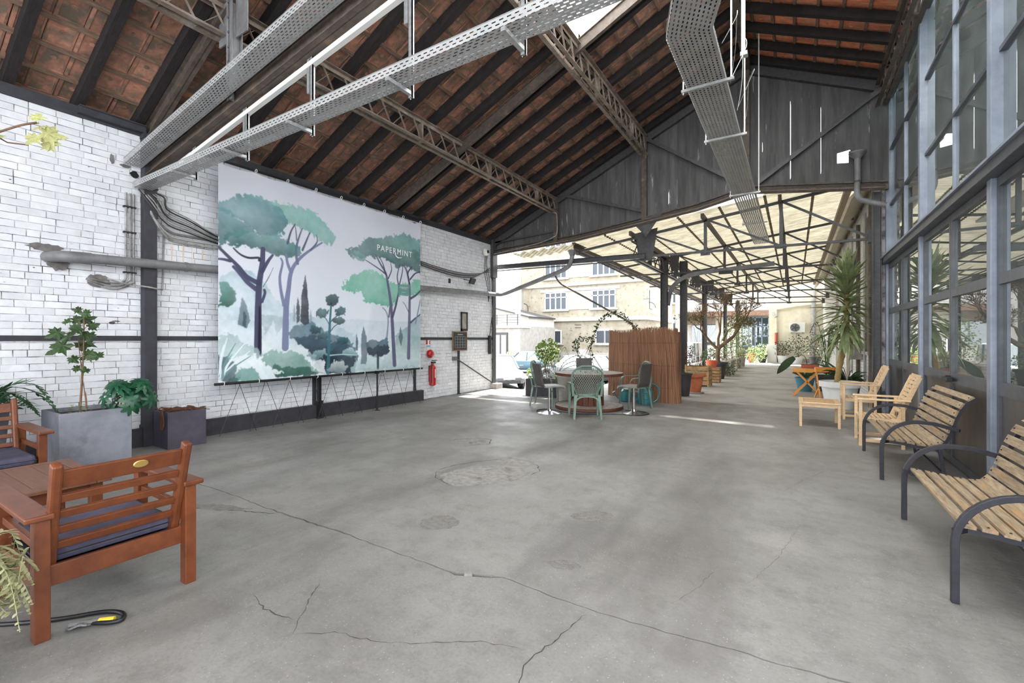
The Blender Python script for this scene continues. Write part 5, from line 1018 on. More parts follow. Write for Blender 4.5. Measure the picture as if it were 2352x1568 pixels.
for k, z in enumerate((3.04, 2.985, 2.93)): MB().tube(spline([(-7.74, 2.72, 3.42), (-7.66, 2.78, 3.2), (-7.7, 2.95, z + .04), (-7.76, 3.15, z), (-7.76, 3.8, z)], 5), .017, 8).build('pipe', ('pipe', 'pipe_light', 'cable_grey')[k], c, world=True, smooth=60)
c = thing('wall_conduit', 'slim grey conduit bent around the wall column above the fat pipe', 'pipe', (-7.7, 2.9, 2.2)); MB().tube(spline([(-7.76, 2.3, 2.3), (-7.68, 2.5, 2.24), (-7.62, 2.7, 2.22), (-7.64, 2.85, 2.2), (-7.76, 2.92, 2.24), (-7.77, 2.93, 2.5), (-7.77, 2.94, 3.0)], 5), .011, 6).build('conduit', 'cable_grey', c, world=True, smooth=60)
pm('rust_stain', (178, 128, 84), (210, 200, 190), 5, .9, stretch=(1, 1, .2))
# ------------------------------------------------------------------ things on the far end of the brick wall
pm('red', (184, 36, 34), (160, 28, 28), 4, .35); pm('paper', (238, 238, 234), None, rough=.7); pm('sign_blue', (120, 160, 210), None, rough=.5); pm('chalk', (58, 58, 60), (44, 44, 46), 5, .85); pm('wood_frame', (150, 112, 78), (120, 88, 60), 9, .6); pm('chalk_line', (170, 170, 170), None, rough=.9); pm('mirror_dull', (150, 150, 140), (190, 188, 178), 3, .25, .3)
c = thing('fire_extinguisher', 'red fire extinguisher hanging on the white brick wall', 'extinguisher', (-7.7, 8.63, .33))
MB().lathe([(.05, 0), (.085, .02), (.085, .44), (.07, .49), (.03, .53), (.03, .56)], (0, 0, 0), 20).build('cylinder', 'red', c, smooth=40); MB().bx(-.03, .03, -.03, .09, .56, .6).bx(-.02, .02, -.02, .14, .62, .64).build('valve', 'black', c)
MB().tube(spline([(0.02, -.03, .57), (.06, -.1, .5), (.06, -.1, .3), (.05, -.095, .08)], 5), .012, 6).build('hose', 'black', c); MB().lathe([(.0862, .2), (.0862, .42)], (0, 0, 0), 20, False, False).build('label_wrap', 'paper', c, smooth=60).scale = (1, .6, 1)
MB().bx(-.1, -.08, -.04, .04, .1, .5).build('bracket', 'steel_dark', c)
c = thing('alarm_bell', 'round red alarm bell above the fire extinguisher', 'bell', (-7.75, 8.57, 1.13)); MB().lathe([(.1, 0), (.1, .05), (.07, .09), (.03, .1)], (0, 0, 0), 20).build('gong', 'red', c, smooth=40).rotation_euler = (0, rad(90), 0); MB().bx(-.04, 0, -.05, .05, -.05, .05).build('mount', 'steel_dark', c)
c = thing('wall_sign', 'small red and white extinguisher sign on the bricks', 'sign', (-7.79, 8.56, 1.36)); MB().bx(0, .006, -.08, .08, -.05, .12).build('plate', 'paper', c); MB().bx(.005, .009, -.08, -.02, -.0, .12).bx(.005, .009, .04, .07, -.0, .1).build('pictogram', 'red', c); MB().bx(.005, .009, -.075, .075, -.05, -.02).build('caption_band', 'sign_blue', c)
c = thing('picture_frame', 'small dark framed picture above the chalkboard', 'picture', (-7.78, 10.0, 1.98)); 
for a in ((-.14, -.105, -.26, .26), (.105, .14, -.26, .26), (-.14, .14, .22, .26), (-.14, .14, -.26, -.2)): MB().bx(0, .03, a[0], a[1], a[2], a[3]).build('frame_bar', 'black', c)
MB().bx(0, .012, -.11, .11, -.2, .22).build('sheet', 'mirror_dull', c)
c = thing('chalkboard', 'square black chalkboard with a chalk grid hanging on the wall', 'chalkboard', (-7.76, 9.78, 1.42)); MB().bx(0, .02, -.29, .29, -.22, .26).build('board', 'chalk', c)
for a in ((-.31, -.29, -.24, .28), (.29, .31, -.24, .28), (-.31, .31, .26, .28), (-.31, .31, -.24, -.22)): MB().bx(0, .028, a[0], a[1], a[2], a[3]).build('frame_bar', 'wood_frame', c)
for k in range(5): MB().bx(.02, .022, -.22 + k * .11, -.214 + k * .11, -.16, .14).build('chalk_line', 'chalk_line', c); MB().bx(.02, .022, -.22, .25, -.16 + k * .075, -.155 + k * .075).build('chalk_line', 'chalk_line', c)
MB().bx(.02, .022, -.1, .12, .19, .21).build('chalk_line', 'chalk_line', c)
c = thing('stay_rod', 'black diagonal stay rod from the bricks to the footing block', 'rod', (-7.75, 9.6, .95)); MB().tube([(-7.76, 9.62, .98), (-7.7, 11.3, .18)], .018, 8).build('rod', 'black', c, world=True); MB().bx(-7.8, -7.74, 9.5, 9.66, .92, 1.02).build('wall_anchor', 'ash_patch', c, world=True)
c = thing('floodlight', 'small black floodlight on the bricks under the cables', 'light', (-7.7, 10.15, 3.1)); MB().box((.1, 0, 0), (.06, .22, .16), 0, Matrix.Rotation(.5, 3, 'Y')).build('head', 'black', c, bevel=.008); MB().tube([(-.09, -.14, .05), (.05, -.12, .02), (.08, 0, 0)], .012, 6).build('bracket', 'black', c)
c = thing('corner_lamp', 'small white round lamp high at the wall corner', 'lamp', (-7.72, 10.95, 4.05)); MB().lathe([(.11, 0), (.11, .05), (.06, .09)], (0, 0, 0), 18).build('housing', 'white_metal', c, smooth=40).rotation_euler = (0, rad(90), 0); MB().ball((.09, 0, 0), .03, .05, .05).build('lens', 'black', c)
c = thing('wall_cables', 'sagging cables along the bricks past the banner', 'cable', (-7.75, 8.1, 3.3))
for k in range(5): MB().tube(spline([(-7.76, 8.0, 3.42 - .02 * k), (-7.74, 8.8, 3.34 - .025 * k), (-7.74, 9.7, 3.3 - .03 * k), (-7.75, 10.5, 3.36 - .02 * k), (-7.74, 11.2, 3.5 + .03 * k)], 6), .01, 6).build('cable', ('cable', 'cable_grey')[k % 2], c, world=True, smooth=60)
for k in range(3): MB().tube(spline([(-7.75, 11.0 + .05 * k, 4.0), (-7.72, 10.9 + .06 * k, 3.7), (-7.74, 10.95 + .1 * k, 3.4), (-7.75, 11.1 + .06 * k, 3.0), (-7.75, 11.15, 2.6)], 6), .009, 6).build('cable', 'cable', c, world=True, smooth=60)
c = thing('switch_box', 'narrow black switch box on the wall edge by the column', 'box', (-7.77, 11.2, 1.05)); MB().bx(0, .06, -.05, .05, 0, .55).build('case', 'black', c, bevel=.006); MB().tube(spline([(.03, 0, .55), (.03, .05, .8), (.03, .12, 1.1)], 4), .012, 6).build('lead', 'black', c)
MB().bx(-7.79, -7.77, 9.35, 9.42, 2.98, 3.1).build('vent_hole', 'black', wl)
# ------------------------------------------------------------------ furniture materials
pm('mahogany', (112, 60, 31), (92, 46, 23), 4, .4, stretch=(3, 3, 3), bump=.04, rv=.08)
pm('mahogany_top', (116, 76, 56), (98, 62, 44), 5, .45, stretch=(1, 10, 1), rv=.06)
pm('navy_cloth', (84, 81, 102), (62, 60, 78), 6, .9, bump=.3, bscale=200)
pm('brass', (196, 164, 96), None, rough=.3, metal=.8)
pm('grey_wood', (168, 150, 124), (128, 110, 88), 7, .8, stretch=(9, 1, 9), rv=.14, bump=.25, c3=(178, 138, 92), s3=3)
pm('bench_iron', (46, 46, 56), (36, 36, 44), 20, .45, bump=.05)
pm('teak', (224, 196, 158), (206, 174, 134), 6, .55, stretch=(2, 2, 8), rv=.08)
pm('teak_dark', (206, 170, 126), (184, 146, 104), 6, .55, stretch=(8, 1, 8), rv=.08)
pm('orange_paint', (228, 158, 74), (212, 140, 58), 6, .5)
pm('planter_grey', (134, 136, 146), (112, 114, 124), 4, .8, bump=.1, c3=(98, 98, 108), s3=2.5)
pm('planter_dark', (78, 74, 88), (62, 58, 70), 5, .7, bump=.08)
pm('soil', (62, 50, 42), (38, 30, 26), 25, .95, bump=.8)
pm('green_plastic', (112, 133, 121), (96, 117, 106), 4, .42)
pm('stool_pad', (84, 80, 78), (66, 62, 60), 6, .55); pm('stool_seat', (150, 146, 142), (120, 116, 112), 5, .4)
pm('spool_top', (160, 150, 142), (116, 104, 96), 5, .6, bump=.15, stretch=(6, 1, 1)); pm('spool_drum', (110, 66, 46), (84, 48, 34), 6, .6, stretch=(5, 5, .6), rv=.15)
pm('teal_metal', (58, 128, 134), (48, 112, 118), 5, .4); pm('teal_pale', (120, 160, 156), (100, 142, 138), 5, .5)
pm('reed', (158, 116, 88), (116, 80, 58), 3, .8, stretch=(1, 1, .3), rv=.5)
def boxpart(par, name, mat, b, bevel=.004): return MB().bx(*b).build(name, mat, par, bevel=bevel)
# ------------------------------------------------------------------ mahogany armchairs and table (local: faces -x, back at +x)
def armchair(name, label, loc, rz):
    t = thing(name, label, 'armchair', loc, rz)
    for s_ in (-1, 1):
        yo = s_ * .325
        boxpart(t, 'leg', 'mahogany', (.315, .385, yo - .03, yo + .03, 0, .6)); boxpart(t, 'leg', 'mahogany', (-.385, -.315, yo - .03, yo + .03, 0, .6))
        boxpart(t, 'armrest', 'mahogany', (-.44, .4, yo - .055 + s_ * .012, yo + .055 + s_ * .012, .6, .63), .008)
        boxpart(t, 'side_apron', 'mahogany', (-.31, .31, yo - .02, yo + .02, .24, .32)); boxpart(t, 'side_rail', 'mahogany', (-.31, .31, yo - .014, yo + .014, .44, .48))
        MB().bar((.25, s_ * .275, .27), (.43, s_ * .285, .88), .045, .06, (1, 0, 0)).build('back_post', 'mahogany', t, bevel=.012)
    def bx_at(z): return .25 + .18 * (z - .27) / .61
    for z, h in ((.795, .095), (.69, .042), (.605, .042), (.52, .042), (.435, .042)):
        sl = MB().bar((bx_at(z), -.262, z), (bx_at(z), .262, z), .022, h, (.3, 0, 1)).build('top_rail' if h > .05 else 'back_slat', 'mahogany', t, bevel=.004)
    bd = MB().lathe([(.036, 0), (.036, .004), (.03, .006)], (0, 0, 0), 24, sx=1, sy=.55).build('badge', 'brass', t); bd.matrix_local = Matrix.Translation((bx_at(.8) + .014, .06, .8)) @ Matrix.Rotation(rad(90), 4, 'Y') @ Matrix.Rotation(rad(90), 4, 'Z')
    boxpart(t, 'rear_apron', 'mahogany', (.3, .325, -.3, .3, .24, .345)); boxpart(t, 'front_apron', 'mahogany', (-.37, -.345, -.3, .3, .24, .32))
    boxpart(t, 'seat_board', 'black', (-.34, .3, -.29, .29, .3, .325))
    c = MB().bx(-.4, .26, -.28, .28, .33, .415).build('cushion', 'navy_cloth', t, bevel=.03)
    boxpart(c, 'piping', 'black', (-.4, .262, -.282, .282, .366, .374), .002)
    return t
armchair('armchair', 'brown wooden armchair with navy cushion seen from behind, brass badge on back', (-3.54, 1.011, 0), 0)
armchair('armchair', 'brown wooden armchair beyond the low table, facing us with navy cushion', (-6.42, .99, 0), math.pi)
t = thing('coffee_table', 'low brown wooden table between the two armchairs', 'table', (-4.92, .92, 0))
for k in range(5): boxpart(t, 'top_plank', 'mahogany_top', (-.42, .4, -.46 + k * .158, -.304 + k * .158, .425, .45), .002)
boxpart(t, 'breadboard_end', 'mahogany_top', (-.5, .5, .332, .42, .424, .452), .004); boxpart(t, 'breadboard_end', 'mahogany_top', (-.5, .5, -.56, -.464, .424, .452), .004)
boxpart(t, 'edge_board', 'mahogany_top', (.4, .5, -.46, .33, .424, .451), .004); boxpart(t, 'edge_board', 'mahogany_top', (-.5, -.42, -.46, .33, .424, .451), .004)
for x in (-.43, .43):
    for y in (-.48, .34): boxpart(t, 'leg', 'mahogany', (x - .035, x + .035, y - .035, y + .035, 0, .424))
for a in ((-.4, .4, .325, .35), (-.4, .4, -.5, -.475)): boxpart(t, 'apron', 'mahogany', (a[0], a[1], a[2], a[3], .33, .424))
for x in (-.44, .415): boxpart(t, 'apron', 'mahogany', (x, x + .025, -.46, .32, .33, .424))
# bicycle lock on the floor by the chair leg
t = thing('cable_lock', 'black steel bicycle cable lock with yellow sleeve on the floor', 'lock', (-3.3, .75, 0))
pm('yellow', (222, 190, 60), None, rough=.5)
MB().tube(spline([(-3.75, .45, .012), (-3.5, .62, .012), (-3.32, .78, .014), (-3.2, .93, .014), (-3.1, .98, .014), (-3.03, .96, .014), (-3.05, .91, .016), (-3.14, .845, .02)], 8), .011, 8).build('cable', 'black', t, world=True, smooth=60)
MB().tube([(-3.055, .935, .018), (-3.1, .885, .02)], .016, 10).build('sleeve', 'yellow', t, world=True, smooth=60); MB().tube([(-3.1, .885, .022), (-3.18, .79, .022)], .014, 10).build('eyelet', 'steel_grey', t, world=True, smooth=60)
for k in range(4): MB().tube([Vector((-3.16 + .012 * k, .8 + .012 * k, .022)) + Vector((math.cos(a) * .022, math.sin(a) * .022, .008 * math.sin(a + k))) for a in [2 * math.pi * j / 10 for j in range(11)]], .005, 6, False).build('link', 'steel_grey', t, world=True, smooth=60)
# ------------------------------------------------------------------ planters by the wall
def box_planter(name, label, x0, x1, y0, y1, h, mat, wall=.03):
    t = thing(name, label, 'planter', ((x0 + x1) / 2, (y0 + y1) / 2, 0)); a, b = (x1 - x0) / 2, (y1 - y0) / 2
    m_ = MB(); o_ = [(-a, -b), (a, -b), (a, b), (-a, b)]; i_ = [(-a + wall, -b + wall), (a - wall, -b + wall), (a - wall, b - wall), (-a + wall, b - wall)]
    vs = [(x, y, 0) for x, y in o_] + [(x, y, h) for x, y in o_] + [(x, y, h) for x, y in i_] + [(x, y, h - .12) for x, y in i_]
    m_._add(vs, [(3, 2, 1, 0)] + [(i, (i + 1) % 4, 4 + (i + 1) % 4, 4 + i) for i in range(4)] + [(4 + i, 4 + (i + 1) % 4, 8 + (i + 1) % 4, 8 + i) for i in range(4)] + [(8 + i, 8 + (i + 1) % 4, 12 + (i + 1) % 4, 12 + i) for i in range(4)] + [(12, 13, 14, 15)])
    m_.build('box', mat, t, bevel=.006); MB().bx(-a + wall, a - wall, -b + wall, b - wall, h - .11, h - .05).build('soil', 'soil', t); return t
box_planter('box_planter', 'pale grey square concrete planter holding a sapling', -7.42, -6.78, 1.6, 2.24, .68, 'planter_grey')
box_planter('box_planter', 'dark plum square planter with dried plant beside the column', -7.63, -7.19, 2.765, 3.24, .5, 'planter_dark')
# ------------------------------------------------------------------ slatted benches with curved iron arms (local: faces -x, y = length)
def bench(name, label, loc, L):
    t = thing(name, label, 'bench', loc)
    prof = spline([(.03, 0, .405), (.16, 0, .395), (.32, 0, .375), (.44, 0, .38), (.51, 0, .44), (.56, 0, .56), (.61, 0, .72), (.67, 0, .84), (.74, 0, .9)], 5)
    for s_ in (0, 1):
        yo = s_ * L
        pts = [(0, yo, 0), (0, yo, .34)] + arc((.3, yo, .34), .3, math.pi, math.pi / 2, 9, ry=.3)[1:] + [Vector((.42, yo, .635)), Vector((.6, yo, .585))]
        MB().sweep(pts, .035, .035, (0, 1, 0)).build('arm_frame', 'bench_iron', t, bevel=.003)
        yi = yo + (.07 if s_ == 0 else -.07)
        MB().sweep([p + Vector((0, yi, 0)) for p in prof], .03, .03, (0, 1, 0)).build('seat_rail', 'bench_iron', t)
        MB().bar((0, yo, .405), (.06, yi, .405), .03, .03).build('joiner', 'bench_iron', t); MB().bar((.6, yo, .585), (.575, yi, .6), .03, .03).build('joiner', 'bench_iron', t)
        MB().bar((.47, yi, .39), (.52, yi, 0), .03, .03).build('rear_leg', 'bench_iron', t)
    MB().bar((.5, .07, .12), (.3, L - .07, .36), .02, .02).build('stretcher', 'bench_iron', t); MB().bar((.3, .07, .36), (.5, L - .07, .12), .02, .02).build('stretcher', 'bench_iron', t)
    n = len(prof); tot = [0]
    for a, b in zip(prof, prof[1:]): tot.append(tot[-1] + (b - a).length)
    def at(s_):
        for i in range(n - 1):
            if tot[i + 1] >= s_: f = (s_ - tot[i]) / (tot[i + 1] - tot[i]); p = prof[i].lerp(prof[i + 1], f); d = (prof[i + 1] - prof[i]).normalized(); return p, d
        return prof[-1], (prof[-1] - prof[-2]).normalized()
    ns = 12; r_ = random.Random(int(L * 100))
    for k in range(ns):
        s_ = .035 + (tot[-1] - .07) * k / (ns - 1); p, d = at(s_); nr_ = Vector((-d.z, 0, d.x)); c = p + nr_ * .026
        sl = MB().bar((c.x, .035, c.z), (c.x, L - .035, c.z), .066, .02, tuple(nr_)).build('slat', 'grey_wood', t, bevel=.003)
        for yy in (.07, L - .07): MB().ball((c.x + nr_.x * .011, yy, c.z + nr_.z * .011), .007, n=6, m=4).build('bolt', 'black', sl)
    return t
bench('park_bench', 'nearer weathered slat bench with black curved iron arms', (.775, 3.53, 0), 1.41)
bench('park_bench', 'second weathered slat bench with black curved iron arms, by the glazed doors', (.79, 6.2, 0), 1.47)
# ------------------------------------------------------------------ teak folding armchairs (local: faces -x)
def teak_chair(label, loc, rz=0):
    t = thing('teak_armchair', label, 'armchair', loc, rz, group='teak armchairs')
    W = .56
    for yo in (0, W):
        boxpart(t, 'leg', 'teak', (0, .04, yo - .02, yo + .02, 0, .645)); boxpart(t, 'armrest', 'teak', (-.02, .56, yo - .03, yo + .03, .645, .67), .006)
        boxpart(t, 'leg', 'teak', (.46, .5, yo - .02, yo + .02, 0, .645)); boxpart(t, 'side_rail', 'teak', (.04, .46, yo - .014, yo + .014, .34, .4)); boxpart(t, 'foot_rail', 'teak', (.04, .46, yo - .014, yo + .014, .06, .1))
        MB().bar((.42, yo + (.035 if yo == 0 else -.035), .36), (.66, yo + (.035 if yo == 0 else -.035), .98), .03, .05, (1, 0, 0)).build('back_post', 'teak', t, bevel=.004)
    for z in (.37,):
        for x in (.03, .45): boxpart(t, 'cross_rail', 'teak', (x - .015, x + .015, .02, W - .02, z - .03, z + .02))
    for k in range(8):
        x = .07 + k * .052
        for a, b in ((.035, .185), (.2, .36), (.375, .525)): MB().box((x, (a + b) / 2, .398), (.04, b - a, .014), 0, Matrix.Rotation(.06, 3, 'Y')).build('seat_slat', 'teak', t)
    for y in (.193, .367): boxpart(t, 'seat_bearer', 'teak_dark', (.04, .45, y - .012, y + .012, .36, .395))
    for k in range(9):
        z = .5 + k * .056; x = .42 + .24 * (z - .36) / .62
        for a, b in ((.05, .19), (.195, .365), (.37, .51)): MB().bar((x, a, z), (x, b, z), .014, .042, (.36, 0, 1)).build('back_slat', 'teak', t)
    for y in (.192, .367): MB().bar((.465, y, .46), (.655, y, .97), .02, .02, (1, 0, 0)).build('back_stile', 'teak', t)
    MB().bar((.66, .03, .985), (.66, W - .03, .985), .022, .05, (.36, 0, 1)).build('top_rail', 'teak', t, bevel=.004)
    return t
teak_chair('pale teak armchair next to the second iron bench', (.77, 8.03, 0)); teak_chair('farther pale teak armchair beside the white yucca pot', (.76, 10.45, 0))
t = thing('side_table', 'small pale teak side table with plank top on the path', 'table', (.36, 9.62, 0))
for k in range(5): boxpart(t, 'top_plank', 'teak_dark', (-.22, .22, -.29 + k * .117, -.177 + k * .117, .4, .42), .002)
for x in (-.3, .225): boxpart(t, 'edge_board', 'teak', (x, x + .075, -.36, .36, .398, .422), .003)
for y in (-.36, .3): boxpart(t, 'end_board', 'teak', (-.225, .225, y, y + .06, .398, .422), .003)
for x in (-.27, .27):
    for y in (-.33, .33): boxpart(t, 'leg', 'teak', (x - .02, x + .02, y - .02, y + .02, 0, .4))
for y in (-.34, .32): boxpart(t, 'apron', 'teak', (-.26, .26, y, y + .02, .34, .4))
for x in (-.28, .26): boxpart(t, 'apron', 'teak', (x, x + .02, -.31, .31, .34, .4))
t = thing('folding_table', 'orange folding bistro table with crossed legs', 'table', (.28, 14.3, 0))
boxpart(t, 'top', 'orange_paint', (-.32, .32, -.28, .28, .7, .725)); boxpart(t, 'front_edge', 'orange_paint', (-.32, .32, -.3, -.28, .63, .73))
for y in (-.24, .24): MB().bar((-.28, y, .69), (.3, y, .02), .03, .03, (0, 1, 0)).build('leg', 'orange_paint', t); MB().bar((.28, y, .69), (-.3, y, .02), .03, .03, (0, 1, 0)).build('leg', 'orange_paint', t)
for x in (-.3, .3): boxpart(t, 'foot_bar', 'orange_paint', (x - .012, x + .012, -.26, .26, .01, .035))
t = thing('folding_chair', 'orange folding chair beside the yucca trunk', 'chair', (.62, 13.2, 0), rad(15))
MB().bx(-.22, .22, -.02, .02, .7, .82).build('backrest', 'orange_paint', t, bevel=.008)
for x in (-.2, .2): MB().bar((x, .0, .82), (x, -.4, .0), .025, .03).build('leg', 'orange_paint', t); MB().bar((x, -.35, .45), (x, .15, .0), .025, .03).build('leg', 'orange_paint', t)
for k in range(5): boxpart(t, 'seat_slat', 'orange_paint', (-.2, .2, -.4 + k * .075, -.34 + k * .075, .44, .46))
# ------------------------------------------------------------------ cable spool table and its seats
SP = (-3.82, 9.33)
t = thing('spool_table', 'big wooden cable spool used as a round table', 'table', (*SP, 0))
def disc(z0, z1, r, n=9):
    out = []
    for k in range(n):
        a, b = -r + 2 * r * k / n, -r + 2 * r * (k + 1) / n - .006; pts = []
        for i in range(7): y = a + (b - a) * i / 6; pts.append((math.sqrt(max(0, r * r - y * y)), y))
        for i in range(6, -1, -1): y = a + (b - a) * i / 6; pts.append((-math.sqrt(max(0, r * r - y * y)), y))
        pts = [p for i, p in enumerate(pts) if i == 0 or math.dist(p, pts[i - 1]) > 1e-4]
        out.append(MB().prism(pts, (0, 0, z0), (1, 0, 0), (0, 1, 0), (0, 0, z1 - z0)))
    return out
for m_ in disc(.02, .07, .73): m_.build('base_plank', 'spool_top', t)
for m_ in disc(.72, .77, .73): m_.build('top_plank', 'spool_top', t)
for z in (.015, .715): MB().lathe([(.735, z), (.735, z + .058)], (0, 0, 0), 48, False, False).build('rim_band', 'spool_drum', t, smooth=60)
for k in range(18):
    a = 2 * math.pi * k / 18; m_ = MB().box((0, 0, .395), (.024, .105, .65)); o = m_.build('stave', 'spool_drum', t); o.location = (.31 * math.cos(a), .31 * math.sin(a), 0); o.rotation_euler = (0, 0, a)
MB().lathe([(.05, .0), (.05, .004)], (0, 0, .771), 16).build('hub_plate', 'black', t)
for k in range(4): MB().lathe([(.014, 0), (.014, .03)], (.2 * math.cos(k * 1.57), .2 * math.sin(k * 1.57), .77), 8).build('bolt', 'steel_dark', t)
# moulded plastic chair (local: faces +y)
def plastic_mesh():
    parts = {}
    W = .27
    # back shell: arched panel with perforations, drawn as strips and cross bars
    def bp(u, v):   # u -1..1 across, v 0..1 up
        half = (.16 + .11 * min(1, v * 2.2)) * (1 if v < .62 else math.sqrt(max(0, 1 - ((v - .62) / .40) ** 2)))
        return Vector((u * half, -.19 - .1 * v + .05 * u * u * (1 - v * .3), .42 + .56 * v))
    m_ = MB()
    # rim
    rim = [bp(-1, v) for v in [i / 14 * .99 for i in range(15)]] + [bp(1, v) for v in [.99 - i / 14 * .99 for i in range(15)]]
    m_.tube(rim, .017, 6); parts['back_rim'] = m_
    m_ = MB(); n = 10
    for i in range(-n, n + 1):       # diagonal weave
        for sgn in (-1, 1):
            seg = []
            for k in range(25):
                v = .05 + .88 * k / 24; u = i / n * 1.5 + sgn * (v - .5) * 1.35
                if -1 < u < 1: seg.append(bp(u, v))
                elif len(seg) > 1: break
                else: seg = []
            if len(seg) > 1: m_.sweep([seg[q] for q in range(0, len(seg), 2)] + ([seg[-1]] if len(seg) % 2 == 0 else []), .0075, .004, (0, 1, 0))
    parts['back_weave'] = m_
    m_ = MB(); m_.grid([[bp(u, v) for u in [q / 4 - 1 for q in range(9)]] for v in (0.0, .05)]); m_.grid([[Vector((u * (.2 + .03 * (1 - abs(q - .5) * 2)), -.2 + .44 * q, .42 - .012 * (1 - u * u) - .02 * (q > .9))) for u in [i / 5 - 1 for i in range(11)]] for q in [j / 8 for j in range(9)]]); parts['seat'] = m_
    for s_ in (-1, 1):
        m_ = MB(); m_.sweep(spline([(s_ * .27, -.24, .66), (s_ * .285, -.05, .655), (s_ * .285, .12, .645), (s_ * .27, .2, .6), (s_ * .255, .225, .45)], 4), .05, .014, (0, 0, 1)); parts['armrest', s_] = m_
        m_ = MB(); m_.bar((s_ * .25, .225, .46), (s_ * .26, .245, 0), .045, .035, (0, 1, 0), .032, .025); parts['leg', s_, 1] = m_
        m_ = MB(); m_.bar((s_ * .2, -.2, .44), (s_ * .235, -.26, 0), .05, .04, (0, 1, 0), .034, .026); m_.sweep(spline([(s_ * .215, -.23, .2), (s_ * .2, -.22, .33), (s_ * .12, -.21, .4), (0, -.205, .415)], 4), .03, .012, (0, 1, 0)); parts['leg', s_, 0] = m_
        m_ = MB(); m_.sweep([(s_ * .24, -.2, .42), (s_ * .262, -.235, .66)], .04, .02, (0, 1, 0)); parts['back_stay', s_] = m_
    return parts
pch = None
def plastic_chair(label, loc, rz):
    global pch
    if pch is None:
        pch = thing('plastic_chair', label, 'chair', loc, rz, 'green plastic chairs')
        for k, m_ in plastic_mesh().items(): m_.build(k if isinstance(k, str) else k[0], 'green_plastic', pch, smooth=50, solid=.008 if k in ('seat',) else 0)
        pch.scale = (1.08, 1.05, 1.02); return pch
    return dup(pch, loc, rz, label)
plastic_chair('green plastic garden chair with its back to us at the spool table', (-3.40, 8.14, 0), YAW)
plastic_chair('green plastic garden chair behind the stool at the dark planter side', (-4.85, 9.2, 0), rad(-75)); plastic_chair('green plastic garden chair in front of the reed screen', (-2.98, 9.95, 0), rad(128))
st = None
def stool(label, loc, rz, h=.55):
    global st
    if st is None:
        st = thing('swivel_stool', label, 'stool', loc, rz, 'swivel stools')
        MB().lathe([(.24, 0), (.24, .012), (.16, .03), (.06, .055), (.035, .09)], (0, 0, 0), 28).build('base', 'chrome', st, smooth=40); MB().lathe([(.034, .08), (.034, .3), (.026, .3), (.026, h - .04)], (0, 0, 0), 14).build('column', 'chrome', st, smooth=40)
        MB().sweep(spline([(0, .26, h - .05), (0, .22, h), (0, .05, h + .005), (0, -.14, h), (0, -.19, h + .02)], 4), .4, .035, (0, 0, 1)).build('seat', 'stool_seat', st, bevel=.01)
        MB().sweep(spline([(0, -.18, h + .0), (0, -.225, h + .08), (0, -.245, h + .22), (0, -.285, h + .46)], 5), .4, .035, (0, 1, 0)).build('backrest', 'stool_pad', st, bevel=.01)
        MB().tube([(0, .0, h - .08), (.1, .0, h - .1), (.2, 0, h - .09)], .008, 6).build('lift_lever', 'chrome', st); return st
    return dup(st, loc, rz, label)
stool('chrome swivel stool nearest the white brick wall', (-4.2, 8.2, 0), rad(-40)); stool('chrome swivel stool in front of the teal watering can', (-2.74, 9.05, 0), rad(75)); stool('chrome swivel stool on the far side of the spool table', (-4.42, 10.6, 0), rad(-148))
t = thing('floor_cable', 'thin black cable looped round the stools and spool base', 'cable', (-3.8, 8.5, 0))
MB().tube(spline([(-4.25, 8.05, .012), (-4.55, 8.3, .012), (-4.5, 8.55, .014), (-4.2, 8.5, .02), (-4.0, 8.42, .012), (-3.6, 8.42, .012), (-3.2, 8.6, .012), (-2.9, 8.75, .012), (-2.6, 8.8, .012), (-2.45, 9.1, .014), (-2.7, 9.32, .012), (-3.0, 9.3, .012)], 8), .008, 6).build('cable', 'black', t, world=True, smooth=60)
# ------------------------------------------------------------------ reed screen
t = thing('reed_screen', 'rust brown rolled reed fence standing behind the chairs', 'screen', (-3.2, 11.2, 0))
pathp = spline([(-4.25, 11.75, 0), (-3.7, 11.4, 0), (-3.1, 11.1, 0), (-2.62, 10.92, 0), (-2.36, 10.95, 0), (-2.3, 11.15, 0), (-2.4, 11.6, 0), (-2.5, 11.95, 0)], 30)
cum = [0]
for a, b in zip(pathp, pathp[1:]): cum.append(cum[-1] + (b - a).length)
rr = random.Random(12); m_ = MB(); nR = 1100
for k in range(nR):
    s_ = cum[-1] * (k + rr.random()) / nR; i = max(j for j in range(len(cum)) if cum[j] <= s_); i = min(i, len(pathp) - 2); f = (s_ - cum[i]) / max(1e-6, cum[i + 1] - cum[i]); p = pathp[i].lerp(pathp[i + 1], f); d = (pathp[i + 1] - pathp[i]).normalized(); n_ = Vector((d.y, -d.x, 0))
    fr = s_ / cum[-1]; h = 1.74 + rr.uniform(-.06, .03) - .03 * math.sin(fr * 9); b0 = p + n_ * rr.uniform(-.015, .02); lean = .02 + .10 * fr if fr < .75 else -.02
    top = p - d * lean * 1.0 + n_ * (-.05 + rr.uniform(-.012, .012)) + Vector((0, 0, h)); mid = b0.lerp(top, .5) + d * .05 * math.sin(fr * 3) + n_ * rr.uniform(-.012, .012) + d * rr.uniform(-.01, .01)
    m_.tube([b0 + d * (.06 * fr) + n_ * (.03 * fr), mid, top], [rr.uniform(.004, .008), .006, .003], 4, False)
tag(m_.build('reeds', 'reed', t, world=True, smooth=80), kind='stuff')
for z in (.35, .87, 1.4): MB().tube([p + Vector((0, 0, z)) + Vector((.0, -.02, 0)) for p in pathp[::6]], .003, 4).build('binding_wire', 'steel_brown', t, world=True)
MB().grid([[p + Vector((0.03, .05, z)) for p in pathp[::6]] for z in (.02, 1.66)]).build('backing_mat', 'reed', t, world=True)
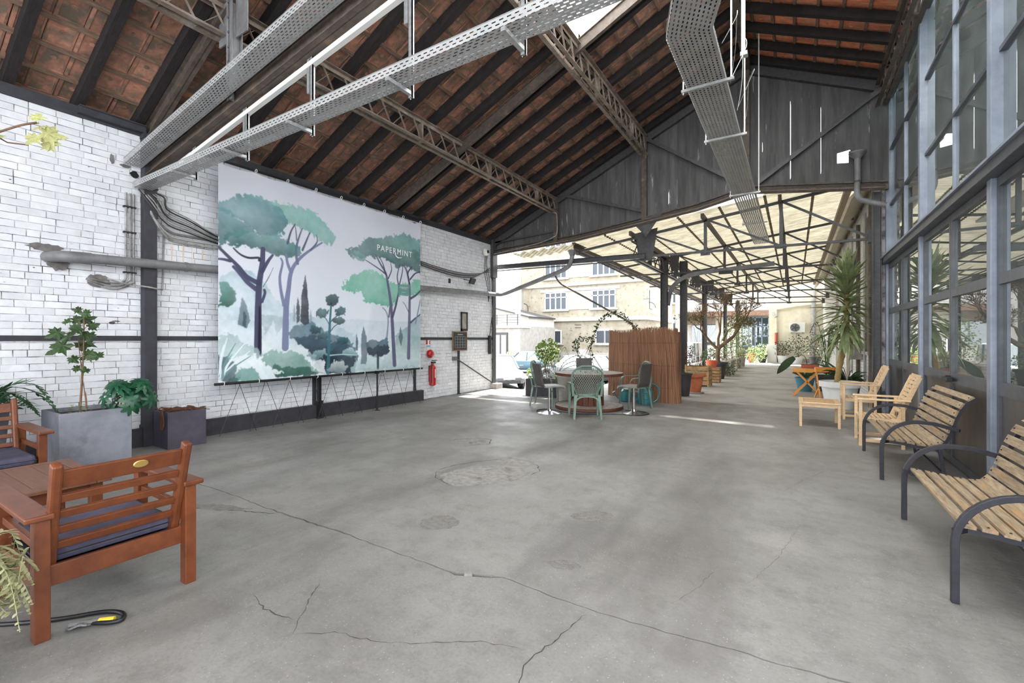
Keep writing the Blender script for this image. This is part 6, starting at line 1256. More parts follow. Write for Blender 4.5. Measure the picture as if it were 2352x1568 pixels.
# ------------------------------------------------------------------ watering cans and bucket
def wcan(name, label, loc, rz, s, mat):
    t = thing(name, label, 'watering can', loc, rz); t.scale = (s, s, s)
    MB().lathe([(.165, 0), (.17, .02), (.165, .33), (.15, .36), (.12, .37)], (0, 0, 0), 24).build('body', mat, t, smooth=40); MB().tube(spline([(-.15, 0, .08), (-.26, 0, .16), (-.36, 0, .33)], 4), [.03] * 4 + [.022] * 5, 10).build('spout', mat, t, smooth=50)
    MB().lathe([(.02, 0), (.06, .05), (.06, .055)], (0, 0, 0), 14).build('rose', mat, t).matrix_local = Matrix.Translation((-.36, 0, .32)) @ Matrix.Rotation(rad(-35), 4, 'Y')
    MB().tube(arc((.13, 0, .25), .2, rad(-75), rad(165), 16, ry=.22), .016, 8).build('handle', mat, t, smooth=60)
    MB().prism([(-.14, 0), (-.02, .1), (.1, 0)], (0, -.12, .36), (1, 0, 0), (0, 0, 1), (0, .24, 0)).build('hood', mat, t)
    for k, (x0, x1, z) in enumerate(((-.08, .0, .26), (-.09, .07, .21), (-.07, .06, .12))):
        pts = [Vector((x0 + (x1 - x0) * j / 12, -math.sqrt(.0295 - (x0 + (x1 - x0) * j / 12) ** 2), z + .01 * math.sin(j * 2.4 + k))) for j in range(13)]; MB().tube(pts, .0028, 4).build('pen_mark', 'black', t)
    return t
wcan('watering_can', 'large teal metal watering can with pen marks by the reed screen', (-2.93, 10.55, 0), YAW, 1.0, 'teal_metal'); wcan('watering_can', 'small teal watering can behind the right-hand chair legs', (-3.5, 10.75, 0), YAW, .62, 'teal_metal')
t = thing('bucket', 'grey zinc bucket between the two watering cans', 'bucket', (-3.22, 10.75, 0)); MB().lathe([(.1, 0), (.13, .24), (.14, .245), (.125, .23), (.095, .01)], (0, 0, 0), 20, True, True).build('pail', 'pipe', t, smooth=40); MB().tube(arc((0, 0, .24), .135, 0, math.pi, 10), .005, 5).build('bail', 'steel_dark', t)
# ------------------------------------------------------------------ plants
pm('leaf_maple', (66, 92, 50), (44, 66, 36), 9, .5, rv=.2, trans=.2); pm('leaf_schef', (36, 92, 60), (22, 66, 46), 9, .35, rv=.2, trans=.12); pm('leaf_fern', (58, 104, 62), (40, 78, 48), 8, .5, rv=.15, trans=.2)
pm('leaf_dryfern', (178, 174, 136), (136, 140, 98), 8, .7, rv=.2, trans=.25); pm('leaf_pale', (200, 198, 140), (164, 168, 106), 6, .5, rv=.1, trans=.4); pm('leaf_yucca', (164, 174, 128), (116, 132, 88), 5, .45, rv=.3, trans=.25); pm('leaf_palm', (96, 122, 58), (66, 92, 42), 6, .5, rv=.2, trans=.2); pm('leaf_dark', (58, 84, 50), (40, 62, 40), 6, .45, rv=.2, trans=.15); pm('leaf_olive', (138, 132, 76), (104, 100, 56), 6, .6, rv=.25, trans=.2); pm('leaf_light', (150, 170, 110), (120, 142, 84), 6, .5, rv=.2, trans=.25); pm('leaf_varieg', (126, 150, 72), (92, 116, 48), 9, .5, rv=.25, trans=.25)
pm('twig', (128, 96, 70), (92, 68, 50), 9, .8); pm('bark', (134, 112, 88), (96, 78, 60), 7, .9, bump=.6); pm('bark_yucca', (196, 172, 112), (150, 124, 76), 9, .9, stretch=(2, 2, 14), bump=1); pm('dry', (112, 74, 52), (80, 50, 36), 9, .9); pm('terracotta', (200, 118, 80), (176, 98, 66), 5, .8); pm('pot_dark', (72, 72, 74), (54, 54, 56), 5, .6); pm('pot_white', (232, 232, 230), (220, 220, 218), 4, .4); pm('pot_blue', (66, 122, 138), None, rough=.4); pm('pot_concrete', (178, 172, 164), (150, 144, 136), 6, .85, bump=.3); pm('crate_wood', (186, 150, 106), (150, 116, 78), 7, .8, rv=.12); pm('gabion', (188, 180, 164), (150, 142, 126), 7, .9, rv=.2, bump=.5); pm('orange_pot', (226, 110, 72), None, rough=.6); pm('box_black', (62, 62, 66), (46, 46, 50), 4, .7, c3=(150, 138, 120), s3=2, lo3=.66, hi3=.7)
def leafshape(pts, bend=.15, r_=None):
    m_ = MB(); n = len(pts); m_._add([(x, y, -bend * (x * x + y * y) * 4) for x, y in pts], [tuple(range(n))]); return m_
MAPLE = [(0, -.1), (.18, -.28), (.42, -.3), (.36, -.05), (.62, .0), (.5, .18), (.78, .42), (.45, .42), (.4, .6), (.22, .5), (.2, .78), (0, 1.05), (-.2, .78), (-.22, .5), (-.4, .6), (-.45, .42), (-.78, .42), (-.5, .18), (-.62, 0), (-.36, -.05), (-.42, -.3), (-.18, -.28)]
def maple_mesh(mat):
    m_ = MB(); c = (0, .1, .05); vs = [c] + [(x, y, .08 * math.sin(i * 1.9) - .1 * (x * x + y * y)) for i, (x, y) in enumerate(MAPLE)]; n = len(MAPLE); m_._add(vs, [(0, i + 1, (i + 1) % n + 1) for i in range(n)]); return m_.mesh('leaf', mat)
def look(dirv, roll=0): 
    d = Vector(dirv).normalized(); return (d.to_track_quat('Z', 'Y') @ Matrix.Rotation(roll, 4, 'Z').to_quaternion()).to_euler()
def strip(mb, p, d, up, L, w, droop, n=5, fold=.0, tipw=.05):
    """ribbon leaf from p along d, drooping under gravity"""
    p = Vector(p); d = Vector(d).normalized(); a, b = [], []; q = p.copy(); dd = d.copy()
    for i in range(n + 1):
        t = i / n; s_ = dd.cross(Vector(up)); s_ = s_.normalized() if s_.length > 1e-3 else Vector((1, 0, 0)); ww = w * (math.sin(math.pi * min(.98, .12 + t * .88)) ** .7 if t < 1 else tipw)
        a.append(q - s_ * ww / 2); b.append(q + s_ * ww / 2); q = q + dd * (L / n); dd = (dd + Vector((0, 0, -droop / n))).normalized()
    mb.grid([a, b]); return q
def leafcloud(mb, c, rx, ry, rz, n, size, rng, shell=.35, asp=.45):
    for _ in range(n):
        while True:
            v = Vector((rng.uniform(-1, 1), rng.uniform(-1, 1), rng.uniform(-1, 1)))
            if shell < v.length < 1: break
        p = Vector((c[0] + v.x * rx, c[1] + v.y * ry, c[2] + v.z * rz)); e = Euler_((rng.uniform(-1.2, 1.2), rng.uniform(-1.2, 1.2), rng.uniform(0, 6.3))); s_ = size * rng.uniform(.6, 1.3)
        mb._add([p + e @ Vector(q) for q in ((0, 0, 0), (s_ * asp, s_ * .45, 0), (0, s_, 0), (-s_ * asp, s_ * .45, 0))], [(0, 1, 2, 3)])
from mathutils import Euler
def Euler_(e): return Euler(e).to_matrix()
def frond(mb, pts, n, ln, wd_, rng, taper=True, droop=.3):
    P = spline(pts, 8); m = len(P)
    for k in range(1, n + 1):
        f = k / (n + .5) * (m - 1); i = min(int(f), m - 2); p = P[i].lerp(P[i + 1], f - i); d = (P[i + 1] - P[i]).normalized(); sd = d.cross(Vector((0, 0, 1))).normalized(); t = k / n
        L = ln * (math.sin(math.pi * (.15 + .8 * t)) if taper else 1 - .4 * t)
        for s_ in (-1, 1): strip(mb, p, sd * s_ + d * .55 + Vector((0, 0, rng.uniform(-.1, .25))), (0, 0, 1), L * rng.uniform(.85, 1.1), wd_, droop, 3)
pr = random.Random(21)
# sapling in the grey planter
t = thing('sapling', 'young maple sapling with lobed leaves in the grey planter', 'plant', (-7.02, 1.83, .58))
MB().tube(spline([(-7.02, 1.83, .58), (-7.02, 1.85, 1.0), (-7.0, 1.86, 1.4), (-7.02, 1.87, 1.82)], 5), [.011] * 8 + [.006] * 8, 6).build('stem', 'twig', t, world=True); MB().tube(spline([(-6.98, 1.88, .58), (-7.0, 1.88, .8), (-7.02, 1.86, 1.0), (-7.03, 1.82, 1.5)], 5), [.009] * 8 + [.004] * 8, 6).build('stem', 'twig', t, world=True)
mm = maple_mesh('leaf_maple')
LV = [(183, 712, 15), (203, 720, 18), (190, 733, 24), (150, 737, 15), (175, 747, 20), (207, 750, 18), (136, 762, 26), (160, 774, 26), (188, 768, 22), (206, 766, 20), (218, 745, 14), (148, 792, 36), (195, 787, 30), (165, 822, 17), (210, 812, 24), (226, 820, 20), (172, 845, 14), (196, 853, 14), (180, 755, 20), (170, 735, 16)]
s0, c0 = math.sin(YAW), math.cos(YAW)
def wpos(u, v, x):     # point of plane x seen at print position (u, v); used to lay out foliage at true size
    a = (u - 1176) / FPX; k = x / (-s0 + a * c0); return Vector((x, k * (c0 + a * s0), CAMZ + k * (778 - v) / FPX)), k
for u, v, s_ in LV:
    p, k = wpos(u, v, -7.0 + pr.uniform(-.15, .15)); sz = s_ * k / FPX * 1.05
    inst('leaf', mm, t, tuple(p - t.location), look((.8 + pr.uniform(-.3, .3), -.5 + pr.uniform(-.5, .5), .55 + pr.uniform(-.2, .4)), pr.uniform(0, 6.3)), (sz,) * 3)
    q = Vector((-7.02, 1.86, p.z - .06)); MB().tube([q, (q + p) / 2 + Vector((0, 0, .03)), p], .0025, 4).build('petiole', 'twig', t, world=True)
# umbrella shrub
def palmate():
    m_ = MB()
    for k in range(8):
        a = 2 * math.pi * k / 8; d = Vector((math.cos(a), math.sin(a), -.05)); strip(m_, d * .02, d, (0, 0, 1), .145, .052, .7, 4, tipw=.3)
    return m_.mesh('leaf', 'leaf_schef', 60)
pmh = palmate()
t = thing('umbrella_plant', 'glossy green umbrella plant spilling over the grey planter', 'plant', (-6.98, 2.12, .58))
for k in range(5): MB().tube(spline([(0, 0, 0), (pr.uniform(-.05, .1), pr.uniform(-.05, .12), .15), (pr.uniform(-.1, .2), pr.uniform(-.05, .25), .33)], 4), .008, 5).build('stem', 'twig', t)
for k in range(46):
    a, e = pr.uniform(0, 6.28), pr.uniform(-.75, 1.2); d = Vector((math.cos(a) * math.cos(e), math.sin(a) * math.cos(e), math.sin(e))); r_ = pr.uniform(.55, 1)
    c = Vector((.1, .14, .22)) + Vector((d.x * .24, d.y * .3, d.z * .25)) * r_
    if c.x < -.02: continue
    inst('leaf', pmh, t, tuple(c), look((d.x + .35, d.y - .1, d.z + .55), pr.uniform(0, 6)), (pr.uniform(.6, .85),) * 3)
t = thing('ground_herb', 'small grey green herb sprigs beside the maple stem', 'plant', (-6.98, 1.8, .58)); m_ = MB()
for k in range(7): frond(m_, [(pr.uniform(-.1, .1), pr.uniform(-.12, .2), 0), (pr.uniform(-.1, .1), pr.uniform(-.15, .22), .12), (pr.uniform(-.12, .14), pr.uniform(-.22, .3), .18)], 6, .05, .016, pr)
m_.build('foliage', 'leaf_light', t)
t = thing('dried_plant', 'brown dried creeper curling over the dark planter', 'plant', (-7.41, 3.0, .42)); m_ = MB()
for k in range(26):
    x, y = pr.uniform(-.17, .17), pr.uniform(-.2, .2); m_.tube(spline([(x, y, 0), (x + pr.uniform(-.08, .08), y + pr.uniform(-.1, .1), .08), (x + pr.uniform(-.12, .12), y + pr.uniform(-.14, .14), .1), (x + pr.uniform(-.1, .1), y + pr.uniform(-.14, .14), .06)], 4), .006, 4)
for k in range(8): m_.tube(spline([(.05, -.18, .06), (.12 + pr.uniform(-.05, .05), -.255, .1), (.15 + pr.uniform(-.06, .06), -.27, -.05), (.14 + pr.uniform(-.05, .05), -.27, -.15)], 4), .008, 4)
m_.build('tangle', 'dry', t)
# fern by the wall in a tall pot
def pot(par, prof, mat, seg=24, soil=None):
    MB().lathe(prof + [(prof[-1][0] - .025, prof[-1][1]), (prof[-1][0] - .03, prof[-1][1] - .06)], (0, 0, 0), seg, True, False).build('pot', mat, par, smooth=40); MB().lathe([(prof[-1][0] - .028, prof[-1][1] - .05), (.01, prof[-1][1] - .04)], (0, 0, 0), seg, False, True).build('soil', 'soil', par)
t = thing('potted_fern', 'green fern in a tall grey pot against the brick wall', 'plant', (-7.35, 1.12, 0)); pot(t, [(.16, 0), (.22, .72)], 'planter_grey')
for k in range(13):
    a = pr.uniform(-1.0, 2.4) if k < 9 else pr.uniform(0, 6.28); L = pr.uniform(.35, .55) * (.5 if math.cos(a) < -.2 else 1); m_ = MB(); d = Vector((math.cos(a), math.sin(a), 0)); b = Vector((0, 0, .7))
    pts = [b, b + d * L * .35 + Vector((0, 0, pr.uniform(.15, .3))), b + d * L * .8 + Vector((0, 0, pr.uniform(.1, .28))), b + d * L * 1.15 + Vector((0, 0, pr.uniform(-.1, .12)))]
    frond(m_, pts, 22, .16, .026, pr, droop=.1); m_.tube(spline(pts, 5), .003, 4); m_.build('frond', 'leaf_fern', t)
t = thing('potted_dry_fern', 'pale yellowing fern pot beside the near armchair arm', 'plant', (-3.04, .33, 0)); pot(t, [(.13, 0), (.17, .36)], 'planter_grey')
for k in range(34):
    a = pr.uniform(.3, 2.9); L = pr.uniform(.16, .27); m_ = MB(); d = Vector((math.cos(a) * 1.1, math.sin(a), 0)); b = Vector((0, .04, .36))
    pts = [b, b + d * L * .45 + Vector((0, 0, pr.uniform(.05, .26))), b + d * L * .9 + Vector((0, 0, pr.uniform(-.02, .26))), b + d * L * 1.1 + Vector((0, 0, pr.uniform(-.12, .2)))]
    frond(m_, pts, 20, .06, .014, pr, droop=.1); m_.tube(spline(pts, 5), .002, 4); m_.build('frond', 'leaf_dryfern', t)
MB().tube(spline([(-.06, .0, .3), (-.3, -.02, 1.2), (-.6, .06, 2.2), (-.64, .22, 2.55)], 6), [.014] * 12 + [.008] * 7, 6).build('stem', 'twig', t)
t = thing('maple_branch', 'pale yellow green maple twig hanging in high beside the wall', 'branch', (-3.76, .52, 2.55)); mp_ = maple_mesh('leaf_pale')
MB().tube(spline([(0, 0, 0), (.0, .1, .08), (.03, .2, .16), (.05, .27, .2)], 4), .006, 5).build('twig', 'twig', t); MB().tube([(.0, .1, .08), (-.02, .16, .06), (0, .24, .07)], .004, 5).build('twig', 'twig', t)
for (x, y, z, s_, n_) in ((.05, .25, .225, .045, (.6, -.5, .5)), (.04, .30, .15, .07, (.9, -.35, .25)), (.05, .33, .09, .06, (.8, -.5, -.1)), (0, .1, .06, .07, (.5, -.5, .9)), (.02, .29, .19, .04, (.3, -.6, .8)), (-.02, .05, .03, .06, (.2, -.3, .9)), (.03, .26, .12, .05, (.7, -.6, .3))): inst('leaf', mp_, t, (x, y, z), look(n_, pr.uniform(0, 6)), (s_ * 1.35,) * 3)
# long dark planter with bush and palm behind the spool table
def trough(label, x0, x1, y0, y1, h): 
    t = box_planter('trough_planter', label, x0, x1, y0, y1, h, 'box_black'); return t
trough('long dark trough planter behind the stools', -6.1, -4.75, 10.5, 10.95, .44); trough('dark trough planter behind the spool table by the screen', -4.85, -4.38, 11.05, 11.5, .42)
t = thing('barrel_pot', 'tall grey zinc barrel behind the spool table', 'pot', (-4.74, 10.05, 0)); MB().lathe([(.17, 0), (.19, .3), (.19, .56), (.2, .6), (.17, .6), (.16, .5)], (0, 0, 0), 20, True, True).build('barrel', 'pot_concrete', t, smooth=40)
t = thing('variegated_bush', 'bushy yellow green shrub growing in the dark trough', 'plant', (-5.55, 10.72, .38)); m_ = MB(); leafcloud(m_, (0, 0, .78), .36, .3, .36, 420, .075, pr); m_.build('foliage', 'leaf_varieg', t)
for k in range(6): MB().tube([(pr.uniform(-.05, .05), pr.uniform(-.05, .05), 0), (pr.uniform(-.1, .1), pr.uniform(-.1, .1), .4), (pr.uniform(-.25, .25), pr.uniform(-.2, .2), .85)], .008, 5).build('stem', 'twig', t)
m_ = MB(); leafcloud(m_, (-.45, -.02, .2), .2, .15, .16, 130, .06, pr); leafcloud(m_, (.45, -.05, .12), .3, .12, .1, 130, .05, pr); m_.build('undergrowth_leaves', 'leaf_light', t)
t = thing('potted_palm', 'arching feather palm behind the bushy shrub', 'plant', (-5.35, 10.85, .38))
for a, L, h in ((2.9, 1.0, .75), (3.4, .8, .4), (.3, 1.0, .7), (-.1, .9, .55), (.55, 1.1, .45), (-.4, .8, .3), (1.4, .9, .9), (2.2, .9, .8)):
    m_ = MB(); d = Vector((math.cos(a), math.sin(a) * .5, 0)); pts = [Vector((0, 0, 0)), d * .2 * L + Vector((0, 0, h * .7)), d * .65 * L + Vector((0, 0, h)), d * L + Vector((0, 0, h * .72))]
    frond(m_, pts, 15, .24, .016, pr, droop=1.3); m_.tube(spline(pts, 5), .006, 4); m_.build('frond', 'leaf_palm', t)
t = thing('climbing_vine', 'thin climbing vine arching up beside the reed screen', 'plant', (-4.5, 11.3, .36))
V1 = spline([(0, 0, 0), (-.05, .02, .4), (-.1, .05, .9), (.05, .1, 1.4), (.3, .12, 1.75), (.6, .3, 1.8), (.85, .5, 1.55), (1.0, .6, 1.35)], 6); V2 = spline([(0.02, 0, 0), (-.2, .0, .35), (-.45, 0, .75), (-.5, 0, 1.0), (-.3, 0, 1.15), (0, 0, 1.1)], 6)
for P in (V1, V2): MB().tube(P, .007, 5).build('stem', 'twig', t)
for k in range(4): MB().tube(spline([(0.02 * k, 0, 0), (-.1 * k, .03, .3), (-.05 - .1 * k, .05, .7), (-.1 + .05 * k, .08, 1.1)], 5), .006, 5).build('stem', 'twig', t)
m_ = MB()
for P in (V1, V2):
    for p in P[8:]: leafcloud(m_, p, .09, .09, .09, 7, .06, pr, 0)
leafcloud(m_, (1.35, .75, 1.36), .3, .1, .07, 60, .055, pr, 0); m_.build('foliage', 'leaf_dark', t)
# ------------------------------------------------------------------ pots along the path (left side)
def pot_thing(name, label, loc, prof, mat, cat='pot'): t = thing(name, label, cat, loc); pot(t, prof, mat); return t
pot_thing('tall_pot', 'tall black plastic pot right behind the reed screen', (-2.5, 12.6, 0), [(.15, 0), (.21, .55), (.23, .56), (.23, .6)], 'pot_dark'); pot_thing('stacked_pot', 'small black pot stacked up behind the screen edge', (-2.98, 12.5, .0), [(.14, 0), (.19, .78), (.2, .82)], 'pot_dark')
t = pot_thing('terracotta_pot', 'large terracotta pot with rim and dry grass', (-2.36, 13.35, 0), [(.17, .03), (.24, .46), (.29, .46), (.3, .55)], 'terracotta'); MB().lathe([(.24, 0), (.26, .04)], (0, 0, 0), 20).build('saucer', 'pot_concrete', t); m_ = MB()
for k in range(120): strip(m_, (pr.uniform(-.2, .2), pr.uniform(-.2, .2), .5), (pr.uniform(-.7, .7), pr.uniform(-.7, .7), .8), (1, .3, 0), pr.uniform(.12, .3), .008, .9, 3)
m_.build('dry_grass', 'leaf_dryfern', t)
t = thing('wood_crate', 'square wooden slat planter crate between the pots', 'planter', (-2.62, 15.6, 0))
for s_ in (-1, 1):
    for k in range(4): boxpart(t, 'slat', 'crate_wood', (-.32, .32, s_ * .32 - .01, s_ * .32 + .01, .05 + k * .15, .18 + k * .15), .002); boxpart(t, 'slat', 'crate_wood', (s_ * .32 - .01, s_ * .32 + .01, -.32, .32, .05 + k * .15, .18 + k * .15), .002)
for x in (-.33, .33):
    for y in (-.33, .33): boxpart(t, 'corner_post', 'crate_wood', (x - .025, x + .025, y - .025, y + .025, 0, .68), .003)
boxpart(t, 'soil', 'soil', (-.3, .3, -.3, .3, .5, .58))
t = thing('dry_stems', 'bare dry stems and seed heads standing in the wooden crate', 'plant', (-2.65, 15.6, .55)); m_ = MB()
for k in range(22): x, y = pr.uniform(-.25, .2), pr.uniform(-.25, .25); m_.tube(spline([(x, y, 0), (x + pr.uniform(-.15, .15), y + pr.uniform(-.1, .1), .5), (x + pr.uniform(-.45, .45), y + pr.uniform(-.2, .2), pr.uniform(.9, 1.9))], 4), [.006] * 4 + [.002] * 5, 4)
m_.build('stems', 'twig', t); m_ = MB(); leafcloud(m_, (-.25, 0, .45), .16, .15, .3, 160, .05, pr, 0); tag(m_.build('seed_heads', 'dry', t), kind='stuff')
pot_thing('small_orange_pot', 'small bright orange pot standing on a slatted box', (-2.45, 17.1, .5), [(.14, 0), (.18, .2), (.2, .2), (.2, .26)], 'orange_pot')
t = thing('slatted_box', 'small pale slatted box under the orange pot', 'box', (-2.4, 17.1, 0))
for k in range(5):
    for s_ in (-1, 1): boxpart(t, 'slat', 'crate_wood', (-.22, .22, s_ * .22 - .01, s_ * .22 + .01, .02 + k * .1, .1 + k * .1), .002); boxpart(t, 'slat', 'crate_wood', (s_ * .22 - .01, s_ * .22 + .01, -.22, .22, .02 + k * .1, .1 + k * .1), .002)
boxpart(t, 'lid', 'crate_wood', (-.23, .23, -.23, .23, .49, .505), .002)
# potted tree
t = pot_thing('potted_tree', 'gnarled bare topped tree in a big black pot', (-2.45, 18.75, 0), [(.2, 0), (.3, .55), (.34, .55), (.34, .63)], 'pot_dark', 'tree')
tr2 = random.Random(8); tip = []
def grow(mb, p, d, L, r, n):
    q = p + d * L; mid = p.lerp(q, .5) + Vector((tr2.uniform(-1, 1), tr2.uniform(-1, 1), tr2.uniform(-1, 1))) * L * .06; mb.tube([p, mid, q], [r, r * .88, r * .72], 7 if r > .02 else 4)
    if n == 0: tip.append(q); return
    for k in range(3 if n < 4 else 2):
        nd = (d + Vector((tr2.uniform(-1, 1), tr2.uniform(-1, 1), tr2.uniform(-.45, .75))) * .75).normalized(); grow(mb, q, nd, L * tr2.uniform(.62, .82), r * .62, n - 1)
    if n < 4: tip.append(q)
m_ = MB(); m_.tube(spline([(0, 0, .5), (-.03, .02, .85), (.0, 0, 1.15)], 4), [.1, .095, .09, .085, .08, .08, .08, .085, .09], 9); grow(m_, Vector((0, 0, 1.1)), Vector((-.6, -.2, .7)).normalized(), .62, .06, 5); grow(m_, Vector((0, 0, 1.15)), Vector((.7, .2, .62)).normalized(), .7, .075, 5); grow(m_, Vector((0, 0, 1.15)), Vector((.05, .3, .9)).normalized(), .66, .055, 5); grow(m_, Vector((.15, 0, 1.45)), Vector((.4, -.5, .7)).normalized(), .5, .045, 4); m_.build('trunk', 'bark', t, smooth=50)
m_ = MB()
for p in tip:
    if p.z < 2.35 and tr2.random() < .85: leafcloud(m_, p, .16, .16, .12, 8, .06, pr, 0)
    elif tr2.random() < .22: leafcloud(m_, p, .12, .12, .1, 3, .045, pr, 0)
m_.build('foliage', 'leaf_olive', t)
m_ = MB()
for p in tip:
    if tr2.random() < .6:
        for k in range(2): m_.tube([p, p + Vector((tr2.uniform(-.2, .2), tr2.uniform(-.2, .2), tr2.uniform(0, .3)))], [.004, .002], 3, False)
m_.build('twigs', 'twig', t)
# stone edged beds and shrubs further on
for k, (y, ln) in enumerate(((21.0, 1.6), (23.4, 1.6), (26.0, 1.8))):
    t = thing('stone_bed', 'low dry stone planting bed, %s past the potted tree' % ordn[k], 'planter', (-2.75, y, 0), group='dry stone beds'); r_ = random.Random(k)
    for row in range(4):
        yy = -ln / 2
        while yy < ln / 2 - .05:
            q = r_.uniform(.16, .34); MB().box((.22 + r_.uniform(-.03, .03), yy + q / 2, .07 + row * .13), (.2, q - .015, .12), r_.uniform(-.06, .06)).build('stone', 'gabion', t, bevel=.02); yy += q
        for xx in (-.25, .0): MB().box((xx, -ln / 2 + .06, .07 + row * .13), (.23, .16, .12), r_.uniform(-.06, .06)).build('stone', 'gabion', t, bevel=.02)
    boxpart(t, 'soil', 'soil', (-.35, .15, -ln / 2 + .1, ln / 2, .3, .46))
def shrub(name, label, loc, rx, rz, n, size, mat, stem=True, z=.0, potd=None, group=None):
    t = thing(name, label, 'plant', loc, group=group)
    if potd: pot(t, potd[0], potd[1])
    m_ = MB(); zc = (potd[0][-1][1] if potd else 0) + rz * .95 + z; leafcloud(m_, (0, 0, zc), rx, rx, rz, n, size, pr); m_.build('foliage', mat, t)
    for k in range(4): MB().tube([(pr.uniform(-.04, .04), pr.uniform(-.04, .04), (potd[0][-1][1] - .06 if potd else 0)), (pr.uniform(-.1, .1), pr.uniform(-.1, .1), zc * .7), (pr.uniform(-.5, .5) * rx, pr.uniform(-.5, .5) * rx, zc + rz * .3)], .01, 4).build('stem', 'twig', t)
    return t
shrub('round_shrub', 'fresh green round shrub behind the big black tree pot', (-3.05, 20.9, .42), .38, .36, 380, .06, 'leaf_palm'); shrub('low_shrub', 'low dark green shrub at the foot of the stone bed', (-2.25, 19.9, 0), .3, .26, 260, .06, 'leaf_dark'); shrub('straw_shrub', 'straw coloured shrub on the second stone bed', (-2.85, 23.4, .42), .45, .3, 260, .06, 'leaf_dryfern'); shrub('tall_shrub', 'tall pale green shrub on the third stone bed', (-2.75, 26.2, .42), .6, 1.0, 500, .09, 'leaf_light')
shrub('loose_shrub', 'loose creamy shrub near the workshop door', (-2.6, 29.5, .0), .7, 1.4, 420, .1, 'leaf_light'); shrub('flower_shrub', 'low yellow green shrub before the workshop door', (-2.0, 31.5, .0), .6, .6, 300, .09, 'leaf_light'); shrub('pale_shrub', 'pale leafy shrub across the path end', (-1.9, 36.5, 0), .7, .6, 260, .1, 'leaf_light')
for k, (x, y, p_, mt, lf, rx, rz, lab) in enumerate(((-2.5, 27.6, [(.2, 0), (.26, .5)], 'pot_concrete', 'leaf_dryfern', .25, .2, 'grey concrete tub with dry growth along the path'), (-2.35, 32.6, [(.16, 0), (.22, .6)], 'terracotta', 'leaf_light', .2, .2, 'slim terracotta pot far down the path'), (-1.75, 32.9, [(.2, 0), (.3, .5)], 'pot_dark', 'leaf_palm', .3, .18, 'dark tapered pot with grass at the path end'), (-.62, 33.2, [(.25, 0), (.32, .45)], 'pot_white', 'leaf_dark', .5, .5, 'white tub with dark shrub under the air conditioner'), (.12, 32.8, [(.25, 0), (.34, .4)], 'pot_white', 'leaf_dark', .45, .75, 'white bowl pot with tall dark shrub at the end wall'), (.95, 30.5, [(.2, 0), (.28, .5)], 'pot_dark', 'leaf_dark', .55, .7, 'dark pot with loose shrub by the side wall'))): shrub('potted_shrub', lab, (x, y, 0), rx, rz, 220 if rx < .4 else 300, .08, mt and lf, potd=(p_, mt), group='potted shrubs along the path')
t = thing('metal_cabinet', 'white metal cabinet standing at the path end', 'cabinet', (-1.2, 33.4, 0)); boxpart(t, 'body', 'white_metal', (-.3, .25, -.25, .25, 0, 1.15), .01); boxpart(t, 'door', 'white_metal', (-.28, .23, -.27, -.25, .08, 1.1), .006); boxpart(t, 'handle', 'steel_dark', (.15, .18, -.29, -.27, .5, .65), .003)
# ------------------------------------------------------------------ yucca and palms on the right of the path
t = pot_thing('yucca', 'tall yucca with spiky leaves in a white tub', (.83, 12.15, 0), [(.24, 0), (.27, .1), (.33, .46), (.37, .46), (.38, .58)], 'pot_white', 'plant')
TR = spline([(-.05, 0, .5), (0, 0, .9), (.08, .02, 1.35), (.12, .03, 1.8), (.13, .03, 2.4), (.13, .03, 2.85)], 6); MB().tube(TR, [.052 + .01 * (i % 2) for i in range(len(TR) - 6)] + [.04] * 6, 9).build('trunk', 'bark_yucca', t, smooth=80)
yl = []
for k in range(4):
    m_ = MB(); strip(m_, (0, 0, 0), (1, 0, 0), (0, 0, 1), 1, .062, (.1, .5, 1.1, 2.0)[k], 7, tipw=.02); yl.append(m_.mesh('leaf', 'leaf_yucca', 60))
for k in range(240):
    z = 1.45 + 1.5 * (k / 240) ** .8; f = (z - 1.45) / 1.5; i = min(len(TR) - 1, max(0, next((j for j, q in enumerate(TR) if q.z >= min(z, 2.84)), len(TR) - 1))); a = k * 2.4; e = -.15 + 1.45 * f ** 1.6 + pr.uniform(-.45, .4); L = pr.uniform(.5, .95) * (1 if f < .8 else .8)
    if .95 + math.cos(a) * L > 1.4: L = max(.3, (1.4 - .95) / max(.3, math.cos(a)))
    inst('leaf', yl[min(3, max(0, int((1 - f) * 3.2 + pr.uniform(-.4, .8))))], t, (TR[i].x, TR[i].y, min(z, 2.87)), (pr.uniform(-.3, .3), -e, a), (L, 1.0 + .2 * pr.random(), L))
t = thing('areca_palm', 'dense fine leaved palm clump behind the yucca', 'plant', (.78, 15.9, 0)); pot(t, [(.24, 0), (.3, .45)], 'pot_dark')
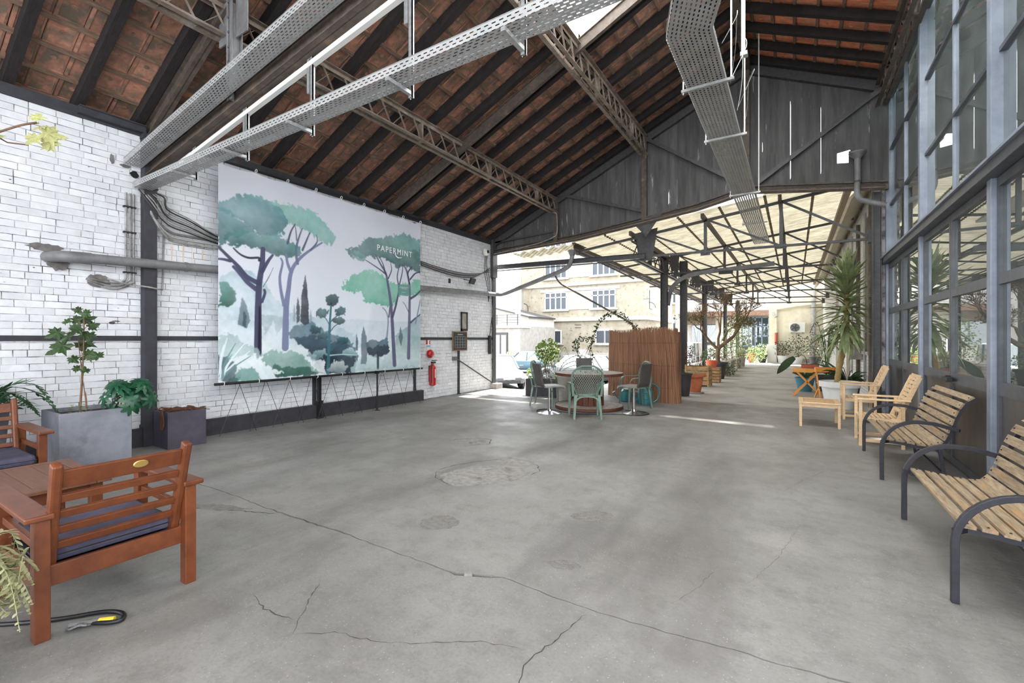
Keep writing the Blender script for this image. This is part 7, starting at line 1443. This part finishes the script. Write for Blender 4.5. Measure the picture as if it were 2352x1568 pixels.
for k in range(22):
    a = pr.uniform(0, 6.28); L = pr.uniform(.5, .85) * (.5 if math.cos(a) > .35 else 1); h = pr.uniform(.8, 1.7); m_ = MB(); d = Vector((math.cos(a), math.sin(a), 0)); pts = [Vector((0, 0, .4)), d * .2 * L + Vector((0, 0, .4 + h * .6)), d * .6 * L + Vector((0, 0, .4 + h)), d * L + Vector((0, 0, .4 + h * .8))]
    frond(m_, pts, 14, .22, .02, pr, droop=.9); m_.tube(spline(pts, 4), .006, 4); m_.build('frond', 'leaf_palm', t)
t = thing('strap_plant', 'dark strap leaved plant in shadow behind the white tub', 'plant', (1.05, 13.3, 0)); pot(t, [(.2, 0), (.26, .4)], 'pot_dark')
for k in range(46): m_ = MB(); a = pr.uniform(0, 6.28); strip(m_, (0, 0, .38), (math.cos(a), math.sin(a), pr.uniform(1.0, 2.6)), (math.sin(a), -math.cos(a), .05), pr.uniform(.6, 1.1) * (.6 if math.cos(a) > .2 else 1), .05, 1.6, 6); m_.build('leaf', 'leaf_dark', t)
t = thing('rubber_plant', 'plant with one big hanging leaf over the orange table', 'plant', (.25, 15.5, 0)); pot(t, [(.17, 0), (.24, .36), (.26, .4)], 'pot_blue')
MB().tube(spline([(0, 0, .35), (.05, -.1, .8), (-.05, -.6, 1.05), (-.25, -1.1, 1.0)], 6), .009, 5).build('stem', 'leaf_dark', t); m_ = MB(); strip(m_, (-.25, -1.1, 1.0), (-.6, -.15, -.5), (0.5, -.8, .3), .62, .2, .5, 7); m_.build('leaf', 'leaf_dark', t)
for k in range(9): m_ = MB(); a = pr.uniform(0, 6.28); strip(m_, (0, 0, .4), (math.cos(a), math.sin(a), 1), (math.sin(a), -math.cos(a), .1), .35, .13, 1.2, 5); m_.build('leaf', 'leaf_dark', t)
t = thing('planter_box_red', 'shallow red planter tray on the orange table', 'planter', (.35, 14.45, .727)); boxpart(t, 'tray', 'pipe_red', (-.2, .2, -.1, .1, 0, .1), .01); boxpart(t, 'rim', 'pipe_red', (-.215, .215, -.115, .115, .085, .1), .006)
